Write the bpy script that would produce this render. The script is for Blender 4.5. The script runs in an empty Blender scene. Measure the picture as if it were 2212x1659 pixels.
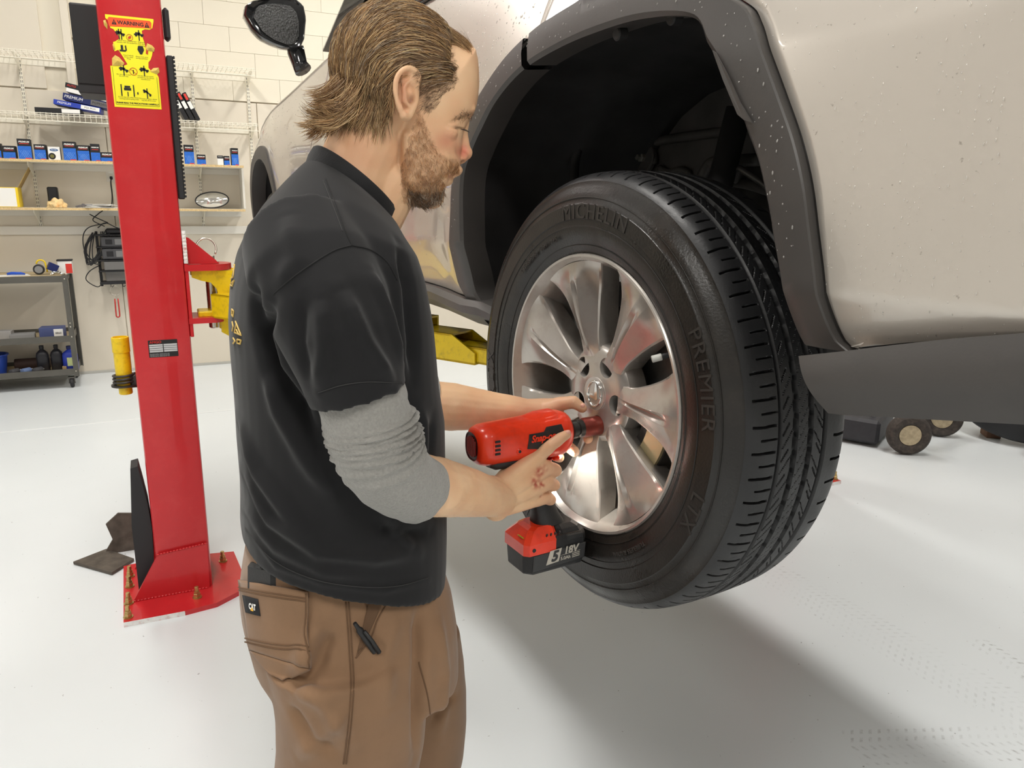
import bpy, bmesh, math, random
import numpy as np
from mathutils import Vector, Matrix, Euler, noise
from mathutils.bvhtree import BVHTree
random.seed(7); np.random.seed(7)
SC = bpy.context.scene
COL = SC.collection
# ---------------------------------------------------------------- camera
FPX = 1619.0; PX0 = 1106.0; PY0 = 829.5; HC = 1.5
RW = np.array([[0.90441548, -0.42647119, 0.01244862],
               [-0.08892087, -0.21695023, -0.97212431],
               [0.41728374, 0.87809733, -0.23413533]]).T     # rows: world X, Y, Z in camera coords (right, down, forward)
CAMO = np.array([0.0, 0.0, HC])
cam_data = bpy.data.cameras.new('camera'); cam = bpy.data.objects.new('camera', cam_data); COL.objects.link(cam)
cam_data.sensor_width = 36.0; cam_data.sensor_fit = 'HORIZONTAL'; cam_data.lens = FPX / 2212.0 * 36.0
cam_data.clip_start = 0.02
_r = RW @ np.array([1, 0, 0]); _u = RW @ np.array([0, -1, 0]); _b = RW @ np.array([0, 0, -1])
cam.matrix_world = Matrix(((_r[0], _u[0], _b[0], 0), (_r[1], _u[1], _b[1], 0), (_r[2], _u[2], _b[2], HC), (0, 0, 0, 1)))
SC.camera = cam
SC.view_settings.view_transform = 'Standard'
SC.view_settings.look = 'None'
SC.view_settings.exposure = 0.12
SC.view_settings.gamma = 1.0
SC.view_settings.use_curve_mapping = False
world = bpy.data.worlds.new('world'); SC.world = world; world.use_nodes = True
world.node_tree.nodes['Background'].inputs[0].default_value = (0.9, 0.95, 1.0, 1)
world.node_tree.nodes['Background'].inputs[1].default_value = 0.05
# ceiling lamps: (x, y, length along y, watts); each is built as a fixture with its own area light further down
LAMPS = [(-0.25, -1.9, 1.5, 52), (-0.25, 1.5, 1.5, 46), (-0.4, 5.0, 1.5, 46), (1.9, -2.6, 1.5, 40), (1.9, 5.6, 1.5, 36),
         (3.6, -1.0, 1.5, 44), (3.6, 2.2, 1.5, 40), (3.6, 5.3, 1.5, 34), (-3.2, 0.2, 1.5, 46), (-3.2, 4.2, 1.5, 26)]
LAMPZ = 4.25
CEIL = 4.6

def ray(px, py): return RW @ np.array([px - PX0, py - PY0, FPX])
def atY(px, py, Y): d = ray(px, py); return Vector(CAMO + d * (Y / d[1]))
def atX(px, py, X): d = ray(px, py); return Vector(CAMO + d * (X / d[0]))
def atZ(px, py, Z): d = ray(px, py); return Vector(CAMO + d * ((Z - HC) / d[2]))
def proj(p):
    c = RW.T @ (np.asarray(p, float) - CAMO); return (PX0 + FPX * c[0] / c[2], PY0 + FPX * c[1] / c[2])

# ---------------------------------------------------------------- materials
MATS = {}
def mat(name, col=(0.5, 0.5, 0.5), rough=0.5, metal=0.0, coat=0.0, coat_rough=0.05, spec=0.5, var=0.0, vscale=20.0, bump=0.0, bscale=60.0,
        emit=None, estr=0.0, sheen=0.0, sss=0.0, dirt=None, dscale=6.0, damt=0.5, rvar=0.0, attr=None, transm=0.0, ior=1.45, alpha=1.0):
    if name in MATS: return MATS[name]
    m = bpy.data.materials.new(name); m.use_nodes = True; nt = m.node_tree; N = nt.nodes; L = nt.links
    b = N['Principled BSDF']
    b.inputs['Base Color'].default_value = (*col, 1); b.inputs['Roughness'].default_value = rough; b.inputs['Metallic'].default_value = metal
    b.inputs['Coat Weight'].default_value = coat; b.inputs['Coat Roughness'].default_value = coat_rough
    b.inputs['Specular IOR Level'].default_value = spec; b.inputs['IOR'].default_value = ior
    b.inputs['Sheen Weight'].default_value = sheen; b.inputs['Transmission Weight'].default_value = transm; b.inputs['Alpha'].default_value = alpha
    if sss > 0:
        b.inputs['Subsurface Weight'].default_value = sss; b.inputs['Subsurface Radius'].default_value = (0.012, 0.004, 0.002); b.inputs['Subsurface Scale'].default_value = 0.5
    if emit is not None:
        b.inputs['Emission Color'].default_value = (*emit, 1); b.inputs['Emission Strength'].default_value = estr
    tc = N.new('ShaderNodeTexCoord')
    src = None
    if attr:
        a = N.new('ShaderNodeAttribute'); a.attribute_name = attr; src = a.outputs['Color']
    if var > 0:
        n = N.new('ShaderNodeTexNoise'); n.inputs['Scale'].default_value = vscale; n.inputs['Detail'].default_value = 5; L.new(tc.outputs['Object'], n.inputs['Vector'])
        mr = N.new('ShaderNodeMapRange'); mr.inputs[1].default_value = 0.3; mr.inputs[2].default_value = 0.7; mr.inputs[3].default_value = 1 - var; mr.inputs[4].default_value = 1 + var
        L.new(n.outputs['Fac'], mr.inputs[0])
        mx = N.new('ShaderNodeMix'); mx.data_type = 'RGBA'; mx.blend_type = 'MULTIPLY'; mx.inputs['Factor'].default_value = 1.0
        if src: L.new(src, mx.inputs['A'])
        else: mx.inputs['A'].default_value = (*col, 1)
        L.new(mr.outputs[0], mx.inputs['B']); src = mx.outputs['Result']
    if dirt is not None:
        n = N.new('ShaderNodeTexNoise'); n.inputs['Scale'].default_value = dscale; n.inputs['Detail'].default_value = 8; n.inputs['Roughness'].default_value = 0.7
        L.new(tc.outputs['Object'], n.inputs['Vector'])
        cr = N.new('ShaderNodeMapRange'); cr.inputs[1].default_value = 0.5; cr.inputs[2].default_value = 0.72; cr.inputs[3].default_value = 0; cr.inputs[4].default_value = damt
        L.new(n.outputs['Fac'], cr.inputs[0])
        mx = N.new('ShaderNodeMix'); mx.data_type = 'RGBA'
        L.new(cr.outputs[0], mx.inputs['Factor'])
        if src: L.new(src, mx.inputs['A'])
        else: mx.inputs['A'].default_value = (*col, 1)
        mx.inputs['B'].default_value = (*dirt, 1); src = mx.outputs['Result']
    if src: L.new(src, b.inputs['Base Color'])
    if rvar > 0:
        n = N.new('ShaderNodeTexNoise'); n.inputs['Scale'].default_value = vscale * 0.6; n.inputs['Detail'].default_value = 6; L.new(tc.outputs['Object'], n.inputs['Vector'])
        mr = N.new('ShaderNodeMapRange'); mr.inputs[1].default_value = 0.3; mr.inputs[2].default_value = 0.7; mr.inputs[3].default_value = max(0.02, rough - rvar); mr.inputs[4].default_value = min(1, rough + rvar)
        L.new(n.outputs['Fac'], mr.inputs[0]); L.new(mr.outputs[0], b.inputs['Roughness'])
    if bump > 0:
        n = N.new('ShaderNodeTexNoise'); n.inputs['Scale'].default_value = bscale; n.inputs['Detail'].default_value = 4; L.new(tc.outputs['Object'], n.inputs['Vector'])
        bp = N.new('ShaderNodeBump'); bp.inputs['Strength'].default_value = bump; bp.inputs['Distance'].default_value = 0.002
        L.new(n.outputs['Fac'], bp.inputs['Height']); L.new(bp.outputs['Normal'], b.inputs['Normal'])
    MATS[name] = m
    return m

def lin(r, g, b):
    f = lambda c: (c / 255 / 12.92) if c / 255 <= 0.04045 else ((c / 255 + 0.055) / 1.055) ** 2.4
    return (f(r), f(g), f(b))

# ---------------------------------------------------------------- mesh helpers
def frame(d):
    d = Vector(d).normalized(); a = Vector((0, 0, 1)) if abs(d.z) < 0.9 else Vector((1, 0, 0))
    x = a.cross(d).normalized(); y = d.cross(x); return x, y, d

class MB:
    """collects shapes for ONE mesh object"""
    def __init__(s): s.v = []; s.f = []
    def add(s, vs, fs):
        o = len(s.v); s.v += [tuple(v) for v in vs]; s.f += [tuple(i + o for i in f) for f in fs]; return s
    def box(s, c, d, rot=None, bev=0.0):
        cx, cy, cz = c; hx, hy, hz = d[0] / 2, d[1] / 2, d[2] / 2
        if bev <= 0:
            vs = [Vector((sx * hx, sy * hy, sz * hz)) for sz in (-1, 1) for sy in (-1, 1) for sx in (-1, 1)]
            fs = [(0, 2, 3, 1), (4, 5, 7, 6), (0, 1, 5, 4), (2, 6, 7, 3), (0, 4, 6, 2), (1, 3, 7, 5)]
        else:
            bev = min(bev, hx * .99, hy * .99, hz * .99); vs = []; idx = {}
            for ax in range(3):
                for sz in (-1, 1):
                    for sy in (-1, 1):
                        for sx in (-1, 1):
                            h = [hx - bev, hy - bev, hz - bev]; h[ax] += bev
                            idx[(ax, sx, sy, sz)] = len(vs); vs.append(Vector((sx * h[0], sy * h[1], sz * h[2])))
            fs = []
            def q(ax, sg):
                o = [(-1, -1), (1, -1), (1, 1), (-1, 1)]; r = []
                for a, b_ in o:
                    t = [0, 0, 0]; t[ax] = sg; t[(ax + 1) % 3] = a; t[(ax + 2) % 3] = b_
                    r.append(idx[(ax, *t)])
                return r if sg > 0 else r[::-1]
            for ax in range(3):
                for sg in (-1, 1): fs.append(q(ax, sg))
            for ax in range(3):
                b1, b2 = (ax + 1) % 3, (ax + 2) % 3
                for s1 in (-1, 1):
                    for s2 in (-1, 1):
                        def k(face, sa):
                            t = [0, 0, 0]; t[ax] = sa; t[b1] = s1; t[b2] = s2; return idx[(face, *t)]
                        r = [k(b1, -1), k(b1, 1), k(b2, 1), k(b2, -1)]
                        fs.append(r if s1 * s2 < 0 else r[::-1])
            for sx in (-1, 1):
                for sy in (-1, 1):
                    for sz in (-1, 1):
                        r = [idx[(0, sx, sy, sz)], idx[(1, sx, sy, sz)], idx[(2, sx, sy, sz)]]
                        fs.append(r if sx * sy * sz > 0 else r[::-1])
        M = rot.to_matrix() if isinstance(rot, Euler) else rot
        if M is not None: vs = [M @ v for v in vs]
        return s.add([(v.x + cx, v.y + cy, v.z + cz) for v in vs], fs)
    def loft(s, rings, cap0=True, cap1=True, closed=True):
        n = len(rings[0]); vs = [p for r in rings for p in r]; fs = []
        for i in range(len(rings) - 1):
            for j in range(n if closed else n - 1):
                a = i * n + j; b = i * n + (j + 1) % n; fs.append((a, b, b + n, a + n))
        if cap0: fs.append(tuple(range(n))[::-1])
        if cap1: fs.append(tuple(range((len(rings) - 1) * n, len(rings) * n)))
        return s.add(vs, fs)
    def tube(s, pts, r, seg=8, caps=True):
        pts = [Vector(p) for p in pts]; n = len(pts); rad = r if hasattr(r, '__len__') else [r] * n
        rings = []; x = None
        for i, p in enumerate(pts):
            d = (pts[min(i + 1, n - 1)] - pts[max(i - 1, 0)])
            if d.length < 1e-9: d = Vector((0, 0, 1))
            d.normalize()
            if x is None: x, y, _ = frame(d)
            else:
                x = (x - d * x.dot(d));
                if x.length < 1e-6: x, y, _ = frame(d)
                x.normalize(); y = d.cross(x)
            rings.append([p + (x * math.cos(2 * math.pi * k / seg) + y * math.sin(2 * math.pi * k / seg)) * rad[i] for k in range(seg)])
        return s.loft(rings, caps, caps)
    def cyl(s, p0, p1, r, r1=None, seg=20, bev=0.0):
        p0 = Vector(p0); p1 = Vector(p1); r1 = r if r1 is None else r1; d = (p1 - p0); L = d.length; d.normalize()
        if bev > 0:
            pts = [p0, p0 + d * bev, p1 - d * bev, p1]; rr = [r - bev, r, r1, r1 - bev]
        else: pts = [p0, p1]; rr = [r, r1]
        x, y, _ = frame(d)
        rings = [[p + (x * math.cos(2 * math.pi * k / seg) + y * math.sin(2 * math.pi * k / seg)) * q for k in range(seg)] for p, q in zip(pts, rr)]
        return s.loft(rings)
    def lathe(s, o, d, prof, seg=48, closed=False, x=None):
        """prof: (radius, along-axis) list"""
        o = Vector(o); X, Y, D = frame(d)
        if x is not None: X = Vector(x).normalized(); Y = D.cross(X)
        rings = [[o + D * a + (X * math.cos(2 * math.pi * k / seg) + Y * math.sin(2 * math.pi * k / seg)) * max(r, 1e-5) for k in range(seg)] for r, a in prof]
        if closed: rings.append(rings[0]); return s.loft(rings, False, False)
        return s.loft(rings, True, True)
    def prism(s, poly, o, X, Y, D, t, caps=True):
        """2-D polygon in (X, Y) at o, extruded by t along D"""
        o = Vector(o); X = Vector(X); Y = Vector(Y); D = Vector(D)
        a = [o + X * p[0] + Y * p[1] for p in poly]; b = [p + D * t for p in a]
        ar = sum(poly[i][0] * poly[(i + 1) % len(poly)][1] - poly[(i + 1) % len(poly)][0] * poly[i][1] for i in range(len(poly)))
        if ar < 0: a = a[::-1]; b = b[::-1]
        if X.cross(Y).dot(D) * t < 0: a, b = a[::-1], b[::-1]
        return s.loft([a, b], caps, caps)
    def ball(s, c, r, seg=12, rings=8):
        rr = r if hasattr(r, '__len__') else (r, r, r); c = Vector(c)
        R = []
        for i in range(1, rings):
            t = math.pi * i / rings
            R.append([c + Vector((rr[0] * math.sin(t) * math.cos(2 * math.pi * k / seg), rr[1] * math.sin(t) * math.sin(2 * math.pi * k / seg), -rr[2] * math.cos(t))) for k in range(seg)])
        return s.loft(R)
    def mesh(s, name='m'):
        me = bpy.data.meshes.new(name); me.from_pydata(s.v, [], s.f); me.update(); return me
    def build(s, name, m, parent=None, smooth=False, angle=None, fix=False):
        me = s.mesh(name)
        return link(name, me, m, parent, smooth, angle, fix)

def link(name, me, m, parent=None, smooth=False, angle=None, fix=False):
    if fix:
        bm = bmesh.new(); bm.from_mesh(me); bmesh.ops.recalc_face_normals(bm, faces=bm.faces); bm.to_mesh(me); bm.free()
    if m is not None:
        for x in (m if isinstance(m, (list, tuple)) else [m]): me.materials.append(x)
    if smooth or angle:
        me.polygons.foreach_set('use_smooth', [True] * len(me.polygons))
        if angle: me.set_sharp_from_angle(angle=math.radians(angle))
    o = bpy.data.objects.new(name, me); COL.objects.link(o)
    if parent is not None: o.parent = parent
    return o
def grid_mesh(P):
    """P: array (n, m, 3) -> mesh quads"""
    P = np.asarray(P); n, m_, _ = P.shape; idx = np.arange(n * m_).reshape(n, m_)
    f = np.stack([idx[:-1, :-1], idx[:-1, 1:], idx[1:, 1:], idx[1:, :-1]], -1).reshape(-1, 4)
    me = bpy.data.meshes.new('g'); me.from_pydata(P.reshape(-1, 3).tolist(), [], f.tolist()); me.update(); return me
def tag(o, label, cat, group=None):
    o['label'] = label; o['category'] = cat
    if group: o['group'] = group
    return o
def struct(o): o['kind'] = 'structure'; return o
def thing(name, label, cat, loc=(0, 0, 0), rot=(0, 0, 0), group=None):
    o = bpy.data.objects.new(name, None); COL.objects.link(o); o.location = loc; o.rotation_euler = rot; o.empty_display_size = 0.05
    tag(o, label, cat, group); return o
def dup(root, loc=None, rot=None, label=None, group=None):
    r = root.copy(); COL.objects.link(r)
    if loc is not None: r.location = loc
    if rot is not None: r.rotation_euler = rot
    if label: r['label'] = label
    if group: r['group'] = group
    for ch in list(root.children):
        c = ch.copy(); COL.objects.link(c); c.parent = r
        for g in ch.children:
            d = g.copy(); COL.objects.link(d); d.parent = c
    return r
def local(parent, p):
    bpy.context.view_layer.update(); return parent.matrix_world.inverted() @ Vector(p)
def textmesh(txt, size=1.0, shear=0.0, offset=0.0, extrude=0.0, align='CENTER', spacing=1.0):
    cu = bpy.data.curves.new('t', 'FONT'); cu.body = txt; cu.size = size; cu.shear = shear; cu.offset = offset; cu.extrude = extrude
    cu.align_x = align; cu.align_y = 'CENTER'; cu.space_character = spacing; cu.resolution_u = 3
    o = bpy.data.objects.new('t', cu); COL.objects.link(o)
    dg = bpy.context.evaluated_depsgraph_get(); me = bpy.data.meshes.new_from_object(o.evaluated_get(dg))
    bpy.data.objects.remove(o); bpy.data.curves.remove(cu); me.materials.clear(); return me
def place_text(name, txt, size, o, X, Y, m, parent, **k):
    """flat lettering with its baseline direction X and up direction Y (parent space)"""
    me = textmesh(txt, size, **k); X = Vector(X).normalized(); Y = Vector(Y).normalized(); N_ = X.cross(Y); o = Vector(o)
    for v in me.vertices: c = v.co.copy(); v.co = o + X * c.x + Y * c.y + N_ * c.z
    return link(name, me, m, parent)
def evalmesh(o, name='e'):
    bpy.context.view_layer.update(); dg = bpy.context.evaluated_depsgraph_get(); return bpy.data.meshes.new_from_object(o.evaluated_get(dg))
def remeshed(mb, vox, smooth=0, lam=0.5):
    """union of the closed shapes in mb as one continuous voxel surface"""
    o = link('tmp', mb.mesh() if isinstance(mb, MB) else mb, None, None, False, None, True)
    md = o.modifiers.new('r', 'REMESH'); md.mode = 'VOXEL'; md.voxel_size = vox; md.adaptivity = 0.0
    if smooth:
        sm = o.modifiers.new('s', 'SMOOTH'); sm.factor = lam; sm.iterations = smooth
    me = evalmesh(o); me.materials.clear(); old = o.data; bpy.data.objects.remove(o); bpy.data.meshes.remove(old); return me
def mesh_np(me):
    n = len(me.vertices); a = np.empty(n * 3); me.vertices.foreach_get('co', a); nn = np.empty(n * 3); me.vertex_normals.foreach_get('vector', nn); return a.reshape(n, 3), nn.reshape(n, 3)
def set_np(me, co): me.vertices.foreach_set('co', co.reshape(-1)); me.update()
def catmull(pts, n):
    pts = np.asarray(pts, float); P = np.vstack([2 * pts[0] - pts[1], pts, 2 * pts[-1] - pts[-2]]); out = []
    seg = len(pts) - 1
    for k in range(n):
        t = k / (n - 1) * seg; i = min(int(t), seg - 1); t -= i; a, b, c, d = P[i:i + 4]
        out.append(0.5 * ((2 * b) + (c - a) * t + (2 * a - 5 * b + 4 * c - d) * t * t + (3 * b - a - 3 * c + d) * t ** 3))
    return np.array(out)
def interp(x, xs, ys): return np.interp(x, xs, ys)
def spl(x, xs, ys):
    """smooth (monotone cubic) interpolation"""
    xs = np.asarray(xs, float); ys = np.asarray(ys, float); x = np.asarray(x, float)
    h = np.diff(xs); d = np.diff(ys) / h; m_ = np.zeros(len(xs)); m_[1:-1] = np.where(d[:-1] * d[1:] > 0, 2 * d[:-1] * d[1:] / np.where(d[:-1] + d[1:] == 0, 1, d[:-1] + d[1:]), 0); m_[0] = d[0]; m_[-1] = d[-1]
    i = np.clip(np.searchsorted(xs, x) - 1, 0, len(xs) - 2); t = np.clip((x - xs[i]) / h[i], 0, 1)
    return ys[i] * (1 + 2 * t) * (1 - t) ** 2 + m_[i] * h[i] * t * (1 - t) ** 2 + ys[i + 1] * t * t * (3 - 2 * t) + m_[i + 1] * h[i] * t * t * (t - 1)
# ================================================================ ROOM
def floor_mat():
    m = bpy.data.materials.new('epoxy_floor'); m.use_nodes = True; nt = m.node_tree; N = nt.nodes; L = nt.links; b = N['Principled BSDF']
    tc = N.new('ShaderNodeTexCoord')
    def noise_(sc, det=6, ro=0.6, vec=None):
        n = N.new('ShaderNodeTexNoise'); n.inputs['Scale'].default_value = sc; n.inputs['Detail'].default_value = det; n.inputs['Roughness'].default_value = ro
        L.new(vec or tc.outputs['Object'], n.inputs['Vector']); return n.outputs['Fac']
    def rng(v, a, b_, c=0.0, d=1.0):
        r = N.new('ShaderNodeMapRange'); r.inputs[1].default_value = a; r.inputs[2].default_value = b_; r.inputs[3].default_value = c; r.inputs[4].default_value = d; L.new(v, r.inputs[0]); return r.outputs[0]
    def mth(op, a, b_=None):
        n = N.new('ShaderNodeMath'); n.operation = op
        for i, x in enumerate((a, b_)):
            if x is None: continue
            if isinstance(x, (int, float)): n.inputs[i].default_value = x
            else: L.new(x, n.inputs[i])
        return n.outputs[0]
    def mix(f, a, c):
        n = N.new('ShaderNodeMix'); n.data_type = 'RGBA'; L.new(f, n.inputs['Factor'])
        if isinstance(a, tuple): n.inputs['A'].default_value = (*a, 1)
        else: L.new(a, n.inputs['A'])
        n.inputs['B'].default_value = (*c, 1); return n.outputs['Result']
    base = mix(rng(noise_(0.9, 3), 0.3, 0.7), (0.72, 0.755, 0.77), (0.76, 0.795, 0.81))
    # fine flecks and specks of grit
    base = mix(rng(noise_(55, 2), 0.735, 0.76, 0, 0.75), base, (0.16, 0.15, 0.14))
    # tyre prints: strips with lateral tread bars, along two driven lines
    for (ox, oy, ang, wid, ln, st) in ((2.26, 1.62, 93.0, 0.11, 1.6, 0.34), (1.97, 1.13, 158.0, 0.075, 0.62, 0.6), (2.52, 1.28, 80.0, 0.05, 0.35, 1.0)):
        mp = N.new('ShaderNodeMapping'); mp.vector_type = 'TEXTURE'; mp.inputs['Location'].default_value = (ox, oy, 0); mp.inputs['Rotation'].default_value = (0, 0, math.radians(ang)); L.new(tc.outputs['Object'], mp.inputs['Vector'])
        sp = N.new('ShaderNodeSeparateXYZ'); L.new(mp.outputs[0], sp.inputs[0]); x, y = sp.outputs[0], sp.outputs[1]
        inside = mth('MULTIPLY', mth('LESS_THAN', mth('ABSOLUTE', y), wid), mth('LESS_THAN', mth('ABSOLUTE', x), ln / 2))
        ribs = rng(mth('SINE', mth('MULTIPLY', y, 190)), -0.5, 0.5)
        bars = rng(mth('SINE', mth('ADD', mth('MULTIPLY', x, 230), mth('MULTIPLY', mth('ABSOLUTE', y), 120))), 0.2, 0.8)
        br = mth('MULTIPLY', rng(noise_(6, 7, 0.75, mp.outputs[0]), 0.42, 0.66), rng(noise_(60, 4, 0.7, mp.outputs[0]), 0.35, 0.6))
        f = mth('MULTIPLY', mth('MULTIPLY', inside, mth('MULTIPLY', ribs, bars)), mth('MULTIPLY', br, st))
        base = mix(f, base, (0.17, 0.165, 0.15))
    L.new(base, b.inputs['Base Color'])
    b.inputs['Roughness'].default_value = 0.3
    bp = N.new('ShaderNodeBump'); bp.inputs['Strength'].default_value = 0.05; bp.inputs['Distance'].default_value = 0.002; L.new(noise_(45, 3), bp.inputs['Height']); L.new(bp.outputs[0], b.inputs['Normal'])
    b.inputs['Specular IOR Level'].default_value = 0.45
    return m
XL, XR, YN, YB = -5.0, 7.5, -5.0, 7.4
WALL = mat('painted_wall', lin(232, 224, 205), 0.6, var=0.03, vscale=2.0, bump=0.15, bscale=90)
struct(MB().box(((XL + XR) / 2, (YN + YB) / 2, -0.05), (XR - XL, YB - YN, 0.1)).build('floor', floor_mat()))
struct(MB().box(((XL + XR) / 2, (YN + YB) / 2, CEIL + 0.05), (XR - XL, YB - YN, 0.1)).build('ceiling', mat('ceiling_grey', (0.32, 0.32, 0.31), 0.8, var=0.03, vscale=3)))
wb = struct(MB().box(((XL + XR) / 2, YB + 0.06, CEIL / 2), (XR - XL + 0.4, 0.1, CEIL)).build('wall_back', WALL))
WALL2 = mat('grey_wall', (0.62, 0.6, 0.57), 0.6, var=0.05, vscale=2.0)
struct(MB().box((XL - 0.05, (YN + YB) / 2, CEIL / 2), (0.1, YB - YN, CEIL)).build('wall_left', WALL2))
struct(MB().box((XR + 0.05, (YN + YB) / 2, CEIL / 2), (0.1, YB - YN, CEIL)).build('wall_right', WALL2))
struct(MB().box(((XL + XR) / 2, YN - 0.05, CEIL / 2), (XR - XL + 0.4, 0.1, CEIL)).build('wall_near', WALL2))
# back wall: painted blocks above, sheet panels below, pieces proud of the recessed joints
blk = MB().box((0, 0, 0), (0.3985, 0.03, 0.1985), bev=0.0016).mesh('block'); blk.materials.append(WALL)
k = 0
for r in range(11):
    for c in range(-1, 13):
        x = -0.44 + 0.2 + c * 0.4 + (0.2 if r % 2 else 0.0)
        if x - 0.2 < -0.45 or x > 5: continue
        o = bpy.data.objects.new('block', blk); COL.objects.link(o); o.parent = wb; o.location = (x, YB + 0.0, 2.45 + r * 0.2)
pan = mat('wall_panel', lin(226, 217, 200), 0.45, var=0.02, vscale=3, bump=0.08, bscale=120)
for i in range(6):
    MB().box((-4.42 + 1.22 * i + 0.02 * 0 + 2.32, YB + 0.0, 1.17), (1.214, 0.02, 2.34), bev=0.003).build('wall_panel', pan, wb)
for i in range(3):
    MB().box((-3.9 + 1.22 * i + 0.2, YB - 0.0, 3.47), (1.214, 0.03, 2.24), bev=0.003).build('wall_panel', pan, wb)
struct(MB().box((-0.47, YB - 0.03, 3.47), (0.06, 0.05, 2.24), bev=0.004).build('trim_1', pan))
struct(MB().box((1.0, YB - 0.022, 1.235), (8.0, 0.03, 0.07), bev=0.004).build('trim_2', mat('trim_white', lin(228, 224, 214), 0.4)))
struct(MB().box((1.0, YB - 0.014, 0.012), (8.0, 0.008, 0.024), bev=0.002).build('baseboard_back', mat('base_grey', lin(190, 188, 180), 0.4)))
# sealed joints in the floor slab
JM = mat('joint_sealant', (0.86, 0.88, 0.88), 0.3)
struct(MB().box((1.0, 5.67, 0.0005), (9.5, 0.014, 0.003)).build('trim_3', JM))
struct(MB().box((-2.6, 1.2, 0.0005), (0.014, 9.0, 0.003)).build('trim_4', JM))
# ceiling lamps
HOUS = mat('lamp_housing', (0.75, 0.75, 0.75), 0.4); LENS = mat('lamp_lens', (1, 1, 1), 0.5, emit=(1.0, 0.95, 0.86), estr=9.0)
for i, (x, y, ln, w) in enumerate(LAMPS):
    side = 'left' if x < 0 else ('right' if x > 3 else 'middle')
    pos = ['at the camera end', 'above the car bay', 'nearest the shelves'][0 if y < 0.5 else (1 if y < 4 else 2)]
    t = thing('ceiling_lamp', 'white linear ceiling lamp, %s%s row, %s' % ('outer ' if x < -2 else '', side, pos), 'lamp', (x, y, LAMPZ), group='linear ceiling lamps')
    MB().box((0, 0, 0.03), (0.34, ln, 0.06), bev=0.012).build('housing', HOUS, t)
    MB().box((0, 0, -0.008), (0.30, ln - 0.06, 0.014), bev=0.005).build('diffuser', LENS, t)
    for s in (-1, 1): MB().tube([(0, s * ln * 0.4, 0.06), (0, s * ln * 0.4, CEIL - LAMPZ)], 0.004, 6).build('hanger', HOUS, t)
    la = bpy.data.lights.new('lamp_light', 'AREA'); la.shape = 'RECTANGLE'; la.size = 0.3; la.size_y = ln; la.energy = w; la.color = (1.0, 0.975, 0.935); la.spread = math.radians(170)
    lo = bpy.data.objects.new('lamp_light', la); COL.objects.link(lo); lo.parent = t; lo.location = (0, 0, -0.03)
# ================================================================ TWO-POST LIFT
RED = mat('lift_red_paint', lin(196, 34, 40), 0.32, coat=0.3, var=0.05, vscale=6, dirt=lin(214, 70, 70), dscale=9, damt=0.35)
REDW = mat('lift_red_worn', lin(200, 40, 45), 0.5, var=0.15, vscale=30, dirt=lin(235, 190, 190), dscale=30, damt=0.8)
YEL = mat('lift_yellow_paint', lin(240, 205, 20), 0.35, coat=0.2, var=0.05, vscale=8, dirt=lin(150, 120, 40), dscale=40, damt=0.5)
BLK = mat('black_plastic', (0.02, 0.02, 0.021), 0.45, bump=0.1, bscale=200)
RUB = mat('black_rubber', (0.022, 0.022, 0.024), 0.6, bump=0.2, bscale=150)
STEEL = mat('bright_steel', (0.62, 0.58, 0.5), 0.28, metal=1.0, rvar=0.1)
BRASS = mat('zinc_yellow_bolt', lin(190, 165, 110), 0.35, metal=0.85, var=0.15, vscale=60)
WHT = mat('white_edge', (0.8, 0.78, 0.76), 0.5, var=0.1, vscale=40, dirt=lin(190, 40, 45), dscale=25, damt=0.8)
def bolt(o, parent, m=None):
    m = m or BRASS; o = Vector(o)
    b = MB().cyl(o, o + Vector((0, 0, 0.004)), 0.017, seg=20).cyl(o + Vector((0, 0, 0.004)), o + Vector((0, 0, 0.019)), 0.0135, seg=6, bev=0.001).build('anchor_bolt', m, parent)
    MB().cyl(o + Vector((0, 0, 0.019)), o + Vector((0, 0, 0.028)), 0.011, seg=6).cyl(o + Vector((0, 0, 0.019)), o + Vector((0, 0, 0.046)), 0.0075, seg=12, bev=0.001).build('stud', m, b)
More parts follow.
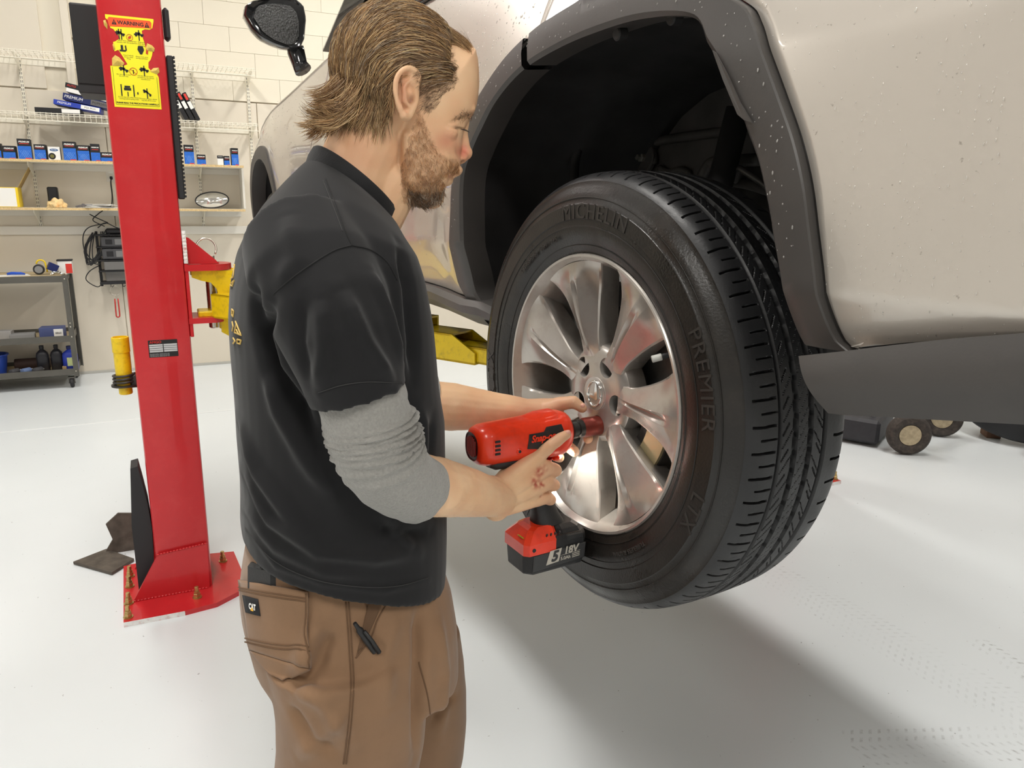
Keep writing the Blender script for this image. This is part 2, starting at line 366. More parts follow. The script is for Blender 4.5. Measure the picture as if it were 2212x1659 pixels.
def lift_post(sx, label, detail):
    """post with its foot at the origin; the car is on its +X side; sx=-1 mirrors it"""
    t = thing('lift_post', label, 'car lift', (0, 2.93, 0) if sx > 0 else (3.145, 2.93, 0), group='posts of the two-post lift')
    F = lambda p: (p[0] * sx, p[1], p[2])
    W, D_, th = 0.096, 0.27, 0.007; H_ = 3.55
    r = 0.012
    poly = [(-W + r, 0), (W - r, 0), (W - r * .3, r * .3), (W, r), (W, 0.085), (W - th, 0.085), (W - th, r + .003), (W - r, th), (-W + r, th), (-W + th, r), (-W + th, D_ - r), (-W + r, D_ - th), (W - r, D_ - th), (W - th, D_ - r), (W - th, D_ - .085), (W, D_ - .085), (W, D_ - r), (W - r * .3, D_ - r * .3), (W - r, D_), (-W + r, D_), (-W + r * .3, D_ - r * .3), (-W, D_ - r), (-W, r), (-W + r * .3, r * .3)]
    MB().prism([(p[0] * sx, p[1]) for p in poly], (0, 0, 0.019), (1, 0, 0), (0, 1, 0), (0, 0, 1), H_).build('column', RED, t, angle=40, smooth=True)
    # foot plate, flared front gusset, anchor bolts
    base = [(-0.215, -0.156), (-0.013, -0.16), (0.10, -0.145), (0.19, -0.085), (0.215, 0.06), (0.2, 0.28), (-0.1, 0.34), (-0.227, 0.32)]
    b = MB().prism([(p[0] * sx, p[1]) for p in base], (0, 0, 0), (1, 0, 0), (0, 1, 0), (0, 0, 1), 0.019).build('base_plate', RED, t)
    MB().prism([(-0.215 * sx, 0.0), (-0.012 * sx, 0.0), (-0.012 * sx, 0.0185), (-0.215 * sx, 0.0185)], (0, -0.1605, 0.0), Vector((1, -0.02 * sx, 0)), (0, 0, 1), (0, -1, 0), 0.0015).build('bare_edge', WHT, b)
    gus = [(-0.185, 0.019), (0.084, 0.019), (0.089, 0.205), (-0.088, 0.19)]
    MB().prism([(p[0] * sx, p[1]) for p in gus], (0, -0.001, 0), (1, 0, 0), (0, 0, 1), (0, -1, 0), 0.011).build('foot_gusset', RED, t)
    MB().prism([(-0.185 * sx, 0.019), (-0.088 * sx, 0.19), (-0.088 * sx, 0.019)], (0, D_ + 0.0, 0), (1, 0, 0), (0, 0, 1), (0, 1, 0), 0.01).build('foot_gusset', RED, t)
    wb_ = MB()
    for i in range(16): wb_.ball(F((-0.085 + i * 0.0112, -0.012, 0.193 + i * 0.0009)), (0.0062, 0.004, 0.0035), 8, 6)
    for i in range(22): wb_.ball(F((-0.18 + i * 0.012, -0.0125, 0.021)), (0.0068, 0.0045, 0.004), 8, 6)
    o_ = wb_.build('weld_bead', RED, t, smooth=True); o_['kind'] = 'stuff'
    for p in ((-0.2, -0.125), (-0.2, -0.02), (-0.2, 0.12), (-0.2, 0.21), (0.035, -0.075), (0.15, 0.2)): bolt(F((p[0], p[1], 0.019)), t)
    # carriage and arm bracket
    cz = 1.17
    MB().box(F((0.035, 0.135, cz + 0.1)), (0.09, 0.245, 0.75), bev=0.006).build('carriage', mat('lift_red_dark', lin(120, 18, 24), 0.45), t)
    br = MB().box(F((0.102, 0.015, cz + 0.012)), (0.012, 0.022, 0.34), bev=0.002).build('bracket_edge', RED, t)
    MB().box(F((0.1025, 0.004, 1.335)), (0.013, 0.003, 0.115)).build('bare_edge', WHT, br)
    wb2 = MB()
    for i in range(9): wb2.ball(F((0.1025, 0.0035, 1.283 + i * 0.0125)), (0.0075, 0.003, 0.0068), 8, 6)
    o_ = wb2.build('weld_bead', WHT, br, smooth=True); o_['kind'] = 'stuff'
    def rplate(z, t_, name, ext):
        pl = [(0.095, 0.0)] + [(0.17 + ext * math.sin(a), 0.085 - 0.085 * math.cos(a)) for a in np.linspace(0.35, math.pi - 0.35, 14)] + [(0.095, 0.17)]
        MB().prism([(p[0] * sx, p[1]) for p in pl], (0, 0, z), (1, 0, 0), (0, 1, 0), (0, 0, 1), t_).build(name, RED, t)
    rplate(1.25, 0.022, 'bracket_plate', 0.09); rplate(1.06, 0.02, 'bracket_plate', 0.06)
    MB().prism([(0.106 * sx, 1.273), (0.108 * sx, 1.37), (0.12 * sx, 1.365), (0.205 * sx, 1.285), (0.215 * sx, 1.273)], (0, 0.035, 0), (1, 0, 0), (0, 0, 1), (0, 1, 0), 0.012).build('bracket_gusset', RED, t)
    MB().cyl(F((0.185, 0.085, 1.03)), F((0.185, 0.085, 1.3)), 0.019, seg=24, bev=0.003).build('arm_pin', STEEL, t, angle=30)
    MB().cyl(F((0.185, 0.085, 1.272)), F((0.185, 0.085, 1.277)), 0.033, seg=28).build('pin_washer', STEEL, t)
    rg = [(F((0.178 + 0.034 * math.cos(a) , 0.085 + 0.01 * math.sin(a), 1.325 + 0.036 * math.sin(a)))) for a in np.linspace(-0.6, math.pi + 0.4, 22)]
    MB().tube(rg, 0.0035, 8).build('pin_ring', STEEL, t, smooth=True)
    if detail:
        # yellow swing arm: clevis, box section outer arm, telescoping inner arm with pad
        A = Vector((0.2, 0.085, 0)); Bp = Vector((0.8, -0.93, 0)); d = (Bp - A).normalized(); n = Vector((-d.y, d.x, 0)); n = -n if n.y > 0 else n
        arm = MB()
        arm.prism([(0.118, 1.225), (0.118, 1.248), (0.30, 1.247), (0.30, 1.03), (0.235, 1.0), (0.205, 1.02), (0.207, 1.13), (0.2, 1.18), (0.18, 1.205), (0.15, 1.212)], (0, 0.03, 0), (1, 0, 0), (0, 0, 1), (0, 1, 0), 0.012)
        arm.prism([(0.118, 1.225), (0.118, 1.248), (0.30, 1.247), (0.30, 1.03), (0.235, 1.0), (0.205, 1.02), (0.207, 1.13), (0.2, 1.18), (0.18, 1.205), (0.15, 1.212)], (0, 0.135, 0), (1, 0, 0), (0, 0, 1), (0, 1, 0), 0.012)
        arm.box((0.215, 0.0885, 1.234), (0.16, 0.09, 0.018)); arm.box((0.18, 0.085, 1.088), (0.1, 0.1, 0.022), bev=0.004)
        ar = arm.build('swing_arm', YEL, t, angle=30)
        def bx(a0, a1, hw, z0, z1, name, m, cut=0.0, wall=0.006):
            q = MB(); r = []
            for s, zt in ((a0, None), (a1, cut)):
                p = A + d * s
                r.append(p)
            p0, p1 = r; c = cut
            for sgn in (-1, 1):   # side plates with the slanted end
                o = n * (hw * sgn)
                pl = [p0 + o + Vector((0, 0, z0)), p1 + o + Vector((0, 0, z0)), p1 + o + Vector((0, 0, z0 + (z1 - z0) * 0.42 if c else z1)), p1 - d * c + o + Vector((0, 0, z1)), p0 + o + Vector((0, 0, z1))]
                q.loft([pl, [v - n * (wall * sgn) for v in pl]])
            for z in (z0, z1 - wall):
                e = p1 - d * c if z > z0 else p1
                pl = [p0 + n * hw, e + n * hw, e - n * hw, p0 - n * hw]
                q.loft([[v + Vector((0, 0, z)) for v in pl], [v + Vector((0, 0, z + wall)) for v in pl]])
            return q.build(name, m, ar, fix=True)
        bx(0.05, 1.03, 0.058, 1.078, 1.165, 'arm_outer_tube', YEL)
        bx(0.3, 1.25, 0.052, 1.055, 1.135, 'arm_middle_tube', YEL, 0.085)
        bx(0.6, 1.6, 0.043, 1.058, 1.105, 'arm_inner_tube', YEL)
        pe = A + d * 1.54
        MB().cyl(pe + Vector((0, 0, 1.105)), pe + Vector((0, 0, 1.2)), 0.028, seg=24).cyl(pe + Vector((0, 0, 1.195)), pe + Vector((0, 0, 1.225)), 0.06, seg=28, bev=0.004).build('lift_pad', RUB, ar)
        # height adapter in its spring holder on the outer side
        ho = MB()
        for i in range(3): ho.tube([(-0.138 + 0.036 * math.cos(a), 0.12 + 0.036 * math.sin(a), 0.835 + 0.012 * i + 0.012 * a / 6.283) for a in np.linspace(0, 6.283, 24)], 0.0045, 8)
        ho.cyl((-0.138, 0.12, 0.826), (-0.138, 0.12, 0.832), 0.046, seg=28); ho.box((-0.105, 0.12, 0.845), (0.03, 0.05, 0.05), bev=0.005)
        ho.build('adapter_holder', mat('dark_steel', (0.06, 0.055, 0.05), 0.5, metal=0.6), t, smooth=True, angle=40)
        # black control box on the outer side, door guard strip and rubber bumper
        bxm = mat('control_box_black', (0.012, 0.012, 0.012), 0.55)
        cb = MB().box((-0.134, 0.22, 1.985), (0.09, 0.2, 0.28), bev=0.004).build('control_box', bxm, t)
        MB().box((-0.134, 0.119, 1.858), (0.086, 0.004, 0.022), bev=0.001).build('terminal_cover', BLK, cb)
        MB().box((-0.134, 0.118, 1.997), (0.084, 0.003, 0.245), bev=0.001).build('cover_plate', bxm, cb)
        gd = MB().box((0.108, 0.045, 1.735), (0.022, 0.065, 0.47), bev=0.004).build('door_guard', RUB, t)
        sr = MB()
        for i in range(36): sr.box((0.121, 0.02, 1.51 + i * 0.013), (0.006, 0.012, 0.008), bev=0.001)
        sr.build('guard_teeth', RUB, gd)
        MB().box((0.108, 0.045, 2.07), (0.02, 0.05, 0.1), bev=0.008).build('rubber_bumper', RUB, t)
        # curved black guard at the foot, leaning on the outer side
        pl = [(-0.128, 0.53), (-0.103, 0.535), (-0.094, 0.47), (-0.083, 0.38), (-0.078, 0.28), (-0.082, 0.16), (-0.1, 0.02), (-0.145, 0.02), (-0.145, 0.3)]
        MB().prism(pl, (-0.02, 0.035, 0), (1, 0, 0), (0, 0, 1), (0, 1, 0), 0.1).build('foot_guard', RUB, t)
        warning_decal(t); nameplate(t)
    return t
def warning_decal(t):
    """torn yellow warning sticker on the face of the post (coordinates measured in its own 0..1 frame)"""
    O = Vector((-0.0725, -0.0006, 1.794)); X = Vector((0.141, 0, 0)); Z = Vector((0, 0, 0.281)); Dn = Vector((0, -1, 0))
    YS = mat('sticker_yellow', lin(250, 238, 40), 0.4); OS = mat('sticker_orange', lin(240, 90, 40), 0.4); KS = mat('sticker_black', (0.015, 0.015, 0.015), 0.4); PS = mat('sticker_peeled', lin(222, 190, 90), 0.5, var=0.2, vscale=60); RS = mat('sticker_red', lin(200, 60, 30), 0.4)
    out = [(0, 0), (1, 0), (1, .36), (.95, .42), (.86, .42), (.80, .46), (.81, .52), (.86, .55), (.90, .6), (.93, .66), (.90, .68), (.78, .67), (.77, .72), (.74, .78), (.73, .86), (.80, .88), (.90, .88), (.96, .9), (1, .98), (1, 1), (0, 1), (0, .96), (.07, .93), (.08, .86), (.14, .85), (.21, .80), (.26, .76), (.16, .72), (.11, .71), (.1, .66), (.12, .61), (.2, .63), (.27, .57), (.34, .50), (.36, .48), (.28, .46), (.1, .45), (0, .45)]
    P = lambda x, y, o=0.0: O + X * x + Z * y + Dn * o
    def flat(poly, m, off, name):
        a = [P(x, y, off) for x, y in poly]; b = [p + Dn * 0.0003 for p in a]
        return MB().loft([a, b]).build(name, m, st, fix=True)
    a = [P(x, y) for x, y in out]
    from mathutils.geometry import tessellate_polygon
    tri = tessellate_polygon([[Vector(p) for p in a]]); n_ = len(a)
    me = bpy.data.meshes.new('s'); me.from_pydata([tuple(Vector(p) + Dn * 0.0003) for p in a], [], [tuple(f) for f in tri]); me.update()
    if me.polygons[0].normal.y > 0: me.flip_normals()
    st = link('warning_sticker', me, YS, t); st['label'] = 'torn yellow warning sticker with black pictograms'
    flat([(.06, .875), (.94, .895), (.95, .955), (.92, .975), (.07, .975), (.04, .95)], OS, 0.0005, 'banner')
    place_text('lettering', 'WARNING', 0.0158, P(.51, .925, 0.001), (1, 0, 0), (0, 0, 1), KS, st, offset=0.0004)
    for x in (.17, .85):
        flat([(x - .05, .9), (x + .05, .9), (x, .957)], KS, 0.0009, 'warning_triangle'); place_text('lettering', '!', 0.012, P(x, .921, 0.0014), (1, 0, 0), (0, 0, 1), OS, st, offset=0.0004)
    def rect(x, y, w, h, m, rot=0.0):
        c, s = math.cos(rot), math.sin(rot); k = 0.141 / 0.281
        pts = [(-w / 2, -h / 2), (w / 2, -h / 2), (w / 2, h / 2), (-w / 2, h / 2)]
        return [(x + a_ * c - b_ / k * s * k * k, y + (a_ * s * k) + b_ * c) for a_, b_ in pts], m
    icons = MB(); reds = MB()
    def put(mb, poly, off=0.0009):
        a_ = [P(x, y, off) for x, y in poly]; mb.loft([a_, [p + Dn * 0.0002 for p in a_]])
    def ico_car(x, y, rot=0.0, posts=1):
        put(icons, rect(x, y, .2, .018, 0, rot)[0]); put(icons, rect(x - .02, y + .016, .11, .016, 0, rot)[0])
        for i in range(posts): put(icons, rect(x + (i - (posts - 1) / 2) * .05, y - .01, .022, .115, 0)[0])
        for s in (-.06, .06): put(icons, [(x + s + .022 * math.cos(a_), y - .013 + .011 * math.sin(a_) + s * math.tan(rot) * .5) for a_ in np.linspace(0, 6.28, 9)[:-1]])
    ico_car(.27, .81, -.2, 2); ico_car(.66, .815); ico_car(.27, .42, -.25); ico_car(.70, .43, -.1); ico_car(.72, .18, -.55)
    for x in (.18, .44): put(icons, rect(x, .19, .025, .13, 0)[0])
    put(icons, rect(.31, .205, .15, .028, 0)[0]); put(icons, rect(.31, .232, .12, .02, 0)[0]); put(icons, rect(.31, .15, .02, .05, 0)[0])
    put(icons, rect(.28, .66, .05, .05, 0)[0]); put(icons, rect(.29, .625, .13, .018, 0)[0]); put(icons, rect(.36, .655, .03, .06, 0, .35)[0])
    put(icons, [(.62, .69), (.72, .69), (.74, .65), (.69, .6), (.65, .6), (.6, .65)]); put(reds, rect(.8, .635, .05, .06, 0, -.5)[0])
    def ring(mb, x, y, r):
        pts = np.linspace(0, 2 * math.pi, 25)
        for i in range(24): put(mb, [(x + r * rr * math.cos(t_), y + r * rr * .5 * math.sin(t_)) for rr, t_ in ((.86, pts[i]), (1, pts[i]), (1, pts[i + 1]), (.86, pts[i + 1]))])
    ring(reds, .46, .775, .07); put(reds, rect(.46, .775, .07, .03, 0, .5)[0]); ring(reds, .47, .405, .085); put(reds, rect(.47, .405, .15, .007, 0, -.7)[0]); put(icons, rect(.47, .4, .02, .045, 0)[0])
    put(icons, rect(.52, .165, .03, .03, 0, .5)[0])
    for q_, m_ in ((icons, KS), (reds, RS)): q_.build('pictograms', m_, st, fix=True)['kind'] = 'stuff'
    for (x, y, tx) in ((.40, .725, 'Never allow unauthorized\npersons near the equipment.'), (.70, .715, 'Keep area\nclear when\noperating.'), (.40, .56, 'Stop if vehicle\nmoves when\nlifting.'), (.68, .565, 'Always lock arms\nduring operation.'), (.26, .355, 'Do not use to raise\none end only.'), (.72, .345, 'Use the correct points\nprovided by the vehicle\nmanufacturer.'), (.33, .105, 'Ensure that the safety device is\nworking before going under.'), (.74, .1, 'Chassis or other vehicle\nmay fall off the arms.')):
        place_text('fine_print', tx, 0.0052, P(x, y, 0.0007), (1, 0, 0), (0, 0, 1), KS, st)
    place_text('lettering', 'PLEASE READ THE PRECAUTIONS CAREFULLY', 0.0062, P(.5, .05, 0.0007), (1, 0, 0), (0, 0, 1), KS, st, offset=0.0003)
    fr = MB()
    for a_, b_ in (((.04, .03), (.96, .03)), ((.96, .03), (.96, .36)), ((.04, .03), (.04, .44))):
        pa = Vector(P(*a_, 0.0006)); pb = Vector(P(*b_, 0.0006)); fr.tube([pa, pb], 0.0005, 4)
    fr.build('border_line', KS, st)
    for poly in ([(.04, .45), (.05, .53), (.12, .57), (.2, .55), (.3, .49), (.26, .46)], [(.78, .67), (.82, .73), (.92, .71), (.97, .68), (.95, .64), (.8, .65)], [(.82, .42), (.9, .46), (1.02, .47), (1.03, .42), (.97, .39)], [(.1, .62), (.09, .68), (.12, .70), (.14, .63)], [(-.04, .88), (-.05, .93), (.0, .94), (.03, .89), (.02, .84)]):
        a_ = [P(x, y, 0.0008) for x, y in poly]; c = sum((Vector(p) for p in a_), Vector()) / len(a_) + Dn * 0.006
        mb = MB(); mb.add([*a_, c], [(i, (i + 1) % len(a_), len(a_)) for i in range(len(a_))]); mb.build('peeled_curl', PS, st, smooth=False)
def nameplate(t):
    KS = MATS['sticker_black']; S = mat('plate_silver', (0.55, 0.55, 0.56), 0.4); RS = mat('plate_red', lin(190, 40, 35), 0.4)
    pl = MB().box((0.002, -0.0006, 0.978), (0.096, 0.0009, 0.062)).build('nameplate', KS, t)
    place_text('lettering', 'AMGO', 0.0125, (-0.041, -0.0013, 1.0015), (1, 0, 0), (0, 0, 1), RS, pl, offset=0.0004, align='LEFT', spacing=1.05)
    q = MB()
    for c in range(2):
        for r in range(4): q.box((-0.021 + c * 0.047, -0.0012, 0.991 - r * 0.0075), (0.044, 0.0004, 0.0058))
    q.build('data_fields', S, pl)
    for i in range(3): place_text('fine_print', 'Manufactured for vehicle service only', 0.0042, (-0.043, -0.0013, 0.959 - i * 0.0042), (1, 0, 0), (0, 0, 1), S, pl, align='LEFT')
def yellow_adapter():
    t = thing('height_adapter', 'yellow tubular height adapter standing in the spring holder on the red post', 'adapter', (-0.138, 3.05, 0.795))
    MB().lathe((0, 0, 0), (0, 0, 1), [(0.021, 0), (0.023, 0.003), (0.023, 0.035), (0.0275, 0.037), (0.0275, 0.16), (0.0295, 0.162), (0.0295, 0.212), (0.028, 0.214), (0.024, 0.214), (0.024, 0.19), (0.0001, 0.19)], 32).build('tube', YEL, t, angle=30)
    MB().lathe((0, 0, 0.158), (0, 0, 1), [(0.0278, 0), (0.0298, 0.001), (0.0298, 0.003), (0.0278, 0.004)], 32).build('collar_seam', YEL, t)
def floor_scrap():
    t = thing('steel_bracket', 'dirty bent steel bracket lying on the floor behind the red post', 'bracket', (-0.3, 3.42, 0))
    m = mat('dirty_steel', lin(96, 88, 80), 0.55, metal=0.5, var=0.3, vscale=25)
    MB().prism([(-0.12, -0.03), (0.03, -0.2), (0.11, -0.1), (0.0, 0.05)], (0, 0, 0.002), (1, 0, 0), (0, 1, 0), (0, 0, 1), 0.012).build('plate', m, t)
    MB().prism([(-0.05, 0), (0.09, 0), (0.1, 0.05), (0.08, 0.16), (0.02, 0.17), (-0.03, 0.13), (-0.01, 0.06)], (0.04, 0.02, 0.0), (1, 0, 0), (0, 0.15, 1), (0, 1, 0), 0.012).build('upright', m, t)
lift_post(1, 'red lift post with torn yellow warning sticker beside the mechanic', True)
lift_post(-1, 'red lift post on the far side of the raised car, base behind tyre', False)
yellow_adapter(); floor_scrap()

# ================================================================ BACK WALL SHELVING
WIRE = mat('white_wire', lin(238, 232, 215), 0.35)
MEL = mat('white_melamine', lin(226, 222, 212), 0.4)
OSB = mat('chipboard_edge', lin(214, 186, 135), 0.7, var=0.25, vscale=120)
SX0, SX1 = -2.0, 0.92
def standard(x, z0, z1, label):
    t = thing('shelf_standard', label, 'shelf track', (x, YB - 0.018, z0), group='slotted shelf standards on the back wall')
    b = MB().box((0, 0, (z1 - z0) / 2), (0.026, 0.014, z1 - z0), bev=0.002).build('track', WIRE, t)
    s = MB(); z = 0.03
    while z < z1 - z0 - 0.02:
        for dx in (-0.006, 0.006): s.box((dx, -0.0072, z), (0.004, 0.001, 0.018))
        z += 0.03
    s.build('slots', mat('slot_dark', (0.12, 0.11, 0.1), 0.7), b)
for x, lb in ((-1.72, 'outside the picture left'), (-0.82, 'left of the red post'), (0.43, 'right of the red post'), (0.885, 'at the end by the car fender')):
    standard(x, 1.22, 2.6, 'white slotted shelf standard %s' % lb)
def bracket(parent, x, z, dep, drop):
    pl = [(0, 0), (-dep, 0), (-dep, -0.018), (-0.02, -drop), (0, -drop)]
    MB().prism(pl, (x - 0.0015, -0.025, z), (0, 1, 0), (0, 0, 1), (1, 0, 0), 0.003).build('bracket', WIRE, parent)
def wire_shelf(z, x1, label):
    t = thing('wire_shelf', label, 'shelf', (0, YB, z), group='white wire shelves'); dep = 0.385
    q = MB(); x = SX0
    while x <= x1 + 1e-6:
        q.tube([(x, -0.03, -0.002), (x, -dep, -0.002), (x, -dep - 0.004, -0.008), (x, -dep - 0.006, -0.062)], 0.0019, 5); x += 0.0375
    q.build('deck_wires', WIRE, t)
    for y, zz, r in ((-0.03, -0.006, 0.0032), (-0.2, -0.006, 0.0032), (-dep, -0.006, 0.0032), (-dep - 0.006, -0.062, 0.0032), (-dep - 0.005, -0.02, 0.0024)):
        MB().tube([(SX0, y, zz), (x1, y, zz)], r, 6).build('long_wire', WIRE, t)
    MB().box(((SX0 + x1) / 2, -0.012, -0.035), (x1 - SX0, 0.016, 0.05), bev=0.003).build('hang_rail', WIRE, t)
    for x in (-1.72, -0.82, 0.43, 0.885): bracket(t, x, -0.008, 0.34, 0.1)
wire_shelf(2.575, 0.915, 'upper white wire shelf, empty, near the top of the back wall')
wire_shelf(2.135, 0.905, 'lower white wire shelf holding flat boxes on the back wall')
def board_shelf(z, x1, label):
    t = thing('board_shelf', label, 'shelf', (0, YB, z), group='white board shelves')
    MB().box(((SX0 + x1) / 2, -0.2, -0.01), (x1 - SX0, 0.36, 0.019)).build('board', MEL, t)
    MB().box(((SX0 + x1) / 2, -0.3805, -0.01), (x1 - SX0, 0.002, 0.019)).build('raw_edge', OSB, t)
    MB().box(((SX0 + x1) / 2, -0.02, -0.045), (x1 - SX0, 0.014, 0.05), bev=0.002).build('hang_rail', MEL, t)
    for x in (-1.72, -0.82, 0.43): bracket(t, x, -0.02, 0.32, 0.11)
board_shelf(1.787, 0.765, 'white board shelf lined with blue filter boxes')
board_shelf(1.423, 0.755, 'white board shelf with a round mirror and papers')
tag(MB().box((0.766, YB - 0.14, 1.595), (0.018, 0.24, 0.34), bev=0.002).build('shelf_end_panel', MEL), 'white upright board closing the right end of the shelves', 'panel')
# --- filter boxes: black top, blue lattice lower part, red tab
BOXB = mat('box_blue', lin(40, 105, 200), 0.45, var=0.12, vscale=90); BOXK = mat('box_black', (0.012, 0.012, 0.014), 0.45); BOXW = mat('box_white', (0.85, 0.84, 0.8), 0.5); BOXR = mat('box_red', lin(215, 60, 50), 0.5)
BOXGB = mat('box_greyside', (0.13, 0.12, 0.12), 0.6); NAVY = mat('box_navy', lin(24, 36, 92), 0.45)
def filter_box(px0, px1, ptop, ybase, label, kind='blue', frac=0.36):
    Yf = YB - 0.325; a = atY(px0, ybase, Yf); b = atY(px1, ybase, Yf); z1 = atY((px0 + px1) / 2, ptop, Yf).z; z0 = 1.7875
    w = b.x - a.x; h = z1 - z0; d = min(0.11, max(0.07, w))
    t = thing('filter_box', label, 'box', ((a.x + b.x) / 2, Yf + d / 2, z0), (0, 0, math.radians(random.uniform(-5, 5))), 'oil filter boxes on the shelf')
    body = MB().box((0, 0, h / 2), (w, d, h), bev=0.001).build('carton', BOXK if kind == 'blue' else BOXGB, t)
    f = -d / 2 - 0.0004
    if kind == 'blue':
        MB().box((0, f, h * (1 - frac) / 2), (w * 0.99, 0.0008, h * (1 - frac))).build('blue_panel', BOXB, body)
        place_text('lettering', 'PREMIUM', w * 0.19, (0, f - 0.0006, h * (1 - frac * 0.42)), (1, 0, 0), (0, 0, 1), BOXW, body, shear=0.2, offset=w * 0.006)
        MB().box((0, f - 0.0004, h * (1 - frac * 0.66)), (w * 0.7, 0.0006, h * 0.028)).build('red_line', BOXR, body)
        MB().box((w * 0.22, f - 0.0004, h * 0.035), (w * 0.46, 0.0006, h * 0.05)).build('red_tab', BOXR, body)
        if frac < 0.5:
            q = MB(); n = 7
            for i in range(-n, n):
                for s in (-1, 1):
                    x0 = i * w / n; pts = []
                    for u in np.linspace(0, 1, 2): pts.append((x0 + s * u * w * 0.42, f - 0.0006, h * (0.08 + 0.36 * u)))
                    if all(abs(p[0]) < w * 0.49 for p in pts): q.tube(pts, 0.0009, 4)
            q.build('lattice_print', mat('print_pale', lin(120, 170, 235), 0.5), body)
    else:
        MB().box((0, f, h / 2), (w * 0.98, 0.0008, h * 0.98)).build('white_panel', BOXW, body)
        if kind == 'round':
            MB().cyl((-w * 0.2, f - 0.0006, h * 0.28), (-w * 0.2, f - 0.0014, h * 0.28), w * 0.3, seg=28).build('filter_picture', BOXK, body)
            MB().cyl((-w * 0.2, f - 0.0014, h * 0.28), (-w * 0.2, f - 0.002, h * 0.28), w * 0.17, seg=24).build('picture_centre', mat('olive_print', lin(110, 105, 50), 0.5), body)
            MB().add([(0 + w * 0.36 * math.cos(a_), f - 0.0008, h * 0.75 + h * 0.1 * math.sin(a_)) for a_ in np.linspace(0, 6.28, 20)[:-1]], [tuple(range(19))]).build('logo_oval', mat('logo_blue', lin(60, 100, 150), 0.5), body)
            place_text('lettering', 'FILTER', w * 0.15, (0, f - 0.0011, h * 0.75), (1, 0, 0), (0, 0, 1), BOXW, body)
        else:
            MB().box((0, f - 0.0005, h * 0.84), (w * 0.98, 0.0007, h * 0.3)).build('black_band', BOXK, body)
            place_text('lettering', 'PREMIUM', w * 0.17, (0, f - 0.0011, h * 0.86), (1, 0, 0), (0, 0, 1), BOXW, body)
FB = [(-21, 5, 309, 343, 'blue', .5, 'blue black filter box cut by the picture edge, first on the shelf'), (9, 36, 315, 343, 'blue', .5, 'short blue black filter box, left of the tallest box on the shelf'), (41, 70, 300, 344, 'blue', .36, 'tallest blue lattice filter box in front of the shelf standard'),
      (77, 102, 312, 345, 'blue', .36, 'blue lattice filter box left of the white filter carton'), (106, 132, 317, 346, 'round', .3, 'white filter carton with a round black filter picture'), (139, 167, 306, 346, 'blue', .36, 'tall blue lattice filter box right of the white carton'),
      (170, 196, 314, 347, 'blue', .36, 'blue lattice filter box, second right of the white carton'), (198, 218, 311, 348, 'blue', .5, 'narrow blue black filter box, two left of the red post'), (220, 246, 329, 349, 'blue', .6, 'small blue filter box half hidden by the red post'),
      (400, 421, 313, 355, 'blue', .36, 'tall blue filter box just right of the red post'), (427, 446, 334, 356, 'blue', .5, 'short blue filter box, second right of the red post'), (471, 484, 336, 357, 'white', .3, 'small white filter box with black top on the right'),
      (485, 497, 337, 357, 'blue', .5, 'small blue filter box beside the white one'), (501, 516, 320, 358, 'blue', .36, 'tall narrow blue filter box at the shelf end')]
for a in FB: filter_box(a[0], a[1], a[2], a[3], a[6], a[4], a[5])
# --- flat boxes on the lower wire shelf
def flat_box(c, dims, rot, label, face, txt=None, band=None, txtm=None):
    t = thing('flat_carton', label, 'box', c, rot, 'flat cartons on the wire shelf')
    b = MB().box((0, 0, dims[2] / 2), dims, bev=0.001).build('carton', face, t)
    f = -dims[1] / 2 - 0.0006
    if band: MB().box((dims[0] * 0.28, f, dims[2] / 2), (dims[0] * 0.4, 0.001, dims[2] * 0.8)).build('pale_label', band, b)
    if txt: place_text('lettering', txt[0], dims[2] * 0.62, (-dims[0] * 0.28, f - 0.0006, dims[2] * 0.52), (1, 0, 0), (0, 0, 1), txtm or BOXW, b, shear=0.15)
    if txt and len(txt) > 1: place_text('lettering', txt[1], dims[2] * 0.5, (dims[0] * 0.28, f - 0.001, dims[2] * 0.5), (1, 0, 0), (0, 0, 1), BOXK, b)
    return t
R_ = math.radians
flat_box((-0.565, YB - 0.25, 2.136), (0.31, 0.22, 0.036), (0, 0, R_(-2)), 'black flat carton with white label, lowest on the wire shelf', BOXK, None, BOXW)
flat_box((-0.43, YB - 0.27, 2.178), (0.32, 0.2, 0.036), (0, R_(9), R_(-4)), 'royal blue flat carton leaning on the black one', mat('box_royal', lin(38, 62, 165), 0.45), ('PREMIUM', 'PG4 99241'), BOXW)
flat_box((-0.36, YB - 0.24, 2.212), (0.33, 0.22, 0.05), (0, R_(11), R_(-5)), 'navy flat carton marked PREMIUM on the sloping pile', NAVY, ('PREMIUM', 'PG99241C'), BOXGB)
flat_box((-0.33, YB - 0.22, 2.266), (0.34, 0.22, 0.03), (0, R_(13), R_(-4)), 'white flat carton near the top of the sloping pile', BOXW)
flat_box((-0.405, YB - 0.2, 2.318), (0.19, 0.2, 0.036), (0, R_(13), R_(-6)), 'black flat carton with red print on top of the pile', BOXK, ('AUTO',), None, BOXR)
flat_box((-0.135, YB - 0.3, 2.14), (0.05, 0.16, 0.13), (0, R_(-16), R_(0)), 'white carton standing tilted against the red post side', BOXW)
for i, (x, an, lb) in enumerate(((0.35, -25, 'left one'), (0.395, -25, 'middle one'), (0.44, -25, 'right one'))):
    t = thing('upright_carton', 'black upright carton leaning beside the red post, %s of three' % lb, 'box', (x, YB - 0.22, 2.144), (0, R_(an), 0), 'black cartons leaning on the wire shelf')
    b = MB().box((0, 0, 0.115), (0.032, 0.2, 0.23), bev=0.001).build('carton', BOXK, t)
    MB().box((0, -0.1006, 0.125), (0.028, 0.001, 0.06)).build('white_label', BOXW, b); MB().box((0, -0.1006, 0.195), (0.018, 0.001, 0.05)).build('red_print', BOXR, b)
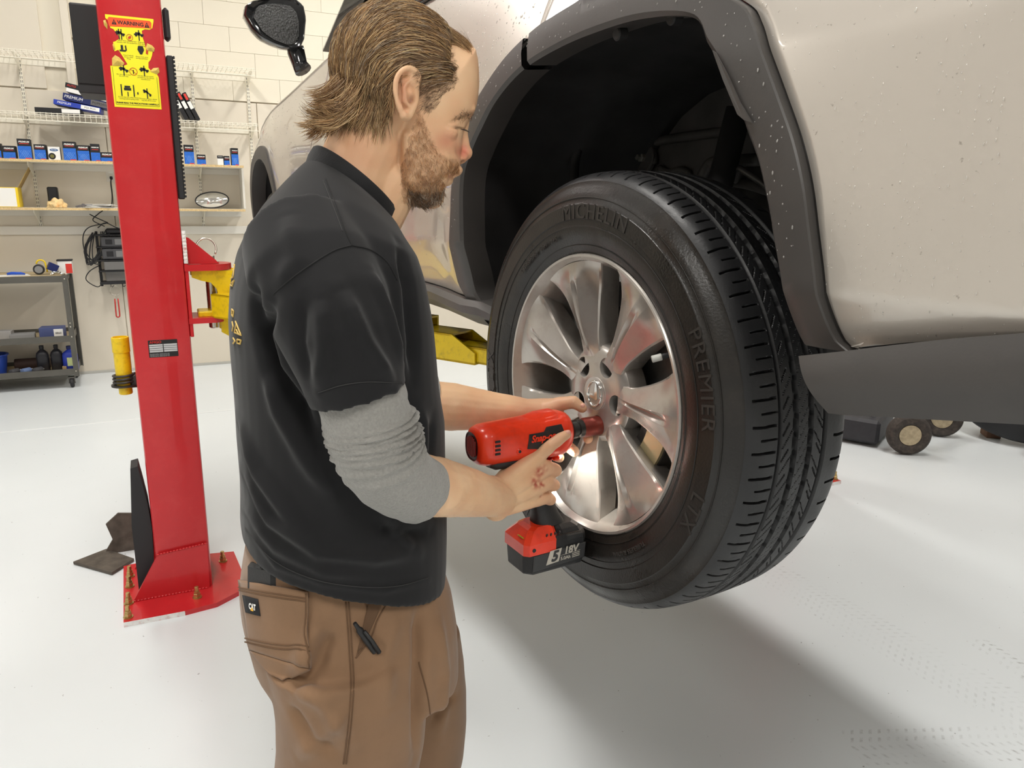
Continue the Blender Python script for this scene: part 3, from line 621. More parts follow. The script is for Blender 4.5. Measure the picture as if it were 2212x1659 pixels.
# --- things on the bottom board shelf
ZS = 1.4235
t = thing('parts_box', 'white and yellow open parts box at the left end of the shelf', 'box', (-1.03, YB - 0.22, ZS))
MB().box((0, 0, 0.075), (0.24, 0.2, 0.15), bev=0.002).build('carton', mat('box_yellow', lin(238, 205, 40), 0.5), t)
MB().box((-0.006, -0.1008, 0.075), (0.22, 0.001, 0.14)).build('white_face', BOXW, t)
MB().prism([(0, 0), (0.12, 0.15), (0.118, 0.155), (-0.004, 0.004)], (0.125, -0.09, 0.15), (0.72, 0, 0.0), (0, 0, 1), (0, 1, 0), 0.18).build('open_flap', mat('box_kraft', lin(170, 140, 80), 0.6), t)
tag(MB().box((-0.69, YB - 0.17, ZS + 0.08), (0.072, 0.09, 0.16), bev=0.008).build('black_case', BOXK), 'black upright case standing on the shelf behind the rag', 'case')
rg = MB(); 
bm = bmesh.new(); bmesh.ops.create_icosphere(bm, subdivisions=4, radius=1)
for v in bm.verts:
    n_ = noise.noise(v.co * 2.3) * 0.35 + noise.noise(v.co * 6) * 0.12
    v.co = Vector((v.co.x * 0.065 * (1 + n_), v.co.y * 0.06 * (1 + n_), max(-0.0, v.co.z * 0.055 * (1 + n_) + 0.012)))
me = bpy.data.meshes.new('r'); bm.to_mesh(me); bm.free()
o = link('shop_rag', me, mat('rag_cream', lin(235, 205, 150), 0.9, var=0.3, vscale=30, dirt=lin(225, 150, 60), dscale=14, damt=0.9), None, True); o.location = (-0.66, YB - 0.31, ZS); tag(o, 'crumpled cream and orange rag on the shelf', 'rag')
pp = thing('paper_pile', 'pile of loose white papers on the shelf left of the post', 'papers', (-0.36, YB - 0.27, ZS))
for i in range(5):
    MB().box((random.uniform(-0.02, 0.02), random.uniform(-0.02, 0.02), 0.003 + i * 0.006), (0.24 - i * 0.02, 0.17, 0.003), Euler((0.0, R_(random.uniform(-4, 4)), R_(random.uniform(-25, 25))))).build('paper_sheet', BOXW, pp)
tl = MB().tube([(-0.53, YB - 0.34, ZS + 0.008), (-0.5, YB - 0.34, ZS + 0.014), (-0.46, YB - 0.335, ZS + 0.02), (-0.41, YB - 0.33, ZS + 0.022)], [0.006, 0.009, 0.006, 0.004], 8).box((-0.475, YB - 0.338, ZS + 0.018), (0.02, 0.016, 0.03), bev=0.004).build('small_tool', BOXGB); tag(tl, 'small dark hand tool beside the papers', 'tool')
t = thing('round_mirror', 'round convex mirror with black rim leaning on the shelf', 'mirror', (0.515, YB - 0.2, ZS + 0.005), (R_(-22), 0, R_(0)))
ring = [(0.137 * math.cos(a), 0, 0.075 + 0.072 * math.sin(a)) for a in np.linspace(0, 2 * math.pi, 49)]
tilt = Matrix.Rotation(R_(-6), 3, 'Y')
MB().tube([tilt @ Vector(p) for p in ring], 0.005, 8).build('rim', BOXK, t, smooth=True)
q = MB(); c0 = tilt @ Vector((0, -0.02, 0.075)); rings_ = []
for f_ in (1.0, 0.8, 0.6, 0.4, 0.2, 0.02): rings_.append([tilt @ Vector((0.134 * f_ * math.cos(a), -0.03 * (1 - f_ * f_), 0.075 + 0.07 * f_ * math.sin(a))) for a in np.linspace(0, 2 * math.pi, 41)[:-1]])
q.loft(rings_, False, True); q.build('mirror_dome', mat('mirror_glass', (0.8, 0.78, 0.72), 0.12, metal=0.75, rvar=0.05), t, smooth=True, fix=True)
# --- wall outlet with plugged cord, charger rack with cords, hanging filter wrench
t = thing('wall_outlet', 'white wall outlet between the shelves left of the post', 'outlet', (-0.265, YB - 0.011, 1.695))
MB().box((0, 0, 0), (0.072, 0.006, 0.116), bev=0.002).build('cover_plate', MEL, t)
for z in (0.028, -0.028):
    s = MB().box((0, -0.0036, z), (0.034, 0.002, 0.03), bev=0.001).build('socket', BOXW, t)
    for dx in (-0.007, 0.007): MB().box((dx, -0.0049, z + 0.003), (0.003, 0.001, 0.011)).build('slot', BOXK, s)
t = thing('power_cord', 'black power cord plugged into the wall outlet', 'cord', (0, 0, 0))
MB().box((-0.265, YB - 0.03, 1.667), (0.022, 0.028, 0.026), bev=0.004).build('plug', BOXK, t)
pts = catmull([(-0.265, YB - 0.045, 1.66), (-0.272, YB - 0.05, 1.62), (-0.272, YB - 0.05, 1.52), (-0.285, YB - 0.1, 1.44), (-0.32, YB - 0.1, 1.43)], 20)
MB().tube(pts, 0.0045, 8).build('cable', BOXK, t, smooth=True)
t = thing('charger_rack', 'black wall rack of chargers hung with cables left of the post', 'charger', (-0.3, YB - 0.1, 0.8))
CH = mat('charger_grey', (0.07, 0.07, 0.075), 0.5, var=0.1, vscale=30)
for x in (-0.12, 0.17): MB().box((x, 0, 0.2), (0.02, 0.02, 0.46), bev=0.002).build('upright', BOXK, t)
for z, h in ((0.0, 0.02), (0.1, 0.012), (0.19, 0.012), (0.3, 0.012), (0.4, 0.012)): MB().box((0.025, 0, z), (0.31, 0.16, h), bev=0.002).build('rack_shelf', BOXK, t)
for i, (z, h) in enumerate(((0.245, 0.085), (0.345, 0.08))):
    b = MB().box((0.04, -0.01, z), (0.26, 0.15, h), bev=0.008).build('charger', CH, t)
    MB().box((-0.03, -0.0865, z), (0.05, 0.003, h * 0.5), bev=0.001).build('display', BOXK, b); MB().box((0.05, -0.0865, z), (0.07, 0.003, h * 0.6), bev=0.001).build('vent_panel', mat('grey_mid', (0.2, 0.2, 0.2), 0.5), b)
MB().box((0.04, -0.01, 0.145), (0.25, 0.14, 0.07), bev=0.004).build('battery_bin', mat('bin_grey', (0.16, 0.155, 0.15), 0.6), t)
MB().box((0.04, 0.03, 0.05), (0.25, 0.01, 0.08)).build('back_plate', mat('plate_pale', (0.45, 0.44, 0.42), 0.5), t)
for i in range(3):
    x = -0.05 + i * 0.09; MB().tube([(x, -0.06, -0.01), (x, -0.062, -0.03), (x + 0.01, -0.075, -0.033), (x + 0.02, -0.078, -0.02)], 0.003, 6).build('hook', BOXK, t)
for i in range(9):
    a = random.uniform(0, 6.28); pts = catmull([(-0.13 + random.uniform(-.02, .02), -0.03, 0.42), (-0.2 + random.uniform(-.03, .05), -0.05, 0.3 + random.uniform(-.05, .05)), (-0.16 + random.uniform(-.05, .03), -0.05, 0.15 + random.uniform(-.04, .06)), (-0.1 + random.uniform(-.02, .04), -0.05, 0.26), (-0.05 + random.uniform(-.04, .04), -0.06, 0.43)], 24)
    MB().tube(pts, 0.0045, 6).build('charge_cable', BOXK, t, smooth=True)
for pts in ([(-0.05, -.03, .47), (-.13, -.03, .52), (-.09, -.02, .57), (-.05, -.02, .60)], [(-.02, -.06, .5), (-.17, -.06, .46), (-.22, -.05, .36), (-.2, -.05, .2), (-.12, -.05, .16), (-.1, -.05, .22)], [(-.12, -.04, .15), (-.2, -.05, .1), (-.23, -.05, .03), (-.15, -.05, -.03), (-.11, -.05, .03), (-.12, -.04, .14)], [(-.02, -.05, .5), (-.1, -.04, .54), (-.15, -.03, .57)], [(-.1, -.05, .46), (-.04, -.07, .5), (.04, -.06, .46), (.1, -.05, .44)]):
    MB().tube(catmull(pts, 26), 0.0045, 6).build('charge_cable', BOXK, t, smooth=True)
MB().box((0.06, -0.02, 0.43), (0.22, 0.1, 0.05), bev=0.015).build('cable_bundle_tray', BOXK, t)
t = thing('filter_wrench', 'band filter wrench with red handle hanging under the charger rack', 'wrench', (-0.325, YB - 0.16, 0.5))
MB().tube([(0.0 + 0.04 * math.cos(a), 0, 0.235 + 0.04 * math.sin(a)) for a in np.linspace(-1.9, 4.6, 26)], 0.0028, 6).build('band', STEEL, t, smooth=True)
MB().tube([(0.008, 0, 0.2), (0.006, 0, 0.165)], 0.006, 8).build('pivot', STEEL, t)
hd = [(0.016, 0, 0.165), (0.016, 0, 0.03), (0.01, 0, 0.01), (0, 0, 0.006), (-0.008, 0, 0.012), (-0.011, 0, 0.03), (-0.008, 0, 0.165)]
MB().tube(catmull(hd, 24), 0.0055, 8).build('handle', mat('handle_red', lin(190, 50, 45), 0.4), t, smooth=True)
# ================================================================ SERVICE CART
CART = mat('cart_grey', lin(92, 90, 84), 0.45, metal=0.2, var=0.08, vscale=12)
t = thing('service_cart', 'dark grey three-tier steel service cart by the back wall', 'cart', (-1.35, 7.08, 0))
CW_, CD = 1.44, 0.46   # x from -1.44/2 to 1.44/2
def ang(x, y, z0, z1):
    sx, sy = (1 if x > 0 else -1), (1 if y > 0 else -1)
    b = MB().box((x, y - sy * 0.0, (z0 + z1) / 2), (0.034, 0.004, z1 - z0)).box((x + sx * 0.017, y - sy * 0.017, (z0 + z1) / 2), (0.004, 0.034, z1 - z0)).build('leg', CART, t)
    if y < 0:
        for z in (0.88, 0.5, 0.53, 0.42, 0.14): MB().ball((x, y - 0.003, z), (0.006, 0.003, 0.006), 8, 6).build('rivet', STEEL, b)
for x in (-CW_ / 2 + 0.02, CW_ / 2 - 0.02):
    for y in (-CD / 2, CD / 2): ang(x, y, 0.095, 0.91)
for z, lip in ((0.905, 0.05), (0.43, 0.05), (0.16, 0.05)):
    s = MB().box((0, 0, z - 0.045), (CW_ - 0.05, CD - 0.02, 0.004)).box((0, -CD / 2 + 0.004, z - 0.025), (CW_ - 0.05, 0.004, lip)).box((0, CD / 2 - 0.004, z - 0.025), (CW_ - 0.05, 0.004, lip)).box((CW_ / 2 - 0.02, 0, z - 0.025), (0.004, CD, lip)).box((-CW_ / 2 + 0.02, 0, z - 0.025), (0.004, CD, lip)).build('tray', CART, t)
    MB().box((0, 0, z - 0.036 if z < 0.8 else z - 0.006), (CW_ - 0.06, CD - 0.03, 0.012)).build('tray_liner', mat('liner_tan', lin(178, 160, 125), 0.7, var=0.2, vscale=15), s)
for x in (-CW_ / 2 + 0.06, CW_ / 2 - 0.06):
    for y in (-CD / 2 + 0.04, CD / 2 - 0.04):
        c = MB().cyl((x - 0.014, y, 0.04), (x + 0.014, y, 0.04), 0.04, seg=24, bev=0.006).build('caster_wheel', RUB, t, angle=30)
        MB().box((x, y + 0.005, 0.083), (0.05, 0.05, 0.012)).box((x - 0.02, y, 0.06), (0.004, 0.03, 0.05)).box((x + 0.02, y, 0.06), (0.004, 0.03, 0.05)).cyl((x - 0.024, y, 0.04), (x + 0.024, y, 0.04), 0.008, seg=10).build('caster_fork', CART, c)
# on the cart top
ZT = 0.905
def bx_(name, label, cat, c, dims, m, rot=0, group=None, bev=0.002):
    o = MB().box((0, 0, dims[2] / 2), dims, bev=bev).build(name, m); o.location = c; o.rotation_euler = (0, 0, R_(rot)); return tag(o, label, cat, group)
pm = bx_('paper_sheet', 'white paper sheet lying on the cart top', 'paper', (-1.0, 6.98, ZT), (0.2, 0.14, 0.002), BOXW, 15, bev=0)
o = MB().tube([(-0.05, 0, 0.012), (-0.02, 0, 0.017), (0.04, 0, 0.015), (0.07, 0, 0.009)], [0.008, 0.012, 0.011, 0.006], 10).build('blue_tool', mat('tool_blue', lin(30, 80, 190), 0.4), None, True); o.location = (-0.99, 6.95, ZT + 0.003); tag(o, 'blue handled tool lying on the paper on the cart', 'tool')
t = thing('cord_reel', 'round black cord reel with yellow loop handle on the cart', 'cord reel', (-0.83, 7.0, ZT))
MB().cyl((0, 0.015, 0.042), (0, -0.02, 0.042), 0.04, seg=28, bev=0.006).build('reel_drum', BLK, t, angle=30); MB().cyl((0, -0.0205, 0.042), (0, -0.022, 0.042), 0.028, seg=24).build('lens', mat('grey_disc', (0.25, 0.25, 0.25), 0.2), t)  # cord reel: black drum with a grey disc on its face
MB().tube([(-0.012 + 0.03 * (1 - math.cos(a)), 0.0, 0.085 + 0.03 * math.sin(a)) for a in np.linspace(0, 3.0, 14)] + [(0.052, 0, 0.05), (0.055, 0, 0.02)], 0.006, 8).build('handle', YEL, t, smooth=True)
tag(MB().box((-0.735, 7.0, ZT + 0.056), (0.07, 0.05, 0.06), Euler((0, 0.5, 0.3)), bev=0.003).build('blister_pack', NAVY), 'dark blue blister pack leaning on the cart top', 'package')
t = thing('parts_carton', 'white and red carton with a black lid at the back of the cart', 'box', (-0.655, 7.09, ZT)); MB().box((0, 0, 0.05), (0.1, 0.08, 0.1), bev=0.002).build('carton', BOXW, t); MB().box((0.028, -0.041, 0.04), (0.045, 0.002, 0.075)).build('red_panel', BOXR, t); MB().box((0, 0, 0.105), (0.11, 0.09, 0.012), bev=0.002).build('lid', BOXK, t)
sp = thing('hardware_pile', 'heap of small steel fittings on the cart top', 'hardware', (-0.71, 6.95, ZT))
for i in range(26):
    x, y = random.gauss(0, 0.03), random.gauss(0, 0.018); s = random.uniform(0.006, 0.012)
    MB().cyl((x, y, s * 0.6 + 0.012 * max(0, 1 - abs(x) / 0.04)), (x + random.uniform(-.015, .015), y + random.uniform(-.012, .012), s + 0.02 * max(0, 1 - abs(x) / 0.04)), s * 0.6, seg=6).build('fitting', random.choice([STEEL, CH, mat('zinc_pale', (0.5, 0.55, 0.55), 0.35, metal=0.8)]), sp)
# middle tier
t = thing('parts_carton', 'blue carton with white label on the middle cart tray', 'box', (-0.79, 6.98, 0.4), (0, 0, R_(-4))); MB().box((0, 0, 0.045), (0.17, 0.12, 0.09), bev=0.002).build('carton', mat('box_slate', lin(70, 80, 125), 0.5), t); MB().box((0.05, -0.061, 0.042), (0.065, 0.002, 0.072)).build('white_label', BOXW, t); place_text('lettering', '8860', 0.022, (0.05, -0.0635, 0.045), (1, 0, 0), (0, 0, 1), BOXK, t)
bx_('grey_carton', 'flat grey carton on the middle cart tray', 'box', (-1.0, 7.0, 0.4), (0.17, 0.11, 0.045), mat('box_grey', (0.25, 0.25, 0.25), 0.6), 3)
bx_('grey_carton', 'grey carton stack at the left on the middle tray', 'box', (-1.13, 7.03, 0.4), (0.12, 0.1, 0.07), mat('box_grey2', (0.35, 0.34, 0.33), 0.6), -5)
bx_('white_strip', 'long white strip along the front of the middle tray', 'strip', (-1.06, 6.885, 0.4), (0.26, 0.025, 0.02), BOXW, 1)
# bottom tier
def bottle(x, y, label, m, neck, h=0.19, r=0.042, cap=None, grp=None):
    t = thing('fluid_bottle', label, 'bottle', (x, y, 0.13), group=grp)
    q = MB(); rings = []
    for z, s in ((0, .9), (.004, 1), (h * .62, 1), (h * .72, .9), (h * .8, .55), (h * .84, .33), (h * .88, .3)):
        rings.append([(r * s * 1.0 * math.copysign(abs(math.cos(a)) ** .7, math.cos(a)), r * s * .72 * math.copysign(abs(math.sin(a)) ** .7, math.sin(a)), z) for a in np.linspace(0, 2 * math.pi, 25)[:-1]])
    q.loft(rings).build('body', m, t, True, 50); MB().cyl((0, 0, h * .87), (0, 0, h), r * .38, seg=20, bev=0.002).build('cap', cap or neck, t, angle=30); return t
OIL = mat('bottle_dark', lin(38, 38, 44), 0.35)
bottle(-0.885, 6.99, 'dark oil bottle on the lowest cart tray, left of two', OIL, BOXK, 0.21, 0.045)
bottle(-0.785, 6.99, 'dark oil bottle on the lowest cart tray, right of two', OIL, BOXK, 0.21, 0.045)
t = bottle(-0.69, 6.96, 'blue washer fluid jug with bright label behind the cart leg', mat('jug_blue', lin(40, 60, 165), 0.4), NAVY, 0.2, 0.055)
MB().box((0.01, -0.0415, 0.075), (0.06, 0.002, 0.07)).build('label', mat('jug_label', lin(190, 200, 140), 0.5, dirt=lin(60, 120, 190), dscale=40, damt=1.0), t)
t = thing('blue_bucket', 'blue plastic bucket on the lowest cart tray', 'bucket', (-1.22, 6.98, 0.13))
MB().lathe((0, 0, 0), (0, 0, 1), [(0.001, 0.004), (0.075, 0.0), (0.08, 0.002), (0.1, 0.15), (0.11, 0.155), (0.11, 0.165), (0.097, 0.165), (0.077, 0.01), (0.001, 0.008)], 36).build('pail', mat('bucket_blue', lin(35, 65, 150), 0.4), t, angle=40)
for i, (x, lb) in enumerate(((-1.075, 'left'), (-0.995, 'middle'), (-0.915, 'right'))):
    t = thing('spray_can', 'small spray can lying on the lowest cart tray, %s of three' % lb, 'spray can', (x, 6.93, 0.1305), (0, 0, R_(50)), 'spray cans on the lowest tray')
    MB().lathe((-0.045, 0, 0.024), (1, 0, 0), [(0.019, 0), (0.023, 0.002), (0.023, 0.07), (0.014, 0.08), (0.009, 0.082)], 20).build('can', CH if i != 1 else mat('can_blue', lin(110, 130, 170), 0.35), t, angle=30)
    MB().cyl((0.037, 0, 0.024), (0.052, 0, 0.024), 0.009, seg=12).build('nozzle', BOXW, t)
o = MB().cyl((-1.1, 7.12, 0.175), (-0.85, 7.12, 0.175), 0.045, seg=24, bev=0.004).build('brown_roll', mat('roll_brown', lin(70, 52, 46), 0.7), None, True, 40); tag(o, 'brown rolled material lying behind the spray cans', 'roll')
bx_('small_carton', 'small tan carton beside the blue jug on the lowest tray', 'box', (-0.735, 6.93, 0.13), (0.03, 0.03, 0.04), mat('tan', lin(165, 140, 100), 0.6), 0)
# ================================================================ FAR SIDE: DOLLY AND TYRE
t = thing('tool_dolly', 'low dark dolly with pneumatic wheels on the floor beyond the car', 'dolly', (4.33, 3.1, 0), (0, 0, R_(0)))
DK = mat('dolly_dark', (0.035, 0.035, 0.04), 0.5, var=0.15, vscale=20); TY = mat('dirty_tyre', lin(62, 56, 52), 0.8, var=0.3, vscale=40, dirt=lin(110, 98, 88), dscale=30, damt=0.5); CR = mat('cream_hub', lin(176, 160, 132), 0.4, metal=0.4, var=0.2, vscale=40)
def pwheel(o, ax, r, w, nm):
    o = Vector(o); ax = Vector(ax).normalized()
    p = [(r * .52, -w * .38), (r * .62, -w * .46), (r * .85, -w * .5), (r * .96, -w * .36), (r, -w * .15), (r, w * .15), (r * .96, w * .36), (r * .85, w * .5), (r * .62, w * .46), (r * .52, w * .38)]
    y = MB().lathe(o, ax, p, 40, True).build(nm, TY, t, True, 40, True)
    MB().lathe(o, ax, [(r * .54, -w * .42), (r * .5, -w * .46), (r * .46, -w * .4), (r * .4, -w * .1), (r * .2, -w * .05), (r * .17, -w * .4), (r * .1, -w * .44), (r * .1, w * .3), (r * .5, w * .4)], 32).build('hub', CR, y, True, 40, True)
wd = (-0.55, -0.83, 0)
pwheel((4.17, 2.99, 0.13), wd, 0.13, 0.085, 'pneumatic_wheel'); pwheel((4.72, 3.16, 0.13), (-0.75, -0.65, 0), 0.13, 0.085, 'pneumatic_wheel')
MB().box((0, 0, 0.16), (0.1, 0.1, 0.06)).build('axle_block', DK, t)
for ch in list(t.children):   # wheels were laid out in world space: bring them under the dolly
    if ch.name.startswith('pneumatic'): ch.location = (-4.33, -3.1, 0)
MB().box((-0.1, 0.28, 0.1), (0.5, 0.3, 0.16), Euler((0, 0, 0.5)), bev=0.02).build('tray', DK, t)
MB().box((0.15, 0.02, 0.25), (0.7, 0.05, 0.05), Euler((0, 0, 0.25)), bev=0.008).build('cross_beam', DK, t)
MB().tube([(-0.16, 0.1, 0.1), (-0.2, 0.2, 0.3), (-0.1, 0.4, 0.6)], 0.014, 8).build('handle_bar', mat('pale_steel', (0.4, 0.4, 0.42), 0.4, metal=0.7), t, True)
t = thing('spare_tyre', 'large black tyre lying on wooden blocks beyond the car', 'tyre', (5.25, 2.95, 0.235), (R_(14), R_(-12), 0))
TYK = mat('clean_tyre', (0.015, 0.015, 0.017), 0.6, bump=0.2, bscale=60)
MB().lathe((0, 0, 0), (0, 0, 1), [(0.25, -.09), (.3, -.11), (.36, -.1), (.385, -.07), (.39, 0), (.385, .07), (.36, .1), (.3, .11), (.25, .09)], 64, True).build('casing', TYK, t, True, 50, True)
WD = mat('brown_block', lin(120, 92, 74), 0.8, var=0.25, vscale=25)
for i, (x, y) in enumerate(((4.88, 2.62), (5.05, 3.02))):
    o = MB().box((0, 0, 0.03), (0.12, 0.09, 0.06), bev=0.004).cyl((0, 0, 0.06), (0.02, 0, 0.1), 0.03, seg=12).build('wood_block', WD); o.location = (x, y, 0); o.rotation_euler = (0, 0, 0.6 * i + 0.3); tag(o, 'brown wooden block under the far tyre, %s' % ('nearer one' if i == 0 else 'farther one'), 'block', 'wooden blocks under the far tyre')
# ================================================================ THE CAR (raised on the lift)
WC = Vector((0.66086, 1.09526, 1.17521))       # centre of the rear wheel
CYAW = math.radians(3.0); WYAW = math.radians(5.086)
_n = np.array([math.cos(CYAW), math.sin(CYAW), 0]); _uu = np.array([-math.sin(CYAW), math.cos(CYAW), 0])
def cpt(px, py, v=0.03):
    """pixel -> (y, w) on the car's side plane at outward offset v"""
    d = ray(px, py); t = (_n @ (np.array(WC) - CAMO) - v) / (_n @ d); w = CAMO + t * d - np.array(WC); return (_uu @ w, w[2])
PAINT = bpy.data.materials.new('silver_car_paint'); PAINT.use_nodes = True
def _paint():
    nt = PAINT.node_tree; N = nt.nodes; L = nt.links; b = N['Principled BSDF']; tc = N.new('ShaderNodeTexCoord')
    b.inputs['Base Color'].default_value = (*lin(206, 198, 188), 1); b.inputs['Metallic'].default_value = 0.55; b.inputs['Roughness'].default_value = 0.34
    b.inputs['Coat Weight'].default_value = 0.9; b.inputs['Coat Roughness'].default_value = 0.04
    n = N.new('ShaderNodeTexNoise'); n.inputs['Scale'].default_value = 900; n.inputs['Detail'].default_value = 1; L.new(tc.outputs['Object'], n.inputs['Vector'])
    bp = N.new('ShaderNodeBump'); bp.inputs['Strength'].default_value = 0.05; bp.inputs['Distance'].default_value = 0.0005; L.new(n.outputs['Fac'], bp.inputs['Height']); L.new(bp.outputs[0], b.inputs['Normal'])
    # wet road film: faint dirt speckle
    n2 = N.new('ShaderNodeTexNoise'); n2.inputs['Scale'].default_value = 130; n2.inputs['Detail'].default_value = 3; L.new(tc.outputs['Object'], n2.inputs['Vector'])
    r = N.new('ShaderNodeMapRange'); r.inputs[1].default_value = 0.70; r.inputs[2].default_value = 0.74; r.inputs[3].default_value = 0; r.inputs[4].default_value = 0.5; L.new(n2.outputs['Fac'], r.inputs[0])
    mx = N.new('ShaderNodeMix'); mx.data_type = 'RGBA'; mx.inputs['A'].default_value = (*lin(206, 198, 188), 1); mx.inputs['B'].default_value = (*lin(120, 108, 96), 1); L.new(r.outputs[0], mx.inputs['Factor']); L.new(mx.outputs['Result'], b.inputs['Base Color'])
_paint()
CLAD = mat('grey_cladding', lin(70, 67, 65), 0.42, var=0.05, vscale=8, bump=0.05, bscale=300, dirt=lin(58, 57, 56), dscale=5, damt=0.7)
LINER = mat('wheel_liner', (0.016, 0.015, 0.015), 0.6, var=0.35, vscale=14, bump=0.15, bscale=80)
LINERB = mat('inner_fender', (0.045, 0.041, 0.037), 0.6, var=0.3, vscale=12, bump=0.2, bscale=50)
GLASS = mat('dark_glass', (0.01, 0.011, 0.012), 0.06, spec=0.8)
GLOSSK = mat('gloss_black', (0.012, 0.012, 0.013), 0.15, coat=0.5)
CHROME = mat('chrome', (0.75, 0.75, 0.74), 0.12, metal=1.0)
car = thing('car', 'silver car with grey wheel arch cladding raised on the lift', 'car', (WC.x, WC.y, 0), (0, 0, CYAW))
ZW = WC.z
def vfun(y, w):
    """outward offset of the body side at (forward y, height w), both from the rear wheel centre"""
    y = np.asarray(y, float); w = np.asarray(w, float)
    v = 0.012 + 0 * y
    # shoulder crease near w=.5 behind the door, tumbling in above it, tucking under below .24
    v = v - np.where(w > 0.50, 0.10 * (w - 0.50) + 0.26 * np.clip(w - 0.50, 0, 2) ** 1.3, 0)
    v = v - np.where(w < 0.235, (0.34 + 0.1 * (y < -0.3)) * (0.235 - w), 0)
    v = v + 0.006 * np.sin((w - 0.235) / 0.265 * math.pi) * ((w > 0.235) & (w < 0.5))
    # flares round both arches
    for yc in (-0.01, 2.79):
        rr = np.sqrt((y - yc) ** 2 + (w - 0.1) ** 2); v = v + 0.022 * np.exp(-((rr - 0.5) / 0.13) ** 2) * (rr > 0.2)
    # concave lower door
    v = v - 0.016 * np.exp(-((w - 0.27) / 0.09) ** 2) * np.clip((y - 0.55) / 0.25, 0, 1) * np.clip((2.25 - y) / 0.2, 0, 1)
    # plan taper at tail and nose
    v = v - 0.55 * np.clip(-y - 0.62, 0, 2) ** 2 - 0.16 * np.clip(y - 2.75, 0, 2) ** 2 - 0.012 * np.clip(y - 0.9, 0, 1)
    return v
def PW(y, w, dv=0.0): y = np.asarray(y, float); w = np.asarray(w, float); return np.stack([-(vfun(y, w) + dv), y, w + ZW], -1)
def resample(c, n):
    c = np.asarray(c, float); d = np.concatenate([[0], np.cumsum(np.linalg.norm(np.diff(c, axis=0), axis=1))]); t = np.linspace(0, d[-1], n); return np.stack([np.interp(t, d, c[:, k]) for k in range(c.shape[1])], -1)
def solid(o, t):
    md = o.modifiers.new('thickness', 'SOLIDIFY'); md.thickness = t; md.offset = -1.0; return o
def panel(name, inner, outer, rows, m, n=60, thick=0.006, gamma=1.0):
    a = resample(inner, n); b = resample(outer, n); t = (np.linspace(0, 1, rows) ** gamma)[:, None, None]
    G = a[None] * (1 - t) + b[None] * t
    P = PW(G[..., 0], G[..., 1]); me = grid_mesh(P)
    o = link(name, me, m, car, True)
    # outward normals face -X
    me.calc_loop_triangles(); nx = sum(p.normal.x * p.area for p in me.polygons)
    if nx > 0: me.flip_normals()
    return solid(o, thick)
OUT = [(984, 642), (977, 615), (978, 590), (984, 520), (990, 461), (993, 410), (1000, 350), (1014, 275), (1041, 200), (1080, 122), (1134, 59), (1173, 30), (1212, 4)]
OUTR = [(1588, 2), (1632, 48), (1666, 122), (1703, 208), (1740, 304), (1763, 400), (1774, 497), (1782, 591), (1786, 680), (1793, 730), (1803, 750), (1818, 757)]
aF = np.array([cpt(*p) for p in OUT]); aR = np.array([cpt(*p) for p in OUTR])
top = np.array([(0.0, 0.648), (-0.1, 0.644), (-0.2, 0.625)])
outer_curve = catmull(np.vstack([aF, top, aR]), 160)          # paint edge, front bottom -> over -> rear bottom
iS = int(np.argmin(np.abs(outer_curve[:, 0] - 0.176) + 10 * (outer_curve[:, 1] < 0.5)))
BELT = 0.83
panel('rear_door', outer_curve[:iS + 1], np.vstack([[(0.52, 0.118), (1.0, 0.122)], [(1.0, 0.5), (1.0, BELT)], [(0.178, BELT + 0.0)]]), 34, PAINT, 70)
panel('quarter_panel', outer_curve[iS:] - np.array([0.004, 0]), np.vstack([[(0.173, BELT), (-1.02, BELT + 0.02)], [(-1.02, 0.27)], [(-0.60, 0.195), (-0.53, 0.177)]]), 44, PAINT, 110)
panel('front_door', [(1.005, 0.122), (1.005, BELT)], [(1.86, 0.125), (1.86, BELT + 0.025)], 40, PAINT, 40)
fa = [(2.79 + 0.475 * math.cos(a) * 1.0, 0.07 + 0.5 * math.sin(a)) for a in np.linspace(math.radians(172), math.radians(10), 50)]
panel('front_fender', fa, [(1.865, 0.13), (1.865, BELT + 0.02), (2.3, 0.80), (2.8, 0.735), (3.3, 0.60), (3.6, 0.45), (3.6, 0.2)], 30, PAINT, 90)
# inner black shell behind the gaps, underbody and far side
MB().box((0.95, 1.3, ZW + 0.30), (1.5, 4.4, 0.44)).build('inner_body', LINER, car)
for o_ in list(car.children):
    if o_.name.startswith('inner_body'):   # keep the rear wheel house free
        bpy.data.objects.remove(o_)
body = MB()
body.box((0.95, 0.72 + 0.7, ZW + 0.32), (1.72, 1.56, 0.5)); body.box((0.95, -0.79, ZW + 0.45), (1.5, 0.36, 0.3)); body.box((1.05, 0, ZW + 0.45), (1.1, 1.3, 0.5)); body.box((0.95, 2.8, ZW + 0.45), (1.0, 1.3, 0.34))
body.build('body_core', LINER, car)
MB().box((0.92, 1.3, ZW + 0.075), (1.2, 2.2, 0.05), bev=0.01).build('underbody', mat('underbody_dark', (0.03, 0.03, 0.03), 0.6), car)
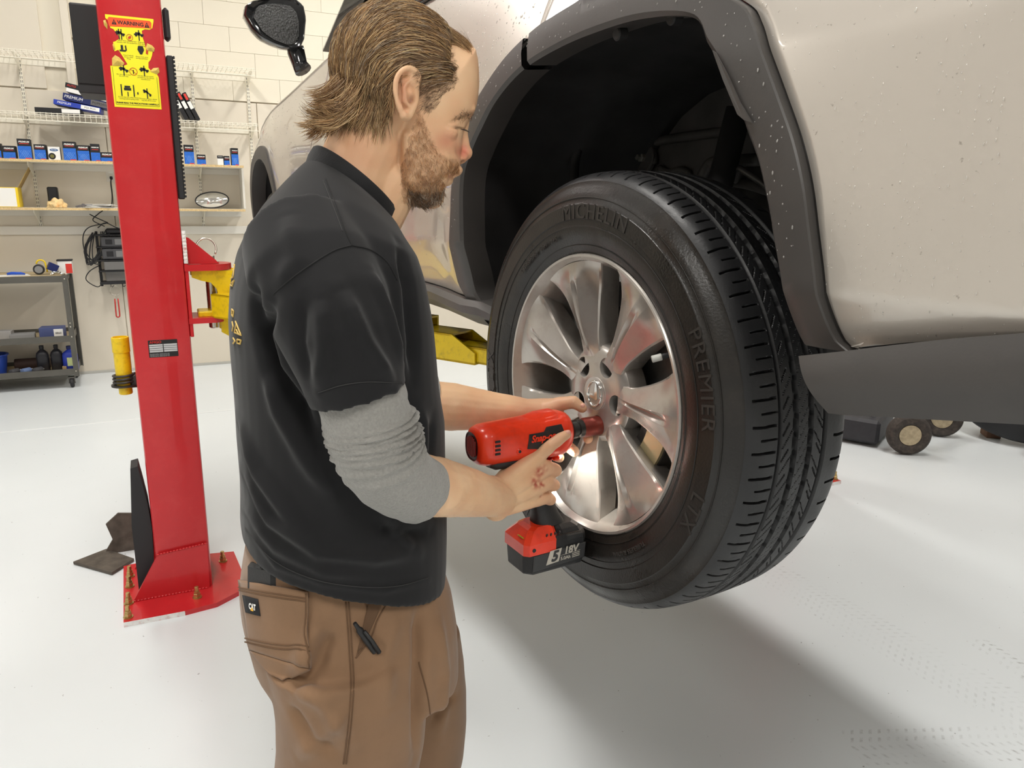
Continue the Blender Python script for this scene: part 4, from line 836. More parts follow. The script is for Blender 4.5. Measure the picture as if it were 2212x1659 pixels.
# far side, hood, roof and glasshouse (plain but closed)
def skin(name, rows, m, parent=car, thick=0.006):
    me = grid_mesh(np.array(rows)); o = link(name, me, m, parent, True); return solid(o, thick)
CX = 0.90
def roofrow(w, v, ys): return [[(-v, y, w + ZW) for y in ys], ]
ys = np.linspace(1.9, 3.62, 16)
hood = []
for k in np.linspace(0, 1, 12):
    r = []
    for y in ys:
        w0 = float(spl(y, [1.86, 2.3, 2.8, 3.3, 3.62], [BELT + 0.02, 0.80, 0.735, 0.60, 0.45])); x0 = -float(vfun(y, w0)) ; x = x0 + (2 * CX - 2 * x0) * k
        r.append((x, y, ZW + w0 + 0.10 * math.sin(math.pi * k) ** 0.6 * (0.6 if y > 3.4 else 1)))
    hood.append(r)
skin('hood', hood, PAINT)
far = []
for w in np.linspace(0.12, BELT, 14): far.append([(2 * CX + float(vfun(y, w)), y, w + ZW) for y in np.linspace(-1.02, 3.55, 40)])
skin('far_side', far, PAINT)
# side glass leaning in above the belt line, with pillars, belt strip and roof
ROOFW = 1.20; TV = -0.2
def glass_pt(y, f): return Vector((-(float(vfun(y, BELT)) * (1 - f) + TV * f) + 0.012, y, ZW + BELT + (ROOFW - BELT) * f))
APB, APT = 1.80, 0.78
def ap(f): return APB + (APT - APB) * f
for nm, y0f, y1f in (('rear_side_glass', lambda f: -0.45 - 0.0 * f, lambda f: 0.36), ('rear_door_glass', lambda f: -0.28 + 0.0 * f, lambda f: 0.44), ('front_door_glass', lambda f: 0.50, lambda f: ap(f) - 0.09)):
    rows = []
    for f in np.linspace(0.0, 0.96, 8):
        a, b = y0f(f), y1f(f); rows.append([glass_pt(y, f) for y in np.linspace(a, max(b, a + 0.05), 8)])
    if nm != 'rear_side_glass': skin(nm, rows, GLASS, thick=0.004)
pil = []
for f in np.linspace(0, 1, 10): pil.append([glass_pt(ap(f) + o_, f) + Vector((-0.012 + i_, 0, 0)) for o_, i_ in ((-0.10, 0.004), (-0.085, -0.004), (-0.055, -0.006), (-0.05, 0.0))])
skin('window_frame', pil, GLOSSK, thick=0.01)
pil = []
for f in np.linspace(0, 1, 10): pil.append([glass_pt(ap(f) + o_, f) + Vector((-0.014 + i_, 0, 0)) for o_, i_ in ((-0.046, 0.0), (-0.03, -0.008), (0.0, -0.004), (0.012, 0.03))])
skin('windscreen_pillar', pil, PAINT, thick=0.01)
for y0, y1 in ((0.445, 0.50), (-0.42, -0.28)):
    rows = [[glass_pt(y, f) + Vector((-0.006, 0, 0)) for y in (y0, (y0 + y1) / 2, y1)] for f in np.linspace(0, 1, 6)]
    skin('door_pillar', rows, GLOSSK, thick=0.01)
bs = [Vector((-(float(vfun(y, BELT)) + 0.004), y, ZW + BELT + 0.006)) for y in np.linspace(-0.6, 1.78, 30)]
MB().tube(bs, 0.009, 8).build('belt_strip', GLOSSK, car, True)
rows = [[(-(float(vfun(y, BELT)) - 0.0), y, ZW + BELT), (-(TV), y, ZW + ROOFW)] for y in np.linspace(-1.02, -0.42, 6)]
skin('rear_pillar', rows, PAINT)
rows = []
for k in np.linspace(0, 1, 14):
    x = -TV + (2 * CX + 2 * TV) * k; rows.append([(x, y, ZW + ROOFW + 0.07 * math.sin(math.pi * k) - 0.10 * max(0, (y - 0.3)) ** 2 - 0.05 * max(0, -y - 0.3)) for y in np.linspace(-1.0, 0.80, 16)])
skin('roof', rows, PAINT)
skin('windscreen', [[(x, 1.86, ZW + BELT + 0.03), (x, 1.32, ZW + 1.06), (x, 0.80, ZW + 1.22)] for x in np.linspace(0.06, 2 * CX - 0.06, 8)], GLASS)
# --- arch cladding: sweep between paint edge and opening edge, lip turned inwards
INL = [(1051, 718), (1028, 692), (1008, 658), (1002, 629), (1005, 582), (1010, 480), (1016, 380), (1030, 330), (1050, 280), (1084, 208), (1128, 150)]
INR = [(1491, 37), (1536, 96), (1569, 141), (1603, 204), (1632, 282), (1658, 352), (1677, 445), (1686, 520), (1696, 600), (1697, 663), (1702, 725), (1716, 769)]
iF = np.array([cpt(*p) for p in INL]); iR = np.array([cpt(*p) for p in INR])
itop = np.array([(0.08, 0.575), (-0.03, 0.581), (-0.14, 0.578)])
cenA = np.array([-0.01, 0.15])
def polar(curve, n, a0, a1):
    c = catmull(curve, 400) - cenA; a = np.unwrap(np.arctan2(c[:, 1], c[:, 0])); r = np.hypot(c[:, 0], c[:, 1]); k = np.argsort(a); t = np.linspace(a0, a1, n)
    rr = np.interp(t, a[k], r[k]); return cenA + np.stack([rr * np.cos(t), rr * np.sin(t)], -1)
A0, A1 = math.radians(-4.5), math.radians(177.5)
inner_curve = polar(np.vstack([iF[2:], itop, iR]), 160, A0, A1)
oc = polar(np.vstack([aF, top, aR]), 160, A0, A1)
def cladding(name, i0, i1):
    rows = []
    for k in range(i0, i1):
        o_, i_ = oc[k], inner_curve[k]; m1 = o_ * 0.97 + i_ * 0.03; m2 = o_ * 0.12 + i_ * 0.88
        c = np.array([-0.01, 0.15]); ii = i_ + (i_ - c) * 0.012
        rows.append([PW(*o_, -0.004), PW(*o_, 0.010), PW(*m1, 0.012), PW(*(o_ * .5 + i_ * .5), 0.012), PW(*m2, 0.010), PW(*i_, 0.004), PW(*i_, -0.004), PW(*ii, -0.05), PW(*(ii + (ii - c) * 0.02), -0.055)])
    me = grid_mesh(np.array(rows)); o = link(name, me, CLAD, car, angle=35); o['label'] = 'grey plastic wheel arch cladding'
    nx = sum(p.normal.x * p.area for p in me.polygons)
    if nx > 0: me.flip_normals()
    return o
kS = int(np.argmin(np.abs(inner_curve[:, 0] - 0.178) + 10 * (inner_curve[:, 1] < 0.45)))
cladding('arch_cladding', 0, kS - 0); cladding('arch_cladding', kS + 1, 160)
# moulded recess on the rear part of the cladding, lip studs
pr = [cpt(*p) for p in ((1563, 112), (1590, 175), (1625, 250), (1640, 262), (1658, 268), (1630, 225), (1600, 165), (1572, 118))]
MB().loft([[Vector(PW(*p, 0.0135)) for p in pr], [Vector(PW(*p, 0.0155)) for p in pr]]).build('cladding_step', CLAD, car, fix=True)
for px, py in ((1300, 66), (1416, 30)):
    p = Vector(PW(*cpt(px, py), 0.0)); MB().cyl(p + Vector((0.03, 0, 0)), p + Vector((0.012, 0, -0.002)), 0.010, seg=20, bev=0.002).build('lip_stud', LINER, car)
# front arch cladding
rows = []
for a in np.linspace(math.radians(190), math.radians(0), 60):
    o_ = (2.79 + 0.48 * math.cos(a), 0.07 + 0.505 * math.sin(a)); i_ = (2.79 + 0.42 * math.cos(a), 0.07 + 0.445 * math.sin(a))
    rows.append([PW(*o_, -0.003), PW(*o_, 0.008), PW(*i_, 0.010), PW(*i_, -0.06)])
link('arch_cladding', grid_mesh(np.array(rows)), CLAD, car, angle=35)
rows = []
for a in np.linspace(math.radians(200), math.radians(-10), 40): rows.append([(-(v_), 2.79 + 0.44 * math.cos(a), ZW + 0.07 + 0.46 * math.sin(a)) for v_ in (-0.04, -0.2, -0.4)])
link('wheel_house', grid_mesh(np.array(rows)), LINER, car, True)
# --- sill panel
def prof_loft(name, secs, m, parent=car, angle=35):
    return MB().loft([[Vector(p) for p in s] for s in secs]).build(name, m, parent, angle=angle, smooth=True, fix=True)
secs = []
for y, wt, wb_, vv in ((0.312, 0.085, 0.058, 0.0), (0.345, 0.108, 0.056, 0.004), (0.40, 0.117, 0.056, 0.006), (0.47, 0.115, 0.056, 0.006), (0.7, 0.118, 0.056, 0.004), (1.3, 0.12, 0.056, 0.0), (2.0, 0.122, 0.058, 0.0), (2.33, 0.122, 0.06, 0.0)):
    v0 = float(vfun(y, 0.16)) + vv
    secs.append([(-(v0), y, ZW + wt), (-(v0 + 0.012), y, ZW + wt - 0.012), (-(v0 + 0.006), y, ZW + (wt + wb_) / 2), (-(v0 - 0.035), y, ZW + wb_ + 0.002), (-(v0 - 0.06), y, ZW + wb_), (-(v0 - 0.12), y, ZW + wb_ + 0.02), (-(v0 - 0.12), y, ZW + wt)])
prof_loft('sill_panel', secs, CLAD)
# rear edge of the sill that curls up into the wheel arch
pts = catmull([Vector(PW(*cpt(*p), 0.004)) for p in ((1006, 652), (1012, 672), (1028, 693), (1054, 720))], 14)
fl = [[Vector(p), Vector(p) + Vector((0.055, -0.012, 0.006)), Vector(p) + Vector((0.06, 0.02, 0.02)), Vector(p) + Vector((0.01, 0.04, 0.004))] for p in pts]
MB().loft(fl).build('sill_end', CLAD, car, True, 35, True)
# --- lower rear valance
VB = [(1778, 895), (1812, 899), (1860, 903), (2000, 914), (2212, 931)]
VT = [(1717, 770), (1745, 767), (1775, 764), (1800, 761), (1818, 759), (1880, 751), (2000, 738), (2212, 722)]
vb = resample(np.vstack([[cpt(*p, 0.054) for p in VB], [(-1.02, 0.19)]]), 60); vt = resample(np.vstack([[cpt(*p, 0.054) for p in VT], [(-1.02, 0.28)]]), 60)
rows = []
for f in np.linspace(0, 1, 14):
    g = vt * (1 - f) + vb * f; bul = 0.014 + 0.010 * math.sin(f * math.pi)
    c = PW(g[:, 0], g[:, 1] * 0 + 0.24, bul); c[:, 2] = g[:, 1] + ZW; rows.append(c)
lastrow = rows[-1].copy(); lastrow[:, 0] += 0.03; lastrow[:, 2] += 0.004; rows.append(lastrow); l2 = lastrow.copy(); l2[:, 0] += 0.2; l2[:, 2] += 0.03; rows.append(l2)
first = rows[0].copy(); first[:, 0] += 0.02; rows.insert(0, first)
me = grid_mesh(np.array(rows)); o = link('rear_valance', me, CLAD, car, angle=40); o['label'] = 'dark grey lower rear bumper valance'
# --- wheel house liner: bowl behind the arch with ribs, inner wall with bolts and bracket
ic = resample(np.vstack([iF, itop, iR]), 90); cen = np.array([-0.02, 0.15]); rows = []
for j, (v_, s) in enumerate(((0.0, 1.05), (-0.045, 1.06), (-0.1, 1.06), (-0.17, 1.055), (-0.19, 1.03), (-0.26, 1.03), (-0.3, 1.02), (-0.36, 1.0), (-0.42, 0.96))):
    q_ = cen + (ic - cen) * s; r_ = np.stack([np.full(90, -v_ - 0.0), q_[:, 0], q_[:, 1] + ZW], -1); rows.append(r_)
link('wheel_house', grid_mesh(np.array(rows)), LINER, car, True)
wall_poly = [(0.44, 0.0), (0.42, 0.36), (0.3, 0.52), (0.1, 0.6), (-0.15, 0.6), (-0.34, 0.5), (-0.44, 0.34), (-0.5, 0.05)]
MB().prism(wall_poly, (0.40, 0, ZW), (0, 1, 0), (0, 0, 1), (1, 0, 0), 0.03).build('inner_wall', LINERB, car)
# stamped bosses and seams on the inner wall
def wp(px, py, v=-0.385): y, w = cpt(px, py, v); return Vector((-v, y, w + ZW))
p = wp(1392, 340); MB().cyl(p + Vector((0.01, 0, 0)), p + Vector((-0.004, 0, 0)), 0.034, seg=28, bev=0.003).build('strut_boss', LINERB, car, angle=30)
MB().cyl(p + Vector((0, 0, 0)), p + Vector((-0.014, 0, 0)), 0.011, seg=6, bev=0.002).cyl(p, p + Vector((-0.022, 0, 0)), 0.006, seg=12).build('strut_bolt', mat('dull_zinc', (0.3, 0.29, 0.26), 0.45, metal=0.8), car)
p = wp(1573, 306); MB().cyl(p, p + Vector((-0.02, 0, 0)), 0.007, seg=10).build('push_stud', LINERB, car)
def ridge(pix, r, m=None, name='pressed_seam', v=-0.392): MB().tube(catmull([wp(*q_, v) for q_ in pix], 26), r, 8).build(name, m or LINERB, car, True)
ridge([(1270, 430), (1330, 350), (1375, 318), (1450, 300), (1640, 275)], 0.010)
ridge([(1380, 400), (1384, 350), (1396, 322), (1412, 332), (1414, 355)], 0.008)
ridge([(1425, 362), (1445, 372), (1470, 366), (1490, 374)], 0.007)
ridge([(1515, 385), (1530, 358), (1548, 350), (1640, 345)], 0.012)
ridge([(1560, 366), (1590, 362), (1630, 385), (1665, 410)], 0.006, mat('pipe_grey', (0.12, 0.115, 0.11), 0.4, metal=0.6), 'brake_line', -0.34)
ridge([(1500, 440), (1560, 400), (1600, 396), (1668, 415)], 0.009, None, 'pressed_seam', -0.36)
MB().box(wp(1582, 372, -0.36), (0.03, 0.06, 0.03), Euler((0.3, 0, 0)), bev=0.004).build('hose_bracket', LINERB, car)
for pix in ([(1240, 420), (1245, 330), (1300, 220), (1420, 90)], [(1160, 400), (1175, 300), (1230, 200), (1330, 95)]):
    MB().tube(catmull([wp(*q_, -0.2 - 0.02 * i_) for i_, q_ in enumerate(pix)], 30), 0.012, 8).build('liner_rib', LINER, car, True)
for px, py, v_ in ((1118, 222, -0.08), (1090, 400, -0.1), (1074, 362, -0.07), (1128, 237, -0.1), (1380, 205, -0.3)):
    p = wp(px, py, v_); MB().ball(p, (0.006, 0.009, 0.009), 12, 8).build('liner_clip', mat('clip_grey', (0.1, 0.1, 0.1), 0.4), car, True)
# rear suspension hint: damper, lower arm, hub carrier behind the wheel
MB().cyl((0.26, 0.10, ZW - 0.1), (0.34, 0.03, ZW + 0.5), 0.024, seg=16).build('damper', LINER, car, True)
MB().box((0.42, 0.02, ZW - 0.07), (0.5, 0.07, 0.05), Euler((0, -0.12, 0)), bev=0.01).build('lower_arm', LINER, car)
# --- rain drops standing on the panels
def drops():
    r_ = np.random.default_rng(11); base = []; seg = 7
    for t_ in (0.0, 0.55, 1.0): base.append([(math.cos(2 * math.pi * k / seg) * math.cos(t_ * 1.45), math.sin(2 * math.pi * k / seg) * math.cos(t_ * 1.45), math.sin(t_ * 1.45)) for k in range(seg)])
    vs, fs = [], []
    oca = np.unwrap(np.arctan2(oc[:, 1] - cenA[1], oc[:, 0] - cenA[0])); ocr = np.hypot(*(oc - cenA).T)
    def put(y, w, rad, el, dv=0.0006):
        e = 0.004; P0 = PW(y, w, dv); Py = PW(y + e, w, dv) - P0; Pw = PW(y, w + e, dv) - P0; Py /= np.linalg.norm(Py); Pw /= np.linalg.norm(Pw); n_ = np.cross(Py, Pw); n_ = n_ if n_[0] < 0 else -n_
        o_ = len(vs)
        for ring in base:
            for a, b, c in ring: vs.append(tuple(P0 + Py * a * rad + Pw * b * rad * el + n_ * (c * rad * 0.42)))
        for i in range(2):
            for k in range(seg): fs.append((o_ + i * seg + k, o_ + i * seg + (k + 1) % seg, o_ + (i + 1) * seg + (k + 1) % seg, o_ + (i + 1) * seg + k))
        fs.append(tuple(o_ + 2 * seg + k for k in range(seg)))
    def free(y, w):
        d = np.array([y, w]) - cenA; a = math.atan2(d[1], d[0]); a = a if a > -1.5 else a + 2 * math.pi
        return w > 0.17 and np.hypot(*d) > np.interp(a, oca, ocr) + 0.004
    n_ = 0
    for (y0, y1, w0, w1, cnt, rr) in ((0.2, 1.75, 0.55, 0.82, 1000, (0.0008, 0.0020)), (0.35, 1.2, 0.18, 0.6, 160, (0.0008, 0.0016)), (-0.76, -0.2, 0.5, 0.66, 200, (0.0004, 0.0014)), (-0.76, -0.42, 0.18, 0.5, 170, (0.0004, 0.0009)), (1.9, 2.8, 0.5, 0.78, 200, (0.0012, 0.0026))):
        for k in range(cnt):
            y, w = r_.uniform(y0, y1), r_.uniform(w0, w1)
            if free(y, w): put(y, w, r_.uniform(*rr), r_.choice([1.0, 1.0, 1.4, 2.2]))
    for k in range(26):          # runs of beads below one another on the bumper
        y, w = r_.uniform(-0.74, -0.5), r_.uniform(0.3, 0.55)
        for j in range(r_.integers(4, 11)):
            w -= r_.uniform(0.006, 0.02); y += r_.normal() * 0.0006
            if w > 0.2 and free(y, w): put(y, w, r_.uniform(0.0004, 0.0008), r_.uniform(1.2, 3.0))
    for k in range(150):         # beads on the cladding itself
        i_ = r_.integers(10, 150); f = r_.uniform(0.1, 0.85); q_ = oc[i_] * (1 - f) + inner_curve[i_] * f; put(q_[0], q_[1], r_.uniform(0.0005, 0.0013), r_.choice([1.0, 1.3, 2.0]), 0.0128)
    me = bpy.data.meshes.new('d'); me.from_pydata(vs, [], fs); me.update()
    o = link('rain_drops', me, mat('water', (0.88, 0.86, 0.82), 0.06, transm=0.7, ior=1.33, coat=0.5), car, True, None, True); o['kind'] = 'stuff'; o['label'] = 'clear rain drops beading on the bodywork'
drops()
# --- door mirror
MY = 1.68
def mpt(px, py, y): d = ray(px, py); t = (_uu @ (np.array(WC) - CAMO) + y) / (_uu @ d); w = CAMO + t * d - np.array(WC); return Vector((_n @ w, y, w[2] + ZW))
MO = [(528, 32), (531, 12), (546, 2), (590, -4), (638, -2), (655, 12), (661, 40), (657, 84), (650, 100), (637, 107), (615, 104), (590, 95), (564, 82), (545, 62)]
MG = [(548, 38), (552, 20), (562, 10), (600, 8), (628, 13), (640, 26), (646, 52), (645, 82), (636, 95), (620, 97), (592, 86), (568, 70)]
o_ = [mpt(*p, MY - 0.005) for p in MO]; cM = sum(o_, Vector()) / len(o_)
o_s = resample(np.array([*o_, o_[0]]), 41)[:-1]
rings = []
for dy, s in ((-0.006, 0.93), (-0.01, 0.97), (-0.004, 1.0), (0.02, 1.01), (0.06, 0.95), (0.09, 0.8), (0.105, 0.5), (0.11, 0.1)):
    rings.append([cM + (Vector(p) - cM) * s + Vector((0, dy, 0)) for p in o_s])
mir = MB().loft(rings, True, True).build('mirror_housing', GLOSSK, car, True, 50, True)
g = resample(np.array([*[mpt(*p, MY - 0.013) for p in MG], mpt(*MG[0], MY - 0.013)]), 31)[:-1]
MB().loft([[Vector(p) + Vector((0, 0.006, 0)) for p in g], [Vector(p) - Vector((0, 0.002, 0)) for p in g]]).build('mirror_glass', mat('wet_mirror', (0.10, 0.10, 0.10), 0.16, metal=1.0, bump=0.9, bscale=180), mir, fix=True)
MB().tube([mpt(638, 100, MY + 0.03), mpt(640, 115, MY + 0.03), mpt(648, 140, MY + 0.01), mpt(655, 152, MY)], [0.028, 0.03, 0.026, 0.03], 12).build('mirror_arm', GLOSSK, mir, True)
tp = [mpt(*p, MY - 0.001) for p in ((529, 34), (531, 14), (536, 8), (538, 30))]
MB().loft([tp, [p + Vector((0.0, 0.05, 0.0)) for p in tp]]).build('mirror_cap', PAINT, mir, fix=True)
# ================================================================ WHEELS
ALLOY = mat('alloy_silver', lin(186, 180, 173), 0.27, metal=0.6, coat=0.3, var=0.03, vscale=10, dirt=lin(140, 125, 115), dscale=50, damt=0.25)
TYRE = mat('wet_tyre', (0.014, 0.0125, 0.011), 0.34, bump=0.22, bscale=260, rvar=0.14, vscale=16, dirt=lin(58, 52, 46), dscale=7, damt=0.45)
TREAD = mat('tyre_tread', (0.017, 0.017, 0.018), 0.42, bump=0.15, bscale=200, rvar=0.1, vscale=30)
def tyre_mesh(t):
    # (x from outer side inwards, radius); the middle part is the tread band with its grooves
    side = [(0.010, 0.238), (0.0, 0.2445), (-0.004, 0.252), (-0.006, 0.262), (-0.010, 0.268), (-0.0115, 0.285), (-0.0125, 0.300), (-0.0125, 0.3005), (-0.0145, 0.302), (-0.0148, 0.325), (-0.0125, 0.327), (-0.011, 0.336), (-0.006, 0.346), (0.0, 0.3545), (0.0028, 0.3600), (0.0036, 0.3630), (0.008, 0.3622)]
    W_ = 0.212
    NA = 720; ang_ = np.linspace(0, 2 * math.pi, NA, endpoint=False)
    def lathe_np(prof, close=False):
        X = np.array([p[0] for p in prof])[:, None]; R = np.array([p[1] for p in prof])[:, None]
        return np.stack([np.repeat(X, NA, 1), R * np.cos(ang_)[None], R * np.sin(ang_)[None]], -1)
    def ringmesh(P):
        n, m_, _ = P.shape; idx = np.arange(n * m_).reshape(n, m_); j = np.roll(idx, -1, 1)
        f = np.stack([idx[:-1], idx[1:], j[1:], j[:-1]], -1).reshape(-1, 4); me = bpy.data.meshes.new('t'); me.from_pydata(P.reshape(-1, 3).tolist(), [], f.tolist()); me.update(); return me
    s = link('sidewall', ringmesh(lathe_np(side)), TYRE, t, angle=40); s['label'] = 'wet black tyre sidewall with raised lettering'
    link('inner_sidewall', ringmesh(lathe_np([(W_ - x, r) for x, r in side])), TYRE, t, True)
    # tread band
    xs = []; gro = [(0.052, 0.0035), (0.082, 0.005), (0.113, 0.005), (0.144, 0.0045)]; prof = []
    NX = 120
    for x in np.linspace(0.0035, W_ - 0.0035, NX):
        q_ = (x - W_ / 2) / (W_ / 2); prof.append(0.3815 - 0.0052 * q_ ** 2 - 0.019 * abs(q_) ** 9)
    X = np.linspace(0.0035, W_ - 0.0035, NX); R = np.repeat(np.array(prof)[:, None], NA * 3, 1)
    A2 = np.linspace(0, 2 * math.pi, NA * 3, endpoint=False)[None]
    for gx, gw in gro:
        zig = 0.0003 * np.sin(A2 * 90) if gx in (0.082, 0.113) else 0
        R = R - 0.0075 * np.clip((gw - np.abs(X[:, None] - gx - zig)) / 0.0012, 0, 1)
    pitch = A2 * 64 / (2 * math.pi)
    for lo, hi, ph, sl, w_, dep in ((0.011, 0.0465, 0.0, 1.2, 0.05, 0.006), (0.022, 0.047, 0.5, 1.2, 0.04, 0.0045), (W_ - 0.046, W_ - 0.006, 0.2, -1.2, 0.05, 0.006), (0.058, 0.076, 0.1, 38, 0.03, 0.003), (0.058, 0.070, 0.6, 38, 0.05, 0.004), (0.120, 0.139, 0.6, -38, 0.03, 0.003), (0.126, 0.139, 0.1, -38, 0.05, 0.004), (0.088, 0.108, 0.3, 40, 0.022, 0.002), (0.088, 0.108, 0.8, 40, 0.022, 0.002)):
        u_ = (pitch + ph + (X[:, None] - lo) * sl) % 1.0; d_ = np.minimum(u_, 1 - u_)
        R = R - dep * np.clip((w_ - d_) / 0.03, 0, 1) * ((X[:, None] > lo) & (X[:, None] < hi))
    P = np.stack([np.repeat(X[:, None], NA * 3, 1), R * np.cos(A2), R * np.sin(A2)], -1)
    tr = link('tread', ringmesh(P), TREAD, t, angle=30); tr['label'] = 'grooved tyre tread with lateral sipes'
    # raised lettering and rings on the sidewall
    def arc_text(txt, size, r, a0, name='lettering', adv=1.0, x=-0.0148, flip=False, off=0.0):
        me = textmesh(txt, size, extrude=0.0006, spacing=adv, offset=off)
        for v in me.vertices:
            c = v.co.copy(); rr = r + c.y; a = a0 + c.x / r      # wheel seen from -X: forward (+Y) is to the left
            v.co = Vector((x - c.z - 0.0004 + 0.003 * max(0, (rr - 0.325) / 0.015) , rr * math.cos(a), rr * math.sin(a)))
        return link(name, me, MATS.get('tyre_letter') or mat('tyre_letter', (0.032, 0.029, 0.026), 0.45), t)
    T_ = math.radians
    arc_text('MICHELIN', 0.036, 0.313, T_(95), adv=1.15); arc_text('PREMIER', 0.036, 0.313, T_(163), adv=1.12); arc_text('LTX', 0.036, 0.313, T_(200), adv=1.1)
    arc_text('MICHELIN', 0.034, 0.313, T_(290), adv=1.15); arc_text('PREMIER LTX', 0.034, 0.313, T_(345), adv=1.1)
    arc_text('235/65R18  106H  M+S', 0.013, 0.276, T_(60), adv=1.1); arc_text('TUBELESS RADIAL', 0.011, 0.276, T_(235), adv=1.1); arc_text('MAX LOAD 950 KG', 0.011, 0.276, T_(255 + 40), adv=1.05)
    for r_, x_ in ((0.3365, -0.0116), (0.2905, -0.0125), (0.259, -0.006)): MB().loft([[Vector((x_ + dx_, (r_ + dr_) * math.cos(2 * math.pi * k / 160), (r_ + dr_) * math.sin(2 * math.pi * k / 160))) for k in range(160)] for dr_, dx_ in ((-0.001, 0), (0, -0.0009), (0.001, 0))], False, False).build('sidewall_ring', TYRE, t, True)
def finish(t, hubm, label, loc, yaw):
    for ch in list(t.children): ch.parent = hubm
    bpy.data.objects.remove(t); hubm['label'] = label; hubm.parent = car
    lp = Matrix.Rotation(-CYAW, 3, 'Z') @ (Vector(loc) - Vector((WC.x, WC.y, 0))); hubm.location = lp; hubm.rotation_euler = (0, 0, yaw - CYAW); return hubm
def build_wheel(name, label, loc, yaw, full=True):
    t = bpy.data.objects.new('tmp', None); COL.objects.link(t); bpy.context.view_layer.update()
    if full: tyre_mesh(t)
    else: MB().lathe((0, 0, 0), (1, 0, 0), [(0.243, 0.0), (0.262, -0.006), (0.30, -0.0125), (0.33, -0.012), (0.355, 0.0), (0.374, 0.02), (0.381, 0.08), (0.381, 0.13), (0.374, 0.19), (0.355, 0.212), (0.3, 0.22), (0.243, 0.21)], 96, True).build('tyre', TYRE, t, True, 40, True)
    lip = [(0.2385, 0.012), (0.2445, 0.004), (0.2455, -0.001), (0.2435, -0.0045), (0.2395, -0.004), (0.2345, 0.004), (0.2305, 0.012), (0.2265, 0.018), (0.2235, 0.035), (0.218, 0.06), (0.2135, 0.11), (0.215, 0.17), (0.224, 0.2), (0.236, 0.205)]
    q_ = MB(); n_ = 160
    q_.loft([[Vector((a, r * math.cos(2 * math.pi * k / n_), r * math.sin(2 * math.pi * k / n_))) for k in range(n_)] for r, a in lip], False, False); hubm = q_.build(name, ALLOY, None, True, 40, True)
    DISC = mat('brake_disc', (0.16, 0.155, 0.15), 0.4, metal=0.8, var=0.2, vscale=30); DKM = mat('brake_dark', (0.02, 0.019, 0.018), 0.6)
    MB().lathe((0.085, 0, 0), (1, 0, 0), [(0.07, 0), (0.148, 0), (0.15, 0.002), (0.15, 0.014), (0.07, 0.014)], 72).build('brake_disc', DISC, t, True, 30, True)
    MB().lathe((0.055, 0, 0), (1, 0, 0), [(0.001, 0), (0.072, 0), (0.075, 0.003), (0.075, 0.035), (0.001, 0.035)], 48).build('disc_hat', DKM, t, True, 30, True)
    MB().lathe((0.115, 0, 0), (1, 0, 0), [(0.001, 0), (0.19, 0), (0.20, 0.01), (0.001, 0.012)], 48).build('splash_shield', DKM, t, True, 30, True)
    if not full: 
        MB().lathe((0.02, 0, 0), (1, 0, 0), [(0.001, 0), (0.2, 0), (0.22, 0.01), (0.001, 0.02)], 48).build('wheel_face', ALLOY, t, True, 30, True); return finish(t, hubm, label, loc, yaw)
    cal_ = []
    for a in np.linspace(math.radians(205), math.radians(238), 12): cal_.append(a)
    def arcblk(r0, r1, x0, x1, a0, a1, nm, m, par=t):
        rg_ = []
        for a in np.linspace(a0, a1, 12): rg_.append([Vector((x, r * math.cos(a), r * math.sin(a))) for r, x in ((r0, x0), (r1, x0), (r1, x1), (r0, x1))])
        return MB().loft(rg_).build(nm, m, par, True, 35, True)
    CAL = mat('caliper_dark', (0.03, 0.028, 0.026), 0.5); PAD = mat('caliper_plate', lin(190, 178, 140), 0.4, metal=0.4)
    c_ = arcblk(0.105, 0.172, 0.05, 0.125, math.radians(190), math.radians(232), 'brake_caliper', CAL)
    arcblk(0.125, 0.169, 0.044, 0.05, math.radians(196), math.radians(214), 'caliper_plate', PAD)
    # seven flared spokes with twin ridges and a carved channel between them
    rr = np.linspace(0.058, 0.2325, 46); S = np.array([-1, -0.94, -0.86, -0.6, -0.35, -0.16, -0.15, -0.08, -0.02, 0.02, 0.08, 0.15, 0.16, 0.35, 0.6, 0.86, 0.94, 1.0])
    hw = spl(rr, [0.058, 0.075, 0.10, 0.13, 0.17, 0.20, 0.22, 0.2325], [0.0285, 0.025, 0.0265, 0.034, 0.048, 0.062, 0.073, 0.082])
    crest = spl(rr, [0.058, 0.068, 0.085, 0.115, 0.16, 0.205, 0.2325], [0.0285, 0.0252, 0.0195, 0.012, 0.005, 0.003, 0.006]); edge = spl(rr, [0.058, 0.08, 0.12, 0.18, 0.215, 0.2325], [0.030, 0.0275, 0.028, 0.0255, 0.018, 0.0105])
    chd = spl(rr, [0.058, 0.075, 0.10, 0.15, 0.19, 0.215, 0.2325], [0.0, 0.001, 0.007, 0.010, 0.006, 0.0, 0.0])
    rows = []
    for i, r in enumerate(rr):
        line = []
        asym = 0.10 * (r - 0.06) / 0.17
        for s_ in S:
            k = abs(s_); ss = s_
            base = crest[i] + (edge[i] - crest[i]) * (0.8 * max(0, k - 0.155) / 0.705 if k < 0.86 else 0.8 + 0.2 * ((k - 0.86) / 0.14) ** 2)
            ch = chd[i] * max(0, 1 - (k / 0.155)) if k < 0.155 else 0
            a = (ss + asym * (1 - k)) * hw[i] / r
            line.append((base + ch, r * math.cos(a), r * math.sin(a)))
        # turn the blade's edges down into the wheel
        def wall(s_, dx, sc): a = s_ * hw[i] * sc / r; return (edge[i] + dx, r * math.cos(a), r * math.sin(a))
        line = [wall(-1, 0.045, 0.86), wall(-1, 0.02, 0.97), wall(-1, 0.003, 1.01)] + line + [wall(1, 0.003, 1.01), wall(1, 0.02, 0.97), wall(1, 0.045, 0.86)]
        rows.append(line)
